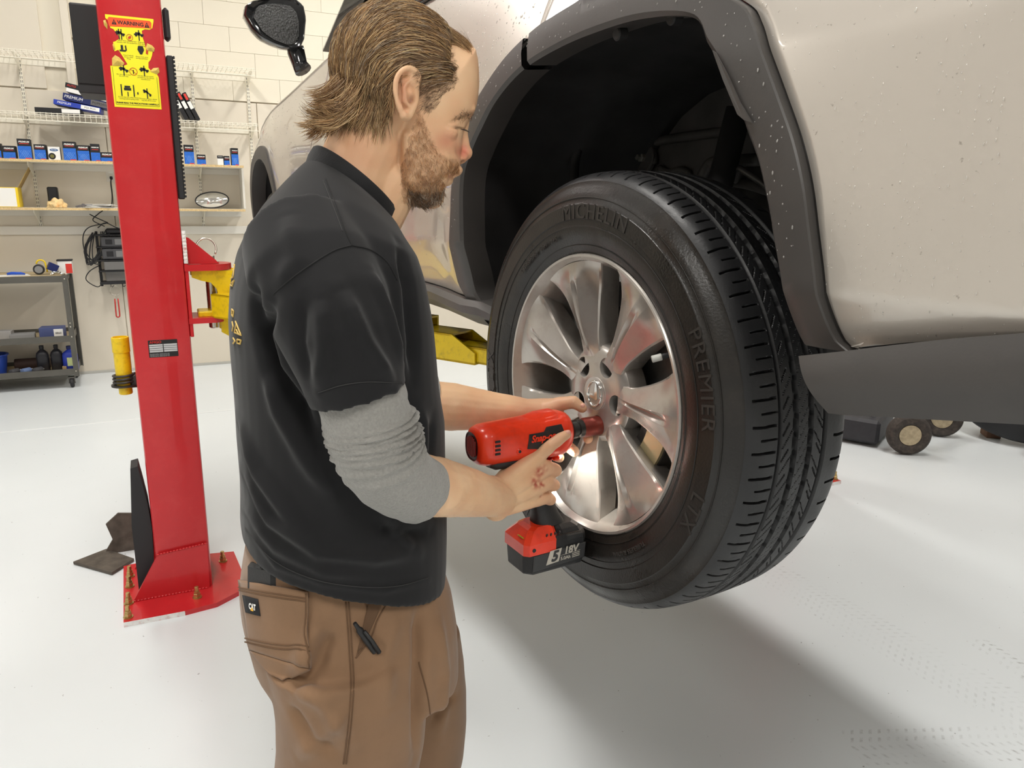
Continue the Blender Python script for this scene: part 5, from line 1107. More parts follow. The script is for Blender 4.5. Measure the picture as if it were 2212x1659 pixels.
    sme = grid_mesh(np.array(rows)); sme.materials.append(ALLOY); sme.polygons.foreach_set('use_smooth', [True] * len(sme.polygons)); sme.set_sharp_from_angle(angle=math.radians(16))
    for k in range(7):
        o = bpy.data.objects.new('spoke', sme); COL.objects.link(o); o.parent = t; o.rotation_euler = (math.radians(23 + k * 360 / 7), 0, 0)
    # hub with five drilled lug holes
    hb = MB(); hb.lathe((0, 0, 0), (1, 0, 0), [(0.001, 0.0235), (0.033, 0.0235), (0.036, 0.0255), (0.060, 0.0255), (0.0765, 0.0265), (0.086, 0.034), (0.089, 0.05), (0.086, 0.07), (0.001, 0.07)], 96)
    hub = hb.build('hub', ALLOY, t, True, 35, True)
    cu = MB()
    for k in range(5):
        a = math.radians(-99 + 72 * k); cu.cyl((0.0, 0.0572 * math.cos(a), 0.0572 * math.sin(a)), (0.062, 0.0572 * math.cos(a), 0.0572 * math.sin(a)), 0.0185, 0.0172, seg=32)
    co = cu.build('cut', None, t, fix=True); md = hub.modifiers.new('b', 'BOOLEAN'); md.object = co; md.operation = 'DIFFERENCE'; md.solver = 'EXACT'
    me = evalmesh(hub); hub.modifiers.clear(); hub.data = me; bpy.data.objects.remove(co); me.polygons.foreach_set('use_smooth', [True] * len(me.polygons)); me.set_sharp_from_angle(angle=math.radians(35))
    for k in range(5):
        a = math.radians(-99 + 72 * k); p = Vector((0.06, 0.0572 * math.cos(a), 0.0572 * math.sin(a)))
        MB().cyl(p, p + Vector((-0.02, 0, 0)), 0.0100, 0.0095, seg=6, bev=0.0015).build('lug_nut', DKM if k else STEEL, t)
    # centre cap with the oval chrome emblem
    cp = MB().lathe((0.0235, 0, 0), (-1, 0, 0), [(0.031, -0.001), (0.031, 0.0012), (0.0295, 0.002), (0.026, 0.0012), (0.001, 0.0012)], 56).build('centre_cap', ALLOY, t, True, 35, True)
    X0 = 0.0215
    rot = math.radians(-8)
    def E2(y, z): return Vector((X0, -(y * math.cos(rot) - z * math.sin(rot)), y * math.sin(rot) + z * math.cos(rot)))
    oval = [E2(0.0195 * math.cos(a), 0.0225 * math.sin(a)) for a in np.linspace(0, 2 * math.pi, 41)]
    MB().tube(oval, 0.0021, 8).build('emblem_oval', CHROME, t, True)
    Ls = [E2(*p) for p in ((0.0015, 0.0215), (0.006, 0.019), (0.0105, 0.004), (0.0125, -0.006), (0.009, -0.0088), (-0.0185, -0.0085), (-0.0185, -0.0045), (-0.006, -0.0045), (0.0035, -0.003), (0.0028, 0.004))]
    MB().loft([[p + Vector((0.001, 0, 0)) for p in Ls], [p + Vector((-0.0022, 0, 0)) for p in Ls]]).build('emblem_stroke', CHROME, t, fix=True)
    # tyre valve
    a = math.radians(151); pv = Vector((0.016, 0.2105 * math.cos(a), 0.2105 * math.sin(a))); dv = Vector((-0.7, -0.5 * math.cos(a), -0.5 * math.sin(a))).normalized()
    MB().cyl(pv + dv * -0.02, pv + dv * 0.008, 0.0042, seg=14).build('valve_stem', RUB, t, True, 30); MB().cyl(pv + dv * 0.006, pv + dv * 0.022, 0.0055, seg=14, bev=0.001).build('valve_cap', mat('valve_grey', (0.45, 0.45, 0.42), 0.4), t, True, 30)
    return finish(t, hubm, label, loc, yaw)
build_wheel('rear_wheel', 'silver seven-spoke alloy wheel with wet tyre', tuple(WC), WYAW)
fw_ = Vector(WC) + Vector((_uu * 2.79 + np.array([0, 0, -0.0]))) + Vector(_n) * 0.03
build_wheel('front_wheel', 'front wheel in the far arch', tuple(fw_), CYAW, False)
# ================================================================ IMPACT WRENCH (held on the lowest lug)
WN = Vector((math.cos(WYAW), math.sin(WYAW), 0)); WU = Vector((-math.sin(WYAW), math.cos(WYAW), 0)); UP = Vector((0, 0, 1))
_a = math.radians(-99)
LUG = WC + WU * (0.0572 * math.cos(_a)) + UP * (0.0572 * math.sin(_a)) + WN * 0.03
GA = -WN; GS = -WU            # gun axis runs back towards the man; GS points to the camera side
tool = thing('impact_wrench', 'red cordless impact wrench with black battery held on the wheel lug', 'power tool', tuple(LUG))
G = lambda a, s, u: tuple(GA * a + GS * s + UP * u)   # along axis, sideways, up (tool space)
REDP = mat('tool_red', lin(232, 58, 26), 0.3, coat=0.3, var=0.05, vscale=25, dirt=lin(150, 36, 18), dscale=22, damt=0.4)
BLKP = mat('tool_black', (0.018, 0.018, 0.019), 0.5, bump=0.1, bscale=300, dirt=lin(75, 72, 68), dscale=30, damt=0.25)
SOCK = mat('socket_red', lin(120, 48, 38), 0.35, metal=0.5, var=0.25, vscale=40, dirt=lin(70, 60, 56), dscale=30, damt=0.8)
DSTL = mat('dark_anvil', (0.06, 0.058, 0.055), 0.35, metal=0.8)
MB().lathe((0, 0, 0), GA, [(0.014, -0.018), (0.0172, -0.016), (0.0174, 0.036), (0.0160, 0.0385), (0.0160, 0.041)], 36).build('socket', SOCK, tool, True, 30)
MB().lathe((0, 0, 0), GA, [(0.0148, 0.040), (0.0160, 0.041), (0.0160, 0.050), (0.0135, 0.0515), (0.0135, 0.054), (0.0165, 0.055), (0.0165, 0.064), (0.014, 0.066), (0.014, 0.078), (0.019, 0.08), (0.021, 0.088)], 32).build('anvil', DSTL, tool, True, 30)
# housing: lofted rounded sections along the axis
def rsec(a, hw, hu, cu, p=2.6, n=40, flat=0.0):
    out = []
    for k in range(n):
        t = 2 * math.pi * k / n; c, s = math.cos(t), math.sin(t)
        x = hw * math.copysign(abs(c) ** (2 / p), c); y = hu * math.copysign(abs(s) ** (2 / p), s)
        out.append(Vector(G(a, x, cu + y)))
    return out
secs = [rsec(a, hw, hu, cu, p) for a, hw, hu, cu, p in ((0.072, 0.020, 0.022, 0, 2.0), (0.074, 0.026, 0.029, 0, 2.1), (0.080, 0.031, 0.035, 0, 2.3), (0.090, 0.0335, 0.0385, 0, 2.5), (0.105, 0.034, 0.0395, 0, 2.6), (0.125, 0.034, 0.039, 0.0005, 2.6), (0.15, 0.0335, 0.037, 0.0, 2.6), (0.19, 0.033, 0.0355, 0, 2.6), (0.225, 0.0325, 0.0345, 0, 2.6), (0.24, 0.0315, 0.0335, 0, 2.6), (0.25, 0.028, 0.030, 0, 2.6), (0.2545, 0.022, 0.0245, 0, 2.6))]
hs = MB().loft(secs).build('motor_housing', REDP, tool, True, 60, True)
# hood over the hammer case, moulded line, side vents, screw, black underside
top_ = [rsec(a, hw, hu, cu, 2.4, 32) for a, hw, hu, cu in ((0.098, 0.022, 0.02, 0.0195), (0.106, 0.0265, 0.0225, 0.0205), (0.135, 0.0265, 0.0225, 0.0195), (0.158, 0.022, 0.018, 0.019), (0.172, 0.015, 0.012, 0.0225))]
MB().loft(top_).build('hammer_hood', REDP, hs, True, 60, True)
def sidept(a, u, off=0.0):
    # surface point on the camera side of the housing
    hw = float(interp(a, [0.072, 0.08, 0.105, 0.15, 0.24], [0.02, 0.031, 0.034, 0.0335, 0.0315])); hu = float(interp(a, [0.072, 0.08, 0.105, 0.15, 0.24], [0.022, 0.035, 0.0395, 0.037, 0.0335]))
    k = min(0.98, abs(u) / hu); return Vector(G(a, hw * (1 - k ** 2.6) ** (1 / 2.6) + off, u))
def sidepatch(poly, m, name, parent, off=0.0006, th=0.0006, sub=10):
    """thin patch following the side of the housing; poly in (a, u)"""
    from mathutils.geometry import tessellate_polygon
    pts = []
    for i in range(len(poly)):
        p, q = Vector((*poly[i], 0)), Vector((*poly[(i + 1) % len(poly)], 0)); n = max(1, int((q - p).length / 0.004))
        pts += [p.lerp(q, k / n) for k in range(n)]
    bm = bmesh.new(); f = bm.faces.new([bm.verts.new(p) for p in pts]); bmesh.ops.triangulate(bm, faces=[f]); bmesh.ops.subdivide_edges(bm, edges=bm.edges[:], cuts=2, use_grid_fill=False); bmesh.ops.triangulate(bm, faces=bm.faces[:])
    for v in bm.verts: v.co = sidept(v.co.x, v.co.y, off + th)
    me = bpy.data.meshes.new('p'); bm.to_mesh(me); bm.free(); return link(name, me, m, parent, True)
KB = mat('label_black', (0.015, 0.014, 0.014), 0.5, dirt=lin(90, 40, 30), dscale=60, damt=0.5)
lb = sidepatch([(0.172, -0.008), (0.168, 0.016), (0.14, 0.0165), (0.134, 0.0235), (0.104, 0.0245), (0.1, 0.012), (0.122, -0.008), (0.132, -0.014)], KB, 'logo_panel', hs)
me = textmesh('Snap-on', 0.0160, shear=0.25, offset=0.0006)
for v in me.vertices: c = v.co.copy(); v.co = sidept(0.1415 - c.x * 0.9, 0.0075 + c.y + c.x * 0.02, 0.0022)
link('lettering', me, REDP, lb)
vp = sidepatch([(0.233, -0.010), (0.217, -0.012), (0.215, 0.012), (0.219, 0.016), (0.231, 0.016), (0.234, 0.012)], REDP, 'vent_recess', hs, 0.0003)
for k in range(4):
    u = -0.008 + k * 0.0068; pa, pb = sidept(0.231, u, 0.0012), sidept(0.222, u, 0.0012); MB().tube([pa, pb], 0.0020, 6).build('vent_slot', BLKP, vp)
p = sidept(0.186, -0.010, -0.002); MB().cyl(p, p + GS * 0.004, 0.0055, seg=20, bev=0.0012).build('screw_boss', REDP, hs, True, 30); MB().cyl(p + GS * 0.0035, p + GS * 0.0043, 0.0028, seg=6).build('screw', BLKP, hs)
rg_ = []
for f in (1.0, 0.9): rg_.append([p_ + GA * (0.0005 + (0.002 if f > 0.95 else 0.0005)) for p_ in rsec(0.2545, 0.0215 * f, 0.0235 * f, 0)])
MB().loft(rg_, False, True).build('rear_grille', mat('grille_dark', lin(70, 16, 14), 0.5), hs, fix=True)
for k in range(-3, 4):
    hh = 0.017 * math.sqrt(max(0.05, 1 - (k / 4.2) ** 2)); MB().box(Vector(G(0.2572, k * 0.0045, 0)), (0.0016, 0.0014, hh * 2)).build('grille_bar', mat('grille_red', lin(130, 28, 20), 0.45), hs)
bt = [rsec(a, hw, hu, cu, 3, 28) for a, hw, hu, cu in ((0.12, 0.018, 0.012, -0.03), (0.135, 0.024, 0.012, -0.032), (0.18, 0.025, 0.01, -0.033), (0.222, 0.024, 0.009, -0.033), (0.232, 0.018, 0.006, -0.031))]
MB().loft(bt).build('underside', BLKP, tool, True, 50, True)
# handle, trigger, lamp, battery foot
hp = [(0.142, 0.0, -0.025), (0.139, 0, -0.05), (0.132, 0, -0.08), (0.124, 0, -0.11), (0.114, 0, -0.14), (0.108, 0, -0.16)]
rings = []
for i, (a, s, u) in enumerate(hp):
    ha, hs_ = ((0.026, 0.019), (0.023, 0.018), (0.0215, 0.0175), (0.0215, 0.0175), (0.024, 0.019), (0.03, 0.024))[i]
    rings.append([Vector(G(a + ha * math.copysign(abs(math.cos(t)) ** .8, math.cos(t)), s + hs_ * math.copysign(abs(math.sin(t)) ** .8, math.sin(t)), u)) for t in np.linspace(0, 2 * math.pi, 29)[:-1]])
MB().loft(rings).build('handle', BLKP, tool, True, 60, True)
MB().box(Vector(G(0.112, 0, -0.052)), (0.016, 0.02, 0.028), bev=0.005).build('trigger', mat('trigger_red', lin(190, 20, 20), 0.3), tool)
lp = MB().box(Vector(G(0.098, 0, -0.042)), (0.016, 0.03, 0.01), bev=0.004).build('lamp_shroud', REDP, tool)
MB().ball(Vector(G(0.0875, 0.004, -0.0425)), (0.003, 0.006, 0.0035), 12, 8).build('work_lamp', mat('lamp_white', (1, 1, 1), 0.3, emit=(1.0, 0.97, 0.9), estr=60.0), lp, True)
ll = bpy.data.lights.new('work_light', 'SPOT'); ll.energy = 2.2; ll.spot_size = math.radians(115); ll.spot_blend = 0.6; ll.shadow_soft_size = 0.004; ll.color = (1.0, 0.97, 0.88)
lo = bpy.data.objects.new('work_light', ll); COL.objects.link(lo); lo.parent = tool; lo.location = G(0.08, 0.004, -0.044); lo.rotation_euler = (Vector(WN * 1.0 + Vector((0, 0, -0.30)))).to_track_quat('-Z', 'Y').to_euler()
# battery: chamfered box seen from its long side
BA = 0.108; BZ = -0.205
def bsec(u, ea, es, ca=0.0, ch=0.012):
    A_, S_ = ea, es; poly = [(-A_ + ch, -S_), (A_ - ch, -S_), (A_, -S_ + ch), (A_, S_ - ch), (A_ - ch, S_), (-A_ + ch, S_), (-A_, S_ - ch), (-A_, -S_ + ch)]
    return [Vector(G(BA + ca + a, s, u)) for a, s in poly]
bat = MB().loft([bsec(BZ - 0.034, 0.055, 0.031), bsec(BZ - 0.031, 0.061, 0.0355), bsec(BZ - 0.028, 0.063, 0.037), bsec(BZ + 0.012, 0.0655, 0.0385), bsec(BZ + 0.022, 0.064, 0.038), bsec(BZ + 0.03, 0.06, 0.036)]).build('battery', BLKP, tool, fix=True)
bat['label'] = 'black battery pack printed 18V 5.0Ah'
MB().loft([[Vector(G(BA + a, 0.0388, BZ + u)) for a, u in ((0.052, -0.024), (-0.056, -0.021), (-0.058, 0.008), (0.05, 0.004))], [Vector(G(BA + a, 0.0402, BZ + u)) for a, u in ((0.050, -0.022), (-0.054, -0.019), (-0.056, 0.006), (0.048, 0.002))]]).build('side_panel', mat('battery_grey', (0.04, 0.04, 0.041), 0.55), bat, fix=True)
ft = MB().loft([bsec(BZ + 0.006, 0.0345, 0.0395, 0.032, 0.008), bsec(BZ + 0.026, 0.0345, 0.0395, 0.032, 0.008), bsec(BZ + 0.044, 0.026, 0.026, 0.024, 0.008), bsec(BZ + 0.048, 0.02, 0.022, 0.02, 0.008)]).build('battery_shoe', REDP, tool, fix=True)
for k in range(4): MB().box(Vector(G(BA + 0.022 - k * 0.0085, 0.034, BZ + 0.0345)), (0.002, 0.003, 0.008), Euler((0.5, 0.2, 0))).build('shoe_slot', BLKP, ft)
MB().cyl(Vector(G(BA + 0.05, 0.0385, BZ + 0.016)), Vector(G(BA + 0.05, 0.0402, BZ + 0.016)), 0.0035, seg=16).build('shoe_screw', BLKP, ft)
for k in range(3): MB().box(Vector(G(BA + 0.06, 0.02 - k * 0.006, BZ + 0.0335)), (0.008, 0.004, 0.001), Euler((0, 0.4, 0))).build('charge_light', mat('led_yellow', lin(170, 165, 30), 0.4), ft)
MB().loft([bsec(BZ + 0.022, 0.026, 0.037, -0.032, 0.008), bsec(BZ + 0.038, 0.024, 0.03, -0.028, 0.008), bsec(BZ + 0.045, 0.02, 0.024, -0.022, 0.008)]).build('battery_head', BLKP, tool, fix=True)
MB().box(Vector(G(BA - 0.034, 0.0375, BZ + 0.0235)), (0.034, 0.005, 0.012), bev=0.002).build('release_button', BLKP, bat)
# battery print: slanted S panel, 18V, 5.0Ah
SLV = mat('print_silver', lin(190, 184, 172), 0.45)
F0 = Vector(G(BA, 0.0406, BZ)); FX = -GA; FY = (UP + FX * 0.02).normalized()
def bflat(poly, m, name, off=0.0):
    a_ = [F0 + FX * x + UP * y + GS * off for x, y in poly]; return MB().loft([a_, [p + GS * 0.0003 for p in a_]]).build(name, m, bat, fix=True)
bflat([(-0.026, -0.017), (0.0, -0.015), (0.006, 0.009), (-0.018, 0.008)], SLV, 'print_panel')
place_text('lettering', '5', 0.026, F0 + FX * -0.0095 + UP * -0.004 + GS * 0.0008, FX, UP, MATS['battery_grey'], bat, shear=0.25, offset=0.0012)
place_text('lettering', '18V', 0.0185, F0 + FX * 0.025 + UP * 0.0015 + GS * 0.0004, FX, UP, SLV, bat, shear=0.15, offset=0.0007)
place_text('lettering', '5.0Ah', 0.0088, F0 + FX * 0.014 + UP * -0.0115 + GS * 0.0004, FX, UP, SLV, bat, offset=0.0003)
bflat([(0.004, -0.0055), (0.045, -0.004), (0.045, -0.0035), (0.004, -0.005)], SLV, 'print_line')
for k in range(3): bflat([(0.028, -0.0145 + k * 0.0032), (0.044, -0.0138 + k * 0.0032), (0.044, -0.0123 + k * 0.0032), (0.028, -0.013 + k * 0.0032)], SLV, 'print_bar')
# ================================================================ THE MECHANIC
YM = 1.05       # his median plane
man = thing('person', 'man in black t-shirt and brown work trousers holding a red impact wrench', 'person', (0.22, 1.05, 0))
ML = Vector((0.22, 1.05, 0))
def V3(px, py, Y): return atY(px, py, Y)
class Blob:
    """closed primitives collected for one voxel union"""
    def __init__(s): s.mb = MB()
    def cone(s, a, b, ra, rb, seg=20):
        a = Vector(a); b = Vector(b); d = b - a; L = d.length
        if L < 1e-6: return s.ell(a, (ra, ra, ra))
        d.normalize(); x, y, _ = frame(d); R = []
        for k in range(1, 6): t = math.pi / 2 * k / 6; R.append((a - d * ra * math.cos(t), ra * math.sin(t)))
        R += [(a, ra), (b, rb)]
        for k in range(1, 6): t = math.pi / 2 * k / 6; R.append((b + d * rb * math.sin(t), rb * math.cos(t)))
        s.mb.loft([[p + (x * math.cos(2 * math.pi * j / seg) + y * math.sin(2 * math.pi * j / seg)) * r for j in range(seg)] for p, r in R]); return s
    def chain(s, pts, rad):
        for i in range(len(pts) - 1): s.cone(pts[i], pts[i + 1], rad[i], rad[i + 1])
        return s
    def ell(s, c, r, rot=None, seg=24, rings=14):
        c = Vector(c); R = []
        for i in range(1, rings):
            t = math.pi * i / rings; ring = []
            for k in range(seg):
                p = Vector((r[0] * math.sin(t) * math.cos(2 * math.pi * k / seg), r[1] * math.sin(t) * math.sin(2 * math.pi * k / seg), -r[2] * math.cos(t)))
                if rot is not None: p = rot @ p
                ring.append(c + p)
            R.append(ring)
        s.mb.loft(R); return s
    def lens(s, outline, half, p=2.4, rows=14, Y=YM, cen=None):
        """outline: list of (x, z) in the median plane; inflated to half width"""
        o = np.array(outline); c = np.array(cen) if cen is not None else o.mean(0); n = len(o); R = []
        fs = np.sin(np.linspace(0.06, math.pi / 2, rows))
        for sg in (-1, 1):
            seq = fs if sg < 0 else fs[::-1][1:]
            for f in seq:
                w = half * max(0.0, 1 - f ** p) ** (1 / p); q = c + (o - c) * f; R.append([Vector((a, Y + sg * w, b)) for a, b in q])
        s.mb.loft(R); return s
RY = lambda a: Matrix.Rotation(math.radians(a), 3, 'Y')
RZ = lambda a: Matrix.Rotation(math.radians(a), 3, 'Z')
def med(px, py): p = V3(px, py, YM); return (p.x, p.z)
HYAW = math.radians(-9.0); HPIV = V3(850, 200, YM); _HR = Matrix.Rotation(HYAW, 3, 'Z'); _HRn = np.array(_HR)
def hrot(p): return HPIV + _HR @ (Vector(p) - HPIV)
def hinv(p): return HPIV + _HR.transposed() @ (Vector(p) - HPIV)
def HF(px, py, lat, s=-1):
    """head-frame point that shows at (px, py) when it lies lat to the camera side of the median plane; s=+1 gives its twin"""
    p = hinv(V3(px, py, YM - lat)); p.y = YM - lat if s < 0 else YM + lat; return p
B = Blob()
# ---- head
cr = V3(864, 153, YM)
B.ell(cr, (0.0830, 0.071, 0.0775), RY(18), 40, 26)
face = [(1016, 112), (1022, 150), (1023, 188), (1019, 226), (1014, 246), (1001, 268), (990, 298), (987, 330), (985, 352), (982, 366), (972, 382), (960, 393), (956, 404), (947, 416), (941, 430), (928, 440), (906, 442), (882, 434), (860, 420), (848, 385), (842, 330), (840, 270), (838, 200), (850, 130), (900, 90), (970, 85)]
fo = catmull([med(*p) for p in face] + [med(*face[0])], 120)[:-1]
B.lens(fo, 0.061, 2.25, rows=20, cen=med(912, 250))
for s in (-1, 1):
    B.cone(HF(886, 300, 0.046, s), HF(892, 388, 0.037, s), 0.013, 0.014); B.cone(HF(892, 388, 0.037, s), HF(928, 425, 0.014, s), 0.014, 0.012)      # jaw line
    B.ell(HF(955, 286, 0.044, s), (0.020, 0.014, 0.014), RZ(s * 20)); B.ell(HF(1000, 238, 0.022, s), (0.0105, 0.018, 0.0075), RZ(-s * 30))          # cheek bone, brow ridge
    B.ell(HF(922, 345, 0.043, s), (0.032, 0.015, 0.032)); B.ell(HF(985, 268, 0.029, s), (0.0105, 0.0118, 0.0112))                                  # cheek, eyeball under the lowered lid
    B.ell(HF(993, 339, 0.0105, s), (0.0090, 0.0070, 0.0072)); B.ell(HF(972, 366, 0.016, s), (0.010, 0.010, 0.009))
    # ear: helix, anti-helix, bowl, tragus, lobe
    E = lambda px, py, o: HF(px, py, 0.070 + o, s)
    hx = [(895, 196), (903, 178), (902, 160), (888, 148), (871, 151), (859, 167), (855, 190), (859, 214), (865, 235), (872, 250), (880, 253), (887, 241), (891, 228)]
    hp_ = catmull([E(px, py, 0.006 + 0.010 * max(0, min(1, (895 - px) / 30)) - 0.005 * (i > 9)) for i, (px, py) in enumerate(hx)], 44)
    B.chain([Vector(p) for p in hp_], [0.0040 if i < 32 else 0.0056 for i in range(44)])
    B.ell(E(877, 198, 0.001), (0.0175, 0.0065, 0.033), RZ(s * 14)); B.ell(E(878, 175, 0.003), (0.013, 0.006, 0.018), RZ(s * 14))
    B.chain([E(886, 170, 0.007), E(874, 192, 0.010), E(874, 218, 0.009), E(886, 228, 0.006)], [0.0035, 0.0045, 0.0048, 0.0042]); B.ell(E(895, 214, 0.001), (0.006, 0.006, 0.009))
B.chain([V3(998, 262, YM), V3(993, 288, YM), V3(994, 310, YM), V3(995, 330, YM)], [0.0065, 0.0072, 0.0088, 0.0105])
B.ell(V3(996.5, 331, YM), (0.0118, 0.0112, 0.0105)); B.cone(V3(985, 330, YM), V3(990, 342, YM), 0.011, 0.0085)
B.ell(V3(976, 371, YM), (0.0120, 0.021, 0.0082), RY(-20)); B.ell(V3(959, 391, YM), (0.0098, 0.018, 0.0078), RY(-10)); B.ell(V3(929, 427, YM), (0.018, 0.022, 0.016))
B.mb.v = [tuple(hrot(v)) for v in B.mb.v]
# ---- neck and trunk core (under the shirt)
B.chain([V3(830, 235, YM), V3(800, 300, YM), V3(772, 362, YM), V3(745, 440, YM)], [0.056, 0.051, 0.052, 0.06])
B.chain([V3(868, 375, YM), V3(835, 400, YM), V3(800, 450, YM)], [0.036, 0.044, 0.05])
for s in (-1, 1): B.cone(V3(742, 465, YM) + Vector((0, s * 0.025, 0)), Vector((0.20, YM + s * 0.14, 1.37)), 0.035, 0.03)
B.cone(Vector((0.21, YM, 1.36)), Vector((0.23, YM, 1.02)), 0.10, 0.10)
# ---- right arm (camera side)
RSH = Vector((0.185, 0.90, 1.375)); REL = V3(838, 1026, 0.88); RWR = V3(1078, 1078, 1.035)
B.chain([RSH, REL], [0.045, 0.037]); fm = REL.lerp(RWR, 0.38)
B.chain([REL, fm + Vector((0, 0, -0.002)), REL.lerp(RWR, 0.72), RWR], [0.038, 0.0425, 0.036, 0.029])
B.cone(V3(1062, 1060, 1.03), V3(1072, 1096, 1.033), 0.025, 0.0225)          # flattened wrist
# back of the hand
kn = {'i': V3(1163, 986, 1.046), 'm': V3(1180, 1010, 1.044), 'r': V3(1183, 1042, 1.046), 'p': V3(1178, 1074, 1.052)}
wr = {'i': V3(1082, 1050, 1.036), 'm': V3(1082, 1066, 1.034), 'r': V3(1084, 1082, 1.035), 'p': V3(1090, 1094, 1.042)}
for k, (r0, r1) in {'i': (0.0185, 0.0135), 'm': (0.0185, 0.014), 'r': (0.0175, 0.0132), 'p': (0.016, 0.0122)}.items(): B.cone(wr[k], kn[k], r0, r1)
B.ell(V3(1130, 1050, 1.048), (0.042, 0.02, 0.033), RY(8)); B.ell(V3(1112, 1082, 1.046), (0.034, 0.017, 0.018), RY(6))
# index finger lies along the housing
B.chain([kn['i'], V3(1190, 962, 1.034), V3(1211, 947, 1.036), V3(1224, 939, 1.041)], [0.0122, 0.0102, 0.0094, 0.0080])
# the others close round the handle
HB = lambda a, s, u: LUG + GA * a + GS * s + UP * u
def curl(k, mid, tipu, r, drop=0.0):
    m_ = V3(*mid); a_out = (m_ - LUG).dot(GA)
    B.chain([kn[k], m_, HB(a_out - 0.004, 0.002, tipu - 0.003), HB(a_out + 0.010, -0.024, tipu - 0.004), HB(a_out + 0.026, -0.026, tipu - 0.004)], [r * 1.12, r * 1.06, r, r * 0.95, r * 0.88])
curl('m', (1199, 1016, 1.048), -0.058, 0.0112); curl('r', (1196, 1048, 1.050), -0.082, 0.0106); curl('p', (1189, 1080, 1.055), -0.105, 0.0095)
# thumb goes round the far side of the handle
B.chain([V3(1088, 1042, 1.045), V3(1118, 1005, 1.075), HB(0.165, -0.025, -0.055), HB(0.140, -0.034, -0.058), HB(0.118, -0.034, -0.055)], [0.018, 0.0165, 0.013, 0.0115, 0.009])
B.chain([V3(1112, 1020, 1.055), V3(1140, 1005, 1.055)], [0.016, 0.014])
# ---- left arm (far side)
LSH = Vector((0.195, 1.21, 1.375)); LEL = V3(890, 872, 1.20); LWR = V3(1140, 892, 1.155)
B.chain([LSH, LEL], [0.05, 0.043]); B.chain([LEL, LEL.lerp(LWR, 0.35), LEL.lerp(LWR, 0.72), LWR], [0.044, 0.042, 0.032, 0.0255])
lk = V3(1195, 884, 1.145)
B.cone(LWR, lk, 0.026, 0.020); B.cone(V3(1150, 905, 1.15), V3(1212, 915, 1.142), 0.024, 0.02)
# thumb over the nose of the tool, fingertips under it
B.chain([V3(1180, 884, 1.14), V3(1212, 872, 1.125), V3(1238, 868, 1.112), V3(1258, 882, 1.105)], [0.017, 0.0125, 0.0115, 0.0085])
B.chain([V3(1205, 915, 1.142), V3(1250, 925, 1.138), V3(1272, 940, 1.118), V3(1270, 948, 1.092)], [0.013, 0.0105, 0.0102, 0.0088])
B.chain([V3(1205, 920, 1.145), V3(1268, 928, 1.148), V3(1290, 942, 1.13), V3(1290, 948, 1.108)], [0.013, 0.0105, 0.0098, 0.0085])
B.chain([V3(1195, 930, 1.142), V3(1222, 960, 1.13), V3(1240, 975, 1.108), V3(1238, 972, 1.078)], [0.013, 0.0105, 0.0100, 0.0088])
B.chain([V3(1190, 935, 1.145), V3(1200, 985, 1.13), V3(1208, 988, 1.105), V3(1206, 986, 1.085)], [0.012, 0.0098, 0.0092, 0.008])
skin_me = remeshed(B.mb, 0.0020, 5, 0.5)
co, no = mesh_np(skin_me)
def projv(P):
    c = (P - CAMO[None]) @ RW; return np.stack([PX0 + FPX * c[:, 0] / c[:, 2], PY0 + FPX * c[:, 1] / c[:, 2]], -1)
def twin(P):
    """head points folded onto the camera side of the median plane, as picture positions: both cheeks get the same features"""
    q = (P - np.array(HPIV)) @ _HRn + np.array(HPIV); q[:, 1] = YM - np.abs(q[:, 1] - YM); return projv((q - np.array(HPIV)) @ _HRn.T + np.array(HPIV)), q
SAG, HQ = twin(co)
headmask = (co[:, 2] > 1.45) & (SAG[:, 0] < 1030)
# carve eye crease, nostrils, mouth line, ear hollow
def gpush(cx, cz, sx, sz, amp, sel, ang=0.0):
    c, s = math.cos(math.radians(ang)), math.sin(math.radians(ang)); dx = (SAG[:, 0] - cx) * c + (SAG[:, 1] - cz) * s; dz = -(SAG[:, 0] - cx) * s + (SAG[:, 1] - cz) * c
    return amp * np.exp(-(dx / sx) ** 2 - (dz / sz) ** 2) * sel
off = np.abs(HQ[:, 1] - YM)
d_ = np.zeros(len(co))
d_ += gpush(990, 258, 14, 3.0, -0.003, headmask, -18) + gpush(986, 277, 16, 2.2, -0.0024, headmask, 14) + gpush(966, 382, 14, 2.2, -0.0032, headmask, -5)
d_ += gpush(1000, 349, 4.5, 3, -0.004, headmask & (off < 0.014) & (off > 0.003)) + gpush(990, 330, 5, 12, -0.0028, headmask & (off > 0.008), -20)
d_ += gpush(890, 214, 7, 10, -0.006, headmask & (off > 0.06)) + gpush(886, 190, 8, 10, -0.004, headmask & (off > 0.066)) + gpush(878, 166, 10, 6, -0.003, headmask & (off > 0.07)) + gpush(864, 200, 3, 26, -0.002, headmask & (off > 0.07)) + gpush(940, 300, 40, 14, 0.0, headmask)
# knuckle creases and veins on hands and forearms: fine relief
hn = np.array([noise.noise(Vector(p) * 70) for p in co[::1]]) if len(co) < 400000 else np.zeros(len(co))
d_ += 0.0007 * hn * (~headmask)
co = co + no * d_[:, None]; set_np(skin_me, co - np.array(ML)[None])
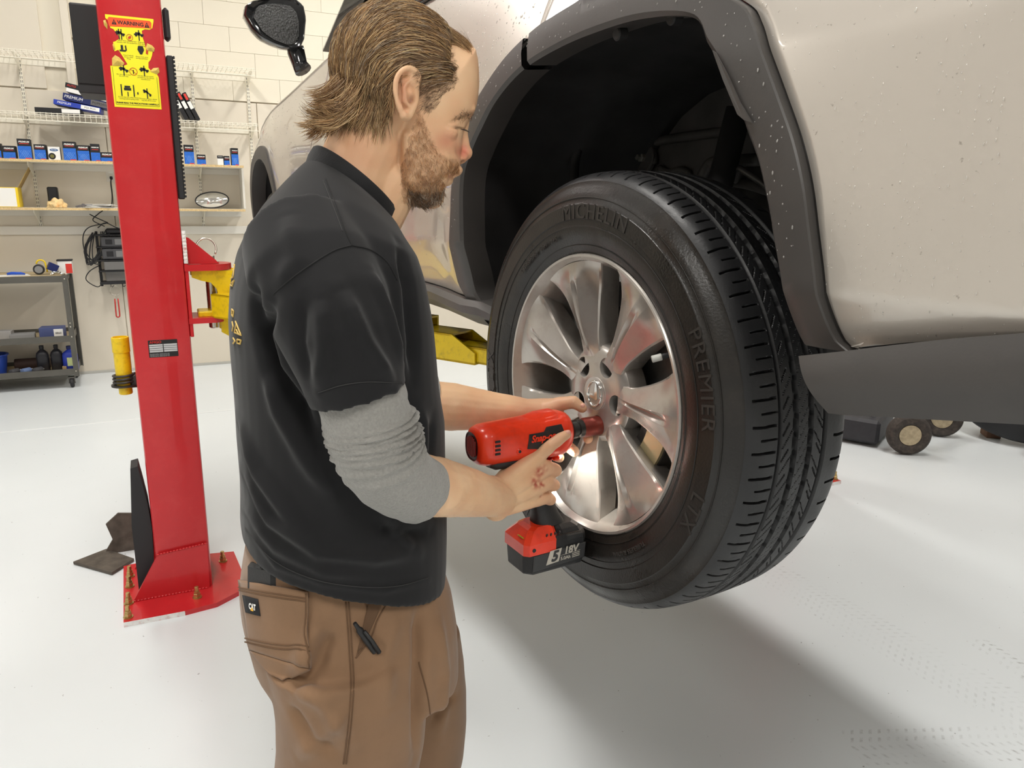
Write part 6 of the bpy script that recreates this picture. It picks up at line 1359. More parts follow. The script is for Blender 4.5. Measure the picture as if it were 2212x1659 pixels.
# skin colours: flush, lips, stubble shade, scrape on the knuckles
def col_lin(*c): return np.array(lin(*c))
base = np.repeat(col_lin(238, 198, 158)[None], len(co), 0)
def blend(c, f): global base; base = base * (1 - f[:, None]) + np.array(c)[None] * f[:, None]
def gm(cx, cz, sx, sz, sel=1.0, ang=0.0): return np.clip(gpush(cx, cz, sx, sz, 1.0, np.ones(len(co)) * sel, ang), 0, 1)
fn = np.array([noise.noise(Vector(p) * 35) for p in co]); fn2 = np.array([noise.noise(Vector(p) * 160) for p in co])
blend(col_lin(226, 172, 132), np.clip(0.22 + 0.5 * fn, 0, 0.5))
blend(col_lin(214, 110, 92), 0.8 * gm(1002, 328, 14, 18, headmask)); blend(col_lin(206, 122, 98), 0.55 * gm(965, 305, 26, 22, headmask)); blend(col_lin(208, 124, 98), 0.5 * gm(872, 200, 14, 46, headmask & (off > 0.07)))
blend(col_lin(190, 100, 88), 0.8 * gm(968, 379, 11, 4.5, headmask & (off < 0.024))); blend(col_lin(190, 112, 84), 0.35 * gm(760, 330, 80, 60, headmask))
bpoly = [(905, 238), (918, 262), (930, 300), (948, 330), (968, 345), (990, 348), (990, 368), (962, 378), (952, 386), (962, 398), (950, 440), (905, 448), (868, 432), (866, 360), (885, 300)]
def inpoly(P, poly):
    x, y = P[:, 0], P[:, 1]; r = np.zeros(len(P), bool); j = len(poly) - 1
    for i in range(len(poly)):
        xi, yi = poly[i]; xj, yj = poly[j]; r ^= ((yi > y) != (yj > y)) & (x < (xj - xi) * (y - yi) / (yj - yi + 1e-12) + xi); j = i
    return r
beard = inpoly(SAG + np.stack([fn2 * 6, fn * 8], -1), bpoly) & headmask
blend(col_lin(140, 96, 66), 0.42 * beard * np.clip(0.7 + fn2, 0.2, 1)); blend(col_lin(74, 58, 46), 0.55 * gm(925, 428, 32, 16, headmask & beard))
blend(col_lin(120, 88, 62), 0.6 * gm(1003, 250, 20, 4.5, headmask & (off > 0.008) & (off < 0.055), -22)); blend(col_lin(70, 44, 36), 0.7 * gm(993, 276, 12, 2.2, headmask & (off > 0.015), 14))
blend(col_lin(120, 60, 44), 0.8 * gm(890, 216, 5, 8, headmask & (off > 0.06))); blend(col_lin(60, 26, 22), 0.85 * gm(1000, 349, 5, 3, headmask & (off < 0.016)))  # ear hollow and nostrils darkened, their inner shade put into the skin colour
temple = inpoly(SAG + np.stack([fn2 * 10, fn * 10], -1), [(975, 95), (985, 125), (990, 155), (986, 182), (962, 196), (945, 215), (934, 245), (914, 240), (902, 180), (905, 120), (940, 90)]) & headmask
blend(col_lin(120, 90, 66), 0.5 * temple * np.clip(0.75 + fn2, 0, 1))
for (px, py, rr_, am) in ((1165, 1020, 11, .95), (1158, 1045, 12, .8), (1172, 1048, 8, .9), (1150, 1035, 9, .6), (1172, 1075, 4, .7), (1178, 1012, 7, .7)):
    c = V3(px, py, 1.03); rad = rr_ * 1.1 / FPX; f = np.exp(-(((co[:, 0] - c.x) / rad) ** 2 + ((co[:, 2] - c.z) / rad) ** 2)) * (co[:, 1] < 1.05) * np.clip(0.75 + 1.5 * fn2, 0, 1); blend(col_lin(170, 26, 22), min(1.0, am * 1.15) * f)
blend(col_lin(176, 120, 100), 0.4 * np.clip((co[:, 0] - 0.53) / 0.04, 0, 1) * (~headmask))
ca = skin_me.color_attributes.new('tone', 'FLOAT_COLOR', 'POINT'); ca.data.foreach_set('color', np.concatenate([base, np.ones((len(base), 1))], 1).reshape(-1))
SKIN = mat('skin', (0.6, 0.4, 0.3), 0.46, attr='tone', sss=0.12, bump=0.12, bscale=700, spec=0.4)
body_o = link('body', skin_me, SKIN, man, True); body_o['label'] = 'head with beard, neck, bare forearms and hands'
# finger nails
NAIL = mat('nail', lin(225, 170, 150), 0.3)
for c, d in ((V3(1227, 934, 1.036), Vector((0.8, -0.5, 0.35))), (V3(1259, 876, 1.099), Vector((0.9, -0.2, 0.1)))):
    MB().ball(c - ML, (0.0052, 0.0028, 0.0042), 12, 8).build('finger_nail', NAIL, man, True)
# ---- lashes and brows
HB_ = mat('lash', (0.03, 0.02, 0.015), 0.6)
for s in (-1,):
    q = MB()
    for k in range(14):
        p = hrot(HF(986 + k * 1.3, 276 + k * 0.5, 0.038 - k * 0.0010, s)); q.tube([p - ML, p + Vector((0.004, s * 0.0015, -0.0035)) - ML], 0.00018, 3)
    o = q.build('eyelashes', HB_, man); o['kind'] = 'stuff'
# ---------------------------------------------------------------- hair and beard strands
def strands(name, curves, r0, cols, m, seg=3, label=None, kind='stuff'):
    """curves: list of (n, 3) arrays -> one mesh of tapering tubes with a colour per strand"""
    vs, fs, cs = [], [], []; o = 0
    for ci, c in enumerate(curves):
        n = len(c); d = np.gradient(c, axis=0); d /= np.linalg.norm(d, axis=1, keepdims=True) + 1e-9
        a = np.cross(d, np.array([0.3, 0.9, 0.2])); a /= np.linalg.norm(a, axis=1, keepdims=True) + 1e-9; b = np.cross(d, a)
        w = (r0[ci] if hasattr(r0, '__len__') else r0) * np.concatenate([np.ones(n - 3), [0.85, 0.55, 0.12]])
        ring = np.stack([c + (a * math.cos(2 * math.pi * k / seg) + b * math.sin(2 * math.pi * k / seg)) * w[:, None] for k in range(seg)], 1)
        vs.append(ring.reshape(-1, 3)); idx = np.arange(n * seg).reshape(n, seg) + o; j = np.roll(idx, -1, 1)
        fs.append(np.stack([idx[:-1], j[:-1], j[1:], idx[1:]], -1).reshape(-1, 4)); cs.append(np.repeat(cols[ci][None], n * seg, 0)); o += n * seg
    vs = np.concatenate(vs) - np.array(ML)[None]; fs = np.concatenate(fs); cs = np.concatenate(cs)
    me = bpy.data.meshes.new(name); me.from_pydata(vs.tolist(), [], fs.tolist()); me.update()
    ca = me.color_attributes.new('tone', 'FLOAT_COLOR', 'POINT'); ca.data.foreach_set('color', np.concatenate([cs, np.ones((len(cs), 1))], 1).reshape(-1))
    ob = link(name, me, m, man, True); ob['kind'] = kind
    if label: ob['label'] = label
    return ob
HAIR = mat('hair', (0.2, 0.14, 0.08), 0.34, attr='tone', spec=0.6)
hc = np.array(V3(865, 153, YM)); hr = np.array([0.0860, 0.0735, 0.0800]); _R = _HRn @ np.array(RY(18)); hc = np.array(hrot(hc))
def to_l(p): return ((np.asarray(p) - hc) @ _R) / hr          # unit-sphere coordinates of the skull
def to_w(q): return hc + (np.asarray(q) * hr) @ _R.T
def sagpx(p): return twin(np.array([p]))[0][0]
hair_poly = [(1019, 118), (1006, 92), (1000, 100), (986, 90), (975, 105), (975, 130), (990, 158), (985, 180), (955, 165), (925, 140), (905, 146), (880, 140), (858, 150), (850, 190), (846, 235), (840, 262), (815, 268), (790, 262), (760, 255), (735, 262), (712, 276), (690, 260), (668, 200), (672, 130), (715, 50), (790, 0), (870, -20), (940, 0), (995, 45)]
def hair_h(px, py): return float(np.interp(px, [690, 760, 850, 950, 1010], [0.09, 0.09, 0.085, 0.075, 0.05]))
# cap under the strands
cap_poly = [(860 + (x - 860) * (0.88 if x > 900 else 0.965), 140 + (y - 140) * 0.95 - 2) if y > 60 else (min(x, 975), y - 30) for x, y in hair_poly]
capm = MB(); bm = bmesh.new(); bmesh.ops.create_icosphere(bm, subdivisions=6, radius=1.0)
dead = []
for v in bm.verts:
    w = to_w(np.array(v.co) * 1.0); s = sagpx(w)
    if not inpoly(np.array([s]), cap_poly)[0]: dead.append(v); continue
    v.co = Vector(to_w(np.array(v.co) * (1.015 + 0.5 * hair_h(*s)))) - ML
bmesh.ops.delete(bm, geom=dead, context='VERTS'); me = bpy.data.meshes.new('cap'); bm.to_mesh(me); bm.free()
link('hair_cap', me, mat('hair_base', lin(104, 80, 56), 0.7), man, True)
rng = np.random.default_rng(3); curves, cols, rad = [], [], []
palette = [lin(206, 168, 120), lin(172, 136, 94), lin(140, 108, 74), lin(232, 200, 150), lin(158, 124, 88), lin(180, 160, 138)]
tries = 0
while len(curves) < 8600 and tries < 90000:
    tries += 1
    q = rng.normal(size=3) if rng.random() < 0.8 else rng.normal(size=3) * 0.5 + np.array([0.9, 0, 0.2]); q /= np.linalg.norm(q); w = to_w(q * 0.985); s = sagpx(w)
    if not inpoly(np.array([s]), hair_poly)[0]: continue
    side = abs(q[1]); L = rng.uniform(0.05, 0.115) * (0.65 if (s[1] > 150 and s[0] > 860) else 1.0); n = 13; step = L / n
    pts = [w]; h0 = rng.uniform(0.0, 1.0); hh = hair_h(*s); clump = noise.noise(Vector(q * 6.0)); cl2 = noise.noise(Vector(q * 17.0)); ph = noise.noise(Vector(q * 9.0 + 7)); p = w.copy()
    for k in range(1, n):
        t = k / (n - 1); sp = sagpx(p)
        # combed back from the brow, falling towards the nape
        f = np.clip((985 - sp[0]) / 290.0, 0, 1); ang = math.radians(np.interp(f, [0, 0.25, 0.55, 0.8, 1.0], [158, 172, 205, 238, 262]) + 16 * clump + 10 * cl2 + rng.normal() * 3 + (18 if sp[1] > 130 else 0) * (f < 0.7))
        d = np.array([math.cos(ang), 0.0, math.sin(ang)]); d[1] = 0.10 * np.sign(q[1]) * (1 if sp[1] < 80 else 0.1)
        p = p + d * step; u = to_l(p); r = np.linalg.norm(u); lift = 1.0 + (0.015 + hh * (0.35 + 0.65 * h0)) * min(1, t * 3.0)
        if sp[0] < 760 and sp[1] > 190: lift += 0.2 * t * t * (0.3 + 0.9 * abs(ph)) * (1 if sp[0] < 735 else 0.4)       # loose ends flick out at the nape
        lift += 0.018 * math.sin(9 * t + 12 * ph)
        u = u / r * lift if (sp[1] < 250) else u / r * max(lift, min(r, lift + 0.2)); p = to_w(u); pts.append(p.copy())
    curves.append(np.array(pts)); c = np.array(palette[rng.integers(0, len(palette))]) * rng.uniform(0.8, 1.15) * (0.9 + 0.5 * clump + 0.45 * cl2); cols.append(np.clip(c, 0.01, 1)); rad.append(rng.uniform(0.00024, 0.00050))
# curled ends at the nape
for g in range(34):            # locks: bundles of strands that share a curl
    sg = rng.choice([-1, 1]) if rng.random() < 0.35 else -1; px = rng.uniform(706, 770); py = rng.uniform(170, 246); root = np.array(V3(px, py, YM)) + np.array([0, sg * rng.uniform(0.0, 0.055), 0]); a0 = math.radians(rng.uniform(222, 258)); cu = rng.uniform(-0.02, 0.07); kick = rng.uniform(0.05, 0.22) * (1 if px < 735 else 0.4); ln_ = rng.uniform(0.0028, 0.0046); tint = rng.uniform(0.75, 1.2)
    for k in range(46):
        p = root + rng.normal(size=3) * np.array([0.0035, 0.0035, 0.004]); pts = [p.copy()]; a = a0 + rng.normal() * 0.06
        for j in range(12): a -= cu + kick * (j > 5); p = p + np.array([math.cos(a), sg * 0.08, math.sin(a)]) * ln_ + (root + 0 * p - p) * 0.0; pts.append(p.copy())
        curves.append(np.array(pts)); cols.append(np.array(palette[rng.integers(0, 5)]) * tint * rng.uniform(0.85, 1.15)); rad.append(rng.uniform(0.00024, 0.00045))
nape = inpoly(SAG, [(870, 165), (852, 190), (848, 232), (842, 262), (815, 270), (790, 264), (760, 258), (735, 264), (712, 272), (705, 230), (740, 190), (800, 150)]) & headmask & (np.abs(HQ[:, 1] - YM) < 0.08)
ids = np.nonzero(nape)[0]
for i in rng.choice(ids, 2600):
    p = co[i].copy(); nrm = no[i]; pts = [p.copy()]; a = math.radians(rng.uniform(232, 262) + (16 if SAG[i][0] > 800 else 0)); L = rng.uniform(0.014, 0.034); cq = noise.noise(Vector(co[i] * 60)); a += 0.5 * cq; wob = 0.12 * cq + rng.uniform(-0.03, 0.03)
    for j in range(1, 9): a -= wob; p = p + np.array([math.cos(a), 0, math.sin(a)]) * L / 8 + nrm * (0.0016 if j < 3 else -0.0002 if j < 6 else 0.0002); pts.append(p.copy())
    curves.append(np.array(pts)); cols.append(np.array(palette[rng.integers(0, 5)]) * rng.uniform(0.6, 1.0) * (0.95 + 0.5 * cq)); rad.append(rng.uniform(0.00026, 0.0005))
strands('hair', curves, rad, cols, HAIR, label='light brown hair combed back, curling at the nape')
# beard, moustache, short temple hair, brow: roots taken from the skin itself
W0, N0 = co, no
def fuzz(mask, count, L, direc, r, pal, nm, lab=None, lift=0.3, jit=0.45):
    ids = np.nonzero(mask)[0]
    if len(ids) == 0: return
    pick = rng.choice(ids, count); cv, cl, rd = [], [], []
    for i in pick:
        p = W0[i] + rng.normal(size=3) * 0.0008; nrm = N0[i]; d = np.array(direc(SAG[i])) + rng.normal(size=3) * jit; d = d - nrm * (d @ nrm); d /= np.linalg.norm(d) + 1e-9; l = L * rng.uniform(0.5, 1.3)
        cv.append(np.array([p - nrm * 0.001, p + d * l * .3 + nrm * l * lift * .55, p + d * l * .65 + nrm * l * lift * .8, p + d * l + nrm * l * lift * 0.75])); cl.append(np.array(pal[rng.integers(0, len(pal))]) * rng.uniform(0.7, 1.25)); rd.append(r * rng.uniform(0.7, 1.2))
    strands(nm, cv, rd, cl, HAIR, label=lab)
bp_ = [lin(206, 152, 104), lin(178, 126, 84), lin(226, 176, 126), lin(150, 110, 78)]; gp = [lin(120, 94, 72), lin(90, 74, 60), lin(190, 178, 160), lin(150, 114, 84)]
bm_ = inpoly(SAG, bpoly) & headmask & (off < 0.075)
fuzz(bm_, 6500, 0.0062, lambda s: (0.25 if s[0] < 930 else 0.05, 0, -1.0), 0.00019, bp_, 'beard', 'short reddish brown beard')
chinm = bm_ & (((SAG[:, 1] + 14 * fn2 + 16 * fn > 404) & (SAG[:, 0] > 880)))
fuzz(chinm, 2400, 0.0095, lambda s: (0.2, 0, -1.0), 0.00022, gp, 'chin_beard', 'darker grey flecked chin beard', 0.5)
mou = headmask & inpoly(SAG, [(990, 346), (990, 366), (966, 376), (952, 385), (950, 372), (968, 350)]) & (off < 0.03)
fuzz(mou, 700, 0.008, lambda s: (-0.2, 0, -1.0), 0.00028, bp_, 'moustache')
fuzz(temple, 3800, 0.0085, lambda s: (-0.8, 0, -0.5), 0.0002, [lin(120, 92, 66), lin(100, 76, 54), lin(142, 112, 80)], 'temple_hair', None, 0.15, 0.25)
fore = headmask & inpoly(SAG, [(962, 80), (1021, 121), (1030, 80), (985, 40)]) & (off < 0.06)
fuzz(fore, 1500, 0.030, lambda s: (-0.75, 0, 0.45 if s[0] > 990 else 0.2), 0.00028, palette[:5], 'forelock', None, 0.16, 0.12)
brow = headmask & inpoly(SAG, [(980, 252), (1000, 240), (1020, 244), (1021, 254), (1004, 258), (985, 262)]) & (off > 0.006) & (off < 0.055)
fuzz(brow, 190, 0.0065, lambda s: (-0.7, 0, 0.1), 0.00028, [lin(120, 88, 62), lin(92, 68, 50)], 'eyebrow', None, 0.3)
arm_m = (~headmask) & (co[:, 0] < 0.5) & (co[:, 0] > 0.3) & (co[:, 2] < 1.25)
fuzz(arm_m, 700, 0.008, lambda s: (0.7, 0, -0.6), 0.00006, [lin(214, 176, 136), lin(190, 150, 110)], 'arm_hair', None, 0.25)
# ---------------------------------------------------------------- clothes
def folds(me, strokes, bvh):
    """press soft ridges / grooves into a cloth mesh along lines drawn on its surface"""
    c, n = mesh_np(me); disp = np.zeros(len(c))
    for pix, w, amp in strokes:
        pts = []
        for k in range(len(pix) - 1):
            for t in np.linspace(0, 1, 8, endpoint=(k == len(pix) - 2)):
                px = pix[k][0] + (pix[k + 1][0] - pix[k][0]) * t; py = pix[k][1] + (pix[k + 1][1] - pix[k][1]) * t; h = bvh.ray_cast(Vector(CAMO), Vector(ray(px, py)).normalized())
                if h[0] is not None: pts.append(np.array(h[0]))
        if len(pts) < 2: continue
        pts = np.array(pts); best = np.full(len(c), 1e9); tt = np.zeros(len(c))
        box = (c > pts.min(0) - 4 * w).all(1) & (c < pts.max(0) + 4 * w).all(1); ids = np.nonzero(box)[0]; cc = c[ids]; bb = np.full(len(ids), 1e9); bt = np.zeros(len(ids))
        for k in range(len(pts) - 1):
            a, b = pts[k], pts[k + 1]; ab = b - a; t = np.clip(((cc - a) @ ab) / (ab @ ab + 1e-12), 0, 1); d = np.linalg.norm(cc - (a + t[:, None] * ab), axis=1); u = d < bb; bb[u] = d[u]; bt[u] = (k + t[u]) / (len(pts) - 1)
        disp[ids] += amp * np.exp(-(bb / w) ** 2) * np.clip(np.sin(np.pi * np.clip(bt, 0.04, 0.96)) * 1.6, 0, 1)
    set_np(me, c + n * disp[:, None])
def bvh_of(me): return BVHTree.FromPolygons([v.co.copy() for v in me.vertices], [p.vertices[:] for p in me.polygons])
def surf_line(bvh, pix, off, step=6.0):
    pts = []
    for k in range(len(pix) - 1):
        n = max(2, int(math.hypot(pix[k + 1][0] - pix[k][0], pix[k + 1][1] - pix[k][1]) / step))
        for t in np.linspace(0, 1, n, endpoint=(k == len(pix) - 2)):
            h = bvh.ray_cast(Vector(CAMO), Vector(ray(pix[k][0] + (pix[k + 1][0] - pix[k][0]) * t, pix[k][1] + (pix[k + 1][1] - pix[k][1]) * t)).normalized())
            if h[0] is not None:
                nn = h[1] if h[1].dot(Vector(CAMO) - h[0]) > 0 else -h[1]
                if not pts or (h[0] - pts[-1]).length < 0.06: pts.append(h[0] + nn * off)
    return pts
def seam(bvh, pix, r, m, name, parent, off=0.0):
    pix = [tuple(q) for q in catmull(pix, 8 * len(pix))]
    pts = surf_line(bvh, pix, off)
    if len(pts) > 4:
        a = np.array([tuple(q) for q in pts])
        for _ in range(2): a[1:-1] = (a[:-2] + 2 * a[1:-1] + a[2:]) / 4
        return MB().tube([Vector(q) - ML for q in a], r, 6).build(name, m, parent, True)
def ering(px0, px1, py, Y, by, tilt=0.0, p=2.3, n=44, dz=0.0):
    a, b = V3(px0, py, Y), V3(px1, py, Y); c = (a + b) / 2; ax = (b.x - a.x) / 2; out = []
    for k in range(n):
        t = 2 * math.pi * k / n; cx, sy = math.cos(t), math.sin(t)
        x = ax * math.copysign(abs(cx) ** (2 / p), cx); y = by * math.copysign(abs(sy) ** (2 / p), sy)
        out.append(Vector((c.x + x, Y + y, c.z + dz + tilt * x)))
    return out
# ---- t-shirt
S = MB()
tr = [((676, 336), (840, 478), .070), ((655, 352), (850, 492), .10), ((618, 388), (860, 520), .14), ((575, 438), (872, 550), .174), ((540, 492), (884, 590), .19), ((515, 552), (895, 640), .195), ((501, 622), (907, 690), .188), ((497, 700), (916, 745), .178), ((501, 780), (924, 812), .172), ((507, 860), (937, 882), .168), ((512, 960), (940, 970), .160), ((519, 1050), (944, 1060), .158), ((520, 1095), (944, 1120), .160), ((520, 1135), (942, 1176), .163), ((524, 1170), (938, 1224), .166)]
def ering2(L, R_, Y, by, p=2.35, n=44):
    a, b = V3(*L, Y), V3(*R_, Y); out = []
    for k in range(n):
        t = 2 * math.pi * k / n; cx, sy = math.cos(t), math.sin(t); f = 0.5 + 0.5 * math.copysign(abs(cx) ** (2 / p), cx); q = a.lerp(b, f); out.append(Vector((q.x, Y + by * math.copysign(abs(sy) ** (2 / p), sy), q.z)))
    return out
rings = [ering2(a, b, 1.055, by, 2.0 if i < 3 else 2.35) for i, (a, b, by) in enumerate(tr)]
NECKLINE = rings[0]
# the hem dips towards the camera and at the back, then the cloth turns inside
hem = rings[-1]; cH = sum(hem, Vector()) / len(hem)
rings.append([cH + (p - cH) * 0.94 for p in hem]); rings.append([cH + (p - cH) * 0.93 + Vector((0, 0, 0.05)) for p in hem])
S.loft(rings)
def limb(pts, rad, seg=28, cap_in=0.0):
    R = []; P = [Vector(p) for p in pts]; x = None
    for i, p in enumerate(P):
        d = (P[min(i + 1, len(P) - 1)] - P[max(i - 1, 0)]).normalized()
        if x is None: x = Vector((1, 0, 0)); 
        x = (x - d * x.dot(d)).normalized(); y = d.cross(x); ra, rb = rad[i] if hasattr(rad[i], '__len__') else (rad[i], rad[i])
        R.append([p + x * ra * math.cos(2 * math.pi * k / seg) + y * rb * math.sin(2 * math.pi * k / seg) for k in range(seg)])
    if cap_in:
        c = P[-1]; d = (P[-1] - P[-2]).normalized(); R.append([c + (q - c) * 0.93 for q in R[-1]]); R.append([c + (q - c) * 0.98 - d * cap_in for q in R[-1]])
    return R
S.loft(limb([V3(650, 520, 0.95), V3(680, 590, 0.90), V3(710, 660, 0.872), V3(735, 730, 0.855), V3(758, 795, 0.848), V3(775, 855, 0.846)], [(0.07, 0.07), (0.078, 0.07), (0.073, 0.066), (0.066, 0.063), (0.060, 0.060), (0.0565, 0.058)], cap_in=0.04))
S.loft(limb([Vector((0.20, 1.17, 1.40)), Vector((0.215, 1.225, 1.36)), Vector((0.235, 1.262, 1.30)), Vector((0.262, 1.268, 1.22)), Vector((0.275, 1.265, 1.19))], [0.07, 0.075, 0.068, 0.06, 0.058], cap_in=0.03))
sh = remeshed(S, 0.0036, 14, 0.5)
bv = bvh_of(sh)
folds(sh, [([(505, 880), (560, 1020), (640, 1130), (720, 1190)], 0.0119, 0.0109), ([(520, 1010), (590, 1120), (690, 1195), (810, 1205), (905, 1195)], 0.0102, 0.0124), ([(520, 1090), (600, 1180), (700, 1235), (820, 1245)], 0.0102, 0.0078),
           ([(575, 780), (605, 890), (665, 1000), (720, 1080)], 0.0110, 0.0109), ([(735, 620), (790, 740), (855, 840)], 0.0093, 0.0109), ([(690, 640), (700, 750), (690, 850)], 0.0085, 0.0093), ([(655, 640), (650, 740), (668, 830)], 0.0076, -0.0078), ([(800, 580), (840, 680), (872, 800)], 0.0085, 0.0078),
           ([(862, 520), (885, 620), (893, 740), (890, 820)], 0.0085, -0.0139), ([(590, 650), (566, 720), (585, 800), (650, 880), (690, 960)], 0.0102, -0.0202), ([(548, 600), (555, 700), (610, 860)], 0.0102, -0.0109), ([(935, 900), (925, 1000), (890, 1080)], 0.0102, -0.0093), ([(905, 880), (915, 960), (930, 1060)], 0.0102, 0.0093),
           ([(820, 1130), (860, 1160), (930, 1150)], 0.0085, -0.0093), ([(830, 1080), (850, 1150), (900, 1180)], 0.0076, 0.0093), ([(620, 460), (640, 560), (600, 620)], 0.0119, 0.0062), ([(525, 1130), (600, 1222), (700, 1262), (830, 1276), (925, 1255)], 0.0051, 0.0034)], bv)
cs, ns = mesh_np(sh); wr_ = np.array([noise.noise(Vector((p[0] * 9, p[1] * 9, p[2] * 5))) for p in cs]); set_np(sh, cs + ns * (0.0022 * wr_)[:, None])
bv = bvh_of(sh)
SHIRT = mat('black_cotton', (0.0125, 0.0125, 0.0135), 0.85, sheen=0.12, bump=0.07, bscale=1200, var=0.12, vscale=6, spec=0.25)
cc_, _ = mesh_np(sh); set_np(sh, cc_ - np.array(ML)[None])
shirt = link('t_shirt', sh, SHIRT, man, True); shirt['label'] = 'black short-sleeved t-shirt'
SEAM = mat('shirt_seam', (0.010, 0.010, 0.0105), 0.9); STI = mat('shirt_stitch', (0.035, 0.034, 0.034), 0.8)
for pix in ([(760, 530), (725, 540), (690, 560), (640, 594), (590, 636)], [(760, 530), (800, 540), (835, 565), (858, 605)], [(703, 385), (728, 450), (746, 500), (760, 530)]): seam(bv, pix, 0.0010, SEAM, 'seam_line', shirt, 0.0)
for pix in ([(688, 848), (740, 832), (800, 825), (876, 828)], [(530, 1140), (590, 1210), (680, 1252), (780, 1268), (860, 1266), (925, 1248)], [(698, 390), (722, 452), (740, 500)]): seam(bv, pix, 0.0006, STI, 'stitch_line', shirt, 0.0003)
# print on the back, seen edge on
GOLD = mat('gold_print', lin(212, 178, 96), 0.6)
for pix in ([(500, 578), (508, 572), (505, 598), (498, 604), (500, 578)], [(501, 612), (507, 606), (503, 618), (499, 616)], [(502, 668), (506, 672), (505, 684), (502, 680), (502, 668)], [(510, 694), (522, 724), (508, 718), (512, 700)], [(512, 712), (517, 722)], [(505, 730), (509, 736), (505, 742)], [(514, 733), (522, 735), (520, 743), (514, 741), (514, 733)], [(503, 695), (505, 705), (503, 715)]):
    pts = surf_line(bv, pix, 0.0008, 2.0)
    if len(pts) > 2: MB().tube([p - ML for p in pts], 0.0011, 5).build('back_print', GOLD, shirt)
# ribbed collar band around the neck
lp_ = resample(np.array([*NECKLINE, NECKLINE[0]]), 61)[:-1]; cL = lp_.mean(0); ax_ = (np.array(V3(790, 320, YM)) - np.array(V3(745, 410, YM))); ax_ /= np.linalg.norm(ax_)
rings = []
for i in range(60):
    p = lp_[i]; o_ = p - cL; o_ /= np.linalg.norm(o_); rings.append([Vector(p + ax_ * h + o_ * r) - ML for h, r in ((-0.012, 0.004), (-0.002, 0.0055), (0.010, 0.0045), (0.0135, 0.002), (0.010, -0.002), (-0.012, -0.003))])
rings.append(rings[0]); MB().loft(rings, False, False).build('collar', mat('collar_rib', (0.011, 0.011, 0.012), 0.9, sheen=0.1, bump=0.3, bscale=500), shirt, True, 60, True)
# ---- grey thermal sleeves
GREY = mat('grey_waffle_knit', lin(150, 148, 143), 0.9, sheen=0.3, bump=0.8, bscale=420, var=0.1, vscale=300)
def sleeve(path, rad, cuff, name, wrinkles, ph=0.0):
    P = catmull([tuple(p) for p in path], 90); R = np.array([np.interp(np.linspace(0, len(rad) - 1, 90), range(len(rad)), [r[k] for r in rad]) for k in (0, 1)]).T; rings = []; x = Vector((1, 0, 0)); seg = 56
    for i in range(90):
        p = Vector(P[i]); d = Vector(P[min(i + 1, 89)] - P[max(i - 1, 0)]).normalized(); x = (x - d * x.dot(d)).normalized(); y = d.cross(x); t = i / 89; ring = []
        for k in range(seg):
            a = 2 * math.pi * k / seg; w = 0.0
            for (t0, amp, wid, skew, pa) in wrinkles:
                tt = t - t0 - skew * math.cos(a - pa); w += amp * math.exp(-(tt / wid) ** 2) * (0.6 + 0.4 * math.cos(a - pa)) * (1 + 0.6 * noise.noise(Vector((math.cos(a) * 2, math.sin(a) * 2, t0 * 30))))
            w += 0.0015 * noise.noise(Vector((math.cos(a) * 3, math.sin(a) * 3, t * 14)))
            ring.append(p + x * (R[i, 0] + w) * math.cos(a) + y * (R[i, 1] + w) * math.sin(a))
        rings.append(ring)
    c = Vector(P[-1]); rings.append([c + (q - c) * 0.95 for q in rings[-1]]); d = Vector(P[-1] - P[-3]).normalized(); rings.append([c + (q - c) * 0.97 - d * 0.02 for q in rings[-1]])
    return MB().loft([[q - ML for q in r] for r in rings]).build(name, GREY, man, True, 60, True)
wk = [(0.335, 0.007, 0.010, 0.02, 5.6), (0.38, 0.011, 0.010, 0.03, 5.6), (0.425, 0.010, 0.009, 0.04, 5.4), (0.47, 0.012, 0.010, 0.05, 5.6), (0.515, 0.011, 0.009, 0.055, 5.5), (0.56, 0.012, 0.010, 0.06, 5.6), (0.61, 0.010, 0.012, 0.05, 5.4), (0.68, 0.007, 0.016, 0.05, 5.6), (0.99, 0.0015, 0.03, 0.0, 0.0)]
o = sleeve([V3(770, 790, 0.85), V3(785, 865, 0.848), V3(799, 925, 0.85), V3(818, 980, 0.856), V3(850, 1025, 0.872), V3(905, 1060, 0.905)], [(0.048, 0.048), (0.0525, 0.05), (0.052, 0.05), (0.0515, 0.049), (0.0505, 0.048), (0.0455, 0.044)], None, 'grey_sleeve', wk); o['label'] = 'grey waffle-knit sleeve pushed up to the elbow'
o = sleeve([Vector((0.268, 1.265, 1.22)), Vector((0.285, 1.262, 1.185)), V3(860, 848, 1.225), V3(895, 866, 1.205), V3(937, 868, 1.2)], [(0.05, 0.05), (0.052, 0.052), (0.053, 0.053), (0.052, 0.052), (0.0495, 0.0495)], None, 'grey_sleeve', [(a, b, c, d, 1.0) for a, b, c, d, e in wk])
# ---- trousers
T = MB()
tq = [(532, 925, 1150, .135), (522, 938, 1215, .142), (516, 954, 1270, .154), (522, 962, 1330, .168), (540, 966, 1390, .168), (575, 968, 1440, .162)]
T.loft([ering(a, b, y, 1.05, by, -0.05, 2.4) for a, b, y, by in tq])
def leg(Y, rows, foot, Ysplay):
    R = [ering(a, b, y, Y, by, 0.0, 2.2) for a, b, y, by in rows]
    last = sum(R[-1], Vector()) / len(R[-1])
    for f, ra, rb in ((0.3, .088, .086), (0.55, .082, .08), (0.8, .076, .076), (0.93, .078, .08), (0.965, .08, .084)):
        c = last.lerp(Vector(foot), f); R.append([c + Vector((ra * math.cos(2 * math.pi * k / 44), rb * math.sin(2 * math.pi * k / 44), 0)) for k in range(44)])
    T.loft(R)
leg(0.965, [(566, 880, 1400, .10), (585, 905, 1460, .105), (594, 912, 1530, .103), (594, 908, 1600, .1), (586, 895, 1680, .098)], (0.20, 0.94, 0.03), 0)
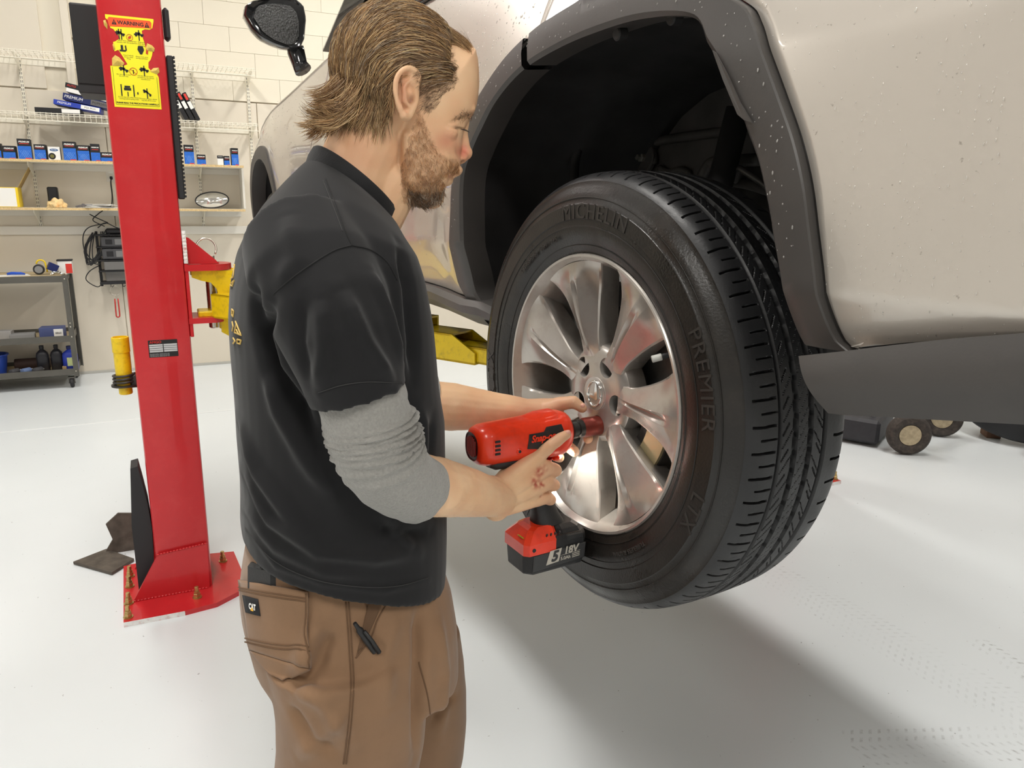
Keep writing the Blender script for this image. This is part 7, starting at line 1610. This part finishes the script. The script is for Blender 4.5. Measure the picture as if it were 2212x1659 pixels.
leg(1.145, [(640, 985, 1380, .10), (690, 995, 1440, .1), (720, 1000, 1500, .1), (735, 998, 1560, .1), (745, 990, 1640, .098)], (0.33, 1.20, 0.03), 0)
tm = remeshed(T, 0.0042, 10, 0.5); tb = bvh_of(tm)
folds(tm, [([(700, 1330), (660, 1400), (640, 1470)], 0.0119, 0.0093), ([(720, 1360), (690, 1430), (620, 1500)], 0.0102, -0.0109), ([(640, 1480), (700, 1520), (760, 1600)], 0.0119, 0.0093), ([(620, 1520), (660, 1580), (740, 1640)], 0.0102, -0.0093), ([(760, 1520), (700, 1580), (640, 1640)], 0.0119, 0.0093), ([(905, 1300), (908, 1400), (905, 1500), (895, 1640)], 0.0102, -0.0186), ([(860, 1320), (830, 1420), (840, 1540)], 0.0136, 0.0078), ([(940, 1320), (960, 1450), (950, 1600)], 0.0119, 0.0093), ([(930, 1560), (960, 1520), (990, 1500)], 0.0085, -0.0093), ([(668, 1395), (665, 1440), (650, 1470)], 0.0085, 0.0109)], tb)
ct, nt_ = mesh_np(tm); wv = np.array([noise.noise(Vector((p[0] * 10, p[1] * 10, p[2] * 6))) for p in ct]); set_np(tm, ct + nt_ * (0.003 * wv)[:, None]); tb = bvh_of(tm)
DUCK = mat('brown_duck_cloth', lin(134, 103, 76), 0.8, sheen=0.15, bump=0.12, bscale=1300, var=0.08, vscale=9, dirt=lin(108, 84, 62), dscale=7, damt=0.35)
c2, _ = mesh_np(tm); set_np(tm, c2 - np.array(ML)[None]); trou = link('trousers', tm, DUCK, man, True); trou['label'] = 'brown canvas work trousers'
THR = mat('trouser_seam', lin(104, 78, 56), 0.85)
for pix in ([(753, 1300), (760, 1400), (764, 1480), (758, 1570), (748, 1650)], [(747, 1300), (754, 1400), (758, 1480), (752, 1570), (742, 1650)], [(768, 1422), (800, 1380), (815, 1340), (838, 1300)], [(788, 1300), (792, 1330), (770, 1420)], [(905, 1430), (925, 1510), (930, 1580), (920, 1650)], [(520, 1262), (580, 1272), (668, 1290)], [(518, 1268), (580, 1279), (666, 1297)]): seam(tb, pix, 0.0011, THR, 'seam_line', trou, 0.0002)
def surf_patch(bvh, quad, nu, nv, off, m, name, parent, edge=0.003):
    """cloth piece lying on a surface: quad corner pixels tl, tr, br, bl (with optional bulged bottom)"""
    tl, tr_, br, bl = [np.array(q, float) for q in quad]; P = np.full((nv, nu, 3), np.nan)
    for j in range(nv):
        for i in range(nu):
            u, v = i / (nu - 1), j / (nv - 1); px = (tl * (1 - u) + tr_ * u) * (1 - v) + (bl * (1 - u) + br * u) * v; h = bvh.ray_cast(Vector(CAMO), Vector(ray(*px)).normalized())
            if h[0] is not None: nn = h[1] if h[1].dot(Vector(CAMO) - h[0]) > 0 else -h[1]; P[j, i] = h[0] + nn * off
    for j in range(nv):
        for i in range(nu):
            if np.isnan(P[j, i, 0]): k = [q for q in range(nu) if not np.isnan(P[j, q, 0])]; P[j, i] = P[j, min(k, key=lambda q: abs(q - i))] if k else P[j - 1, i]
    o = link(name, grid_mesh(P - np.array(ML)), m, parent, True); md = o.modifiers.new('thickness', 'SOLIDIFY'); md.thickness = edge; md.offset = 0; return o, P
pk, _ = surf_patch(tb, ((522, 1252), (667, 1276), (667, 1440), (545, 1400)), 24, 26, 0.004, DUCK, 'back_pocket', trou)
pk2, _ = surf_patch(tb, ((545, 1402), (666, 1441), (612, 1474), (592, 1462)), 18, 8, 0.004, DUCK, 'pocket_bottom', trou)
for pix in ([(538, 1376), (600, 1388), (666, 1394)], [(538, 1384), (600, 1397), (666, 1402)], [(663, 1280), (664, 1380), (662, 1436)], [(524, 1268), (600, 1280), (664, 1290)], [(524, 1274), (600, 1287), (664, 1296)]): seam(tb, pix, 0.0010, THR, 'pocket_stitch', trou, 0.0058)
# front pocket opening with a lining strip, the pocket's shadow put into its dark colour
surf_patch(tb, ((796, 1298), (828, 1298), (782, 1400), (772, 1408)), 8, 14, 0.0012, mat('pocket_lining_shade', lin(96, 72, 52), 0.9), 'pocket_opening', trou, 0.001)
pt_, PP = surf_patch(tb, ((534, 1284), (566, 1292), (571, 1328), (541, 1321)), 6, 6, 0.0066, mat('patch_black', (0.012, 0.012, 0.014), 0.8), 'brand_patch', trou, 0.001)
o_ = Vector(PP[3, 3]); X_ = (Vector(PP[2, 5]) - Vector(PP[2, 0])).normalized(); Y_ = (Vector(PP[0, 2]) - Vector(PP[5, 2])).normalized(); N_ = X_.cross(Y_).normalized(); Y_ = N_.cross(X_)
if N_.dot(Vector(CAMO) - o_) < 0: N_ = -N_
place_text('lettering', 'CAT', 0.0105, o_ + N_ * 0.0016 + Y_ * 0.0014 - ML, X_, Y_, mat('patch_white', (0.85, 0.85, 0.83), 0.7), pt_, offset=0.0006)
tri = [o_ + N_ * 0.0022 + X_ * a + Y_ * b - ML for a, b in ((-0.0035, -0.0035), (0.0045, -0.0035), (0.0005, 0.0012))]
MB().loft([tri, [p + N_ * 0.0004 for p in tri]]).build('patch_triangle', mat('patch_yellow', lin(240, 180, 40), 0.6), pt_, fix=True)
# shoes, out of the picture but there
SHOE = mat('work_boot', (0.03, 0.022, 0.016), 0.6)
for x, y in ((0.20, 0.94), (0.33, 1.20)):
    b_ = Blob(); b_.cone((x, y, 0.09), (x, y, 0.045), 0.048, 0.045); b_.cone((x - 0.03, y, 0.04), (x + 0.13, y, 0.038), 0.04, 0.038); b_.cone((x + 0.02, y, 0.06), (x + 0.10, y, 0.045), 0.04, 0.036)
    me = remeshed(b_.mb, 0.006, 4); c_, _ = mesh_np(me); c_[:, 2] = np.maximum(c_[:, 2], 0.0015); set_np(me, c_ - np.array(ML)[None]); link('boot', me, SHOE, man, True)
# phone in the back pocket and pen in the front pocket
ph = thing('phone', 'black phone in a rugged case in the back trouser pocket', 'phone', (0, 0, 0))
def surf(px, py, bvh=None): h = (bvh or tb).ray_cast(Vector(CAMO), Vector(ray(px, py)).normalized()); return (h[0], h[1] if h[1].dot(Vector(CAMO) - h[0]) > 0 else -h[1])
(pa, na), (pb, nb) = surf(545, 1240), surf(605, 1256); X_ = (pb - pa).normalized(); n_ = (na + nb).normalized(); Z_ = n_.cross(X_).normalized(); Z_ = Z_ if Z_.z > 0 else -Z_; n_ = X_.cross(Z_).normalized(); n_ = n_ if n_.dot(na) > 0 else -n_
c_ = (pa + pb) / 2 + n_ * 0.001 - X_ * 0.006 - Z_ * 0.004; M_ = Matrix((X_, n_, X_.cross(n_))).transposed()
MB().box(c_, (0.062, 0.012, 0.042), M_, bev=0.005).build('case', BLKP, ph); MB().box(c_ + Z_ * 0.0195, (0.014, 0.015, 0.007), M_, bev=0.002).build('latch', BLKP, ph)
pn = thing('pen', 'black click pen clipped on the front trouser pocket', 'pen', (0, 0, 0))
h0 = bv and tb.ray_cast(Vector(CAMO), Vector(ray(790, 1375)).normalized()); c_ = Vector(h0[0]) + (Vector(CAMO) - Vector(h0[0])).normalized() * 0.008
t0 = V3(766, 1346, c_.y - 0.001); t1 = V3(806, 1402, c_.y)
MB().tube([t0, t0.lerp(t1, .2), t0.lerp(t1, .25), t0.lerp(t1, 1.1)], [0.0026, 0.0030, 0.0048, 0.0046], 12).build('barrel', BLKP, pn, True, 40)
cl0 = t0.lerp(t1, .3) + Vector((0.004, -0.006, 0.002)); MB().tube([cl0, cl0.lerp(t1, .5) + Vector((0.003, -0.006, 0.002)), t1 + Vector((0.006, -0.008, -0.002))], [0.0026, 0.0026, 0.0034], 8).build('clip', BLKP, pn, True)
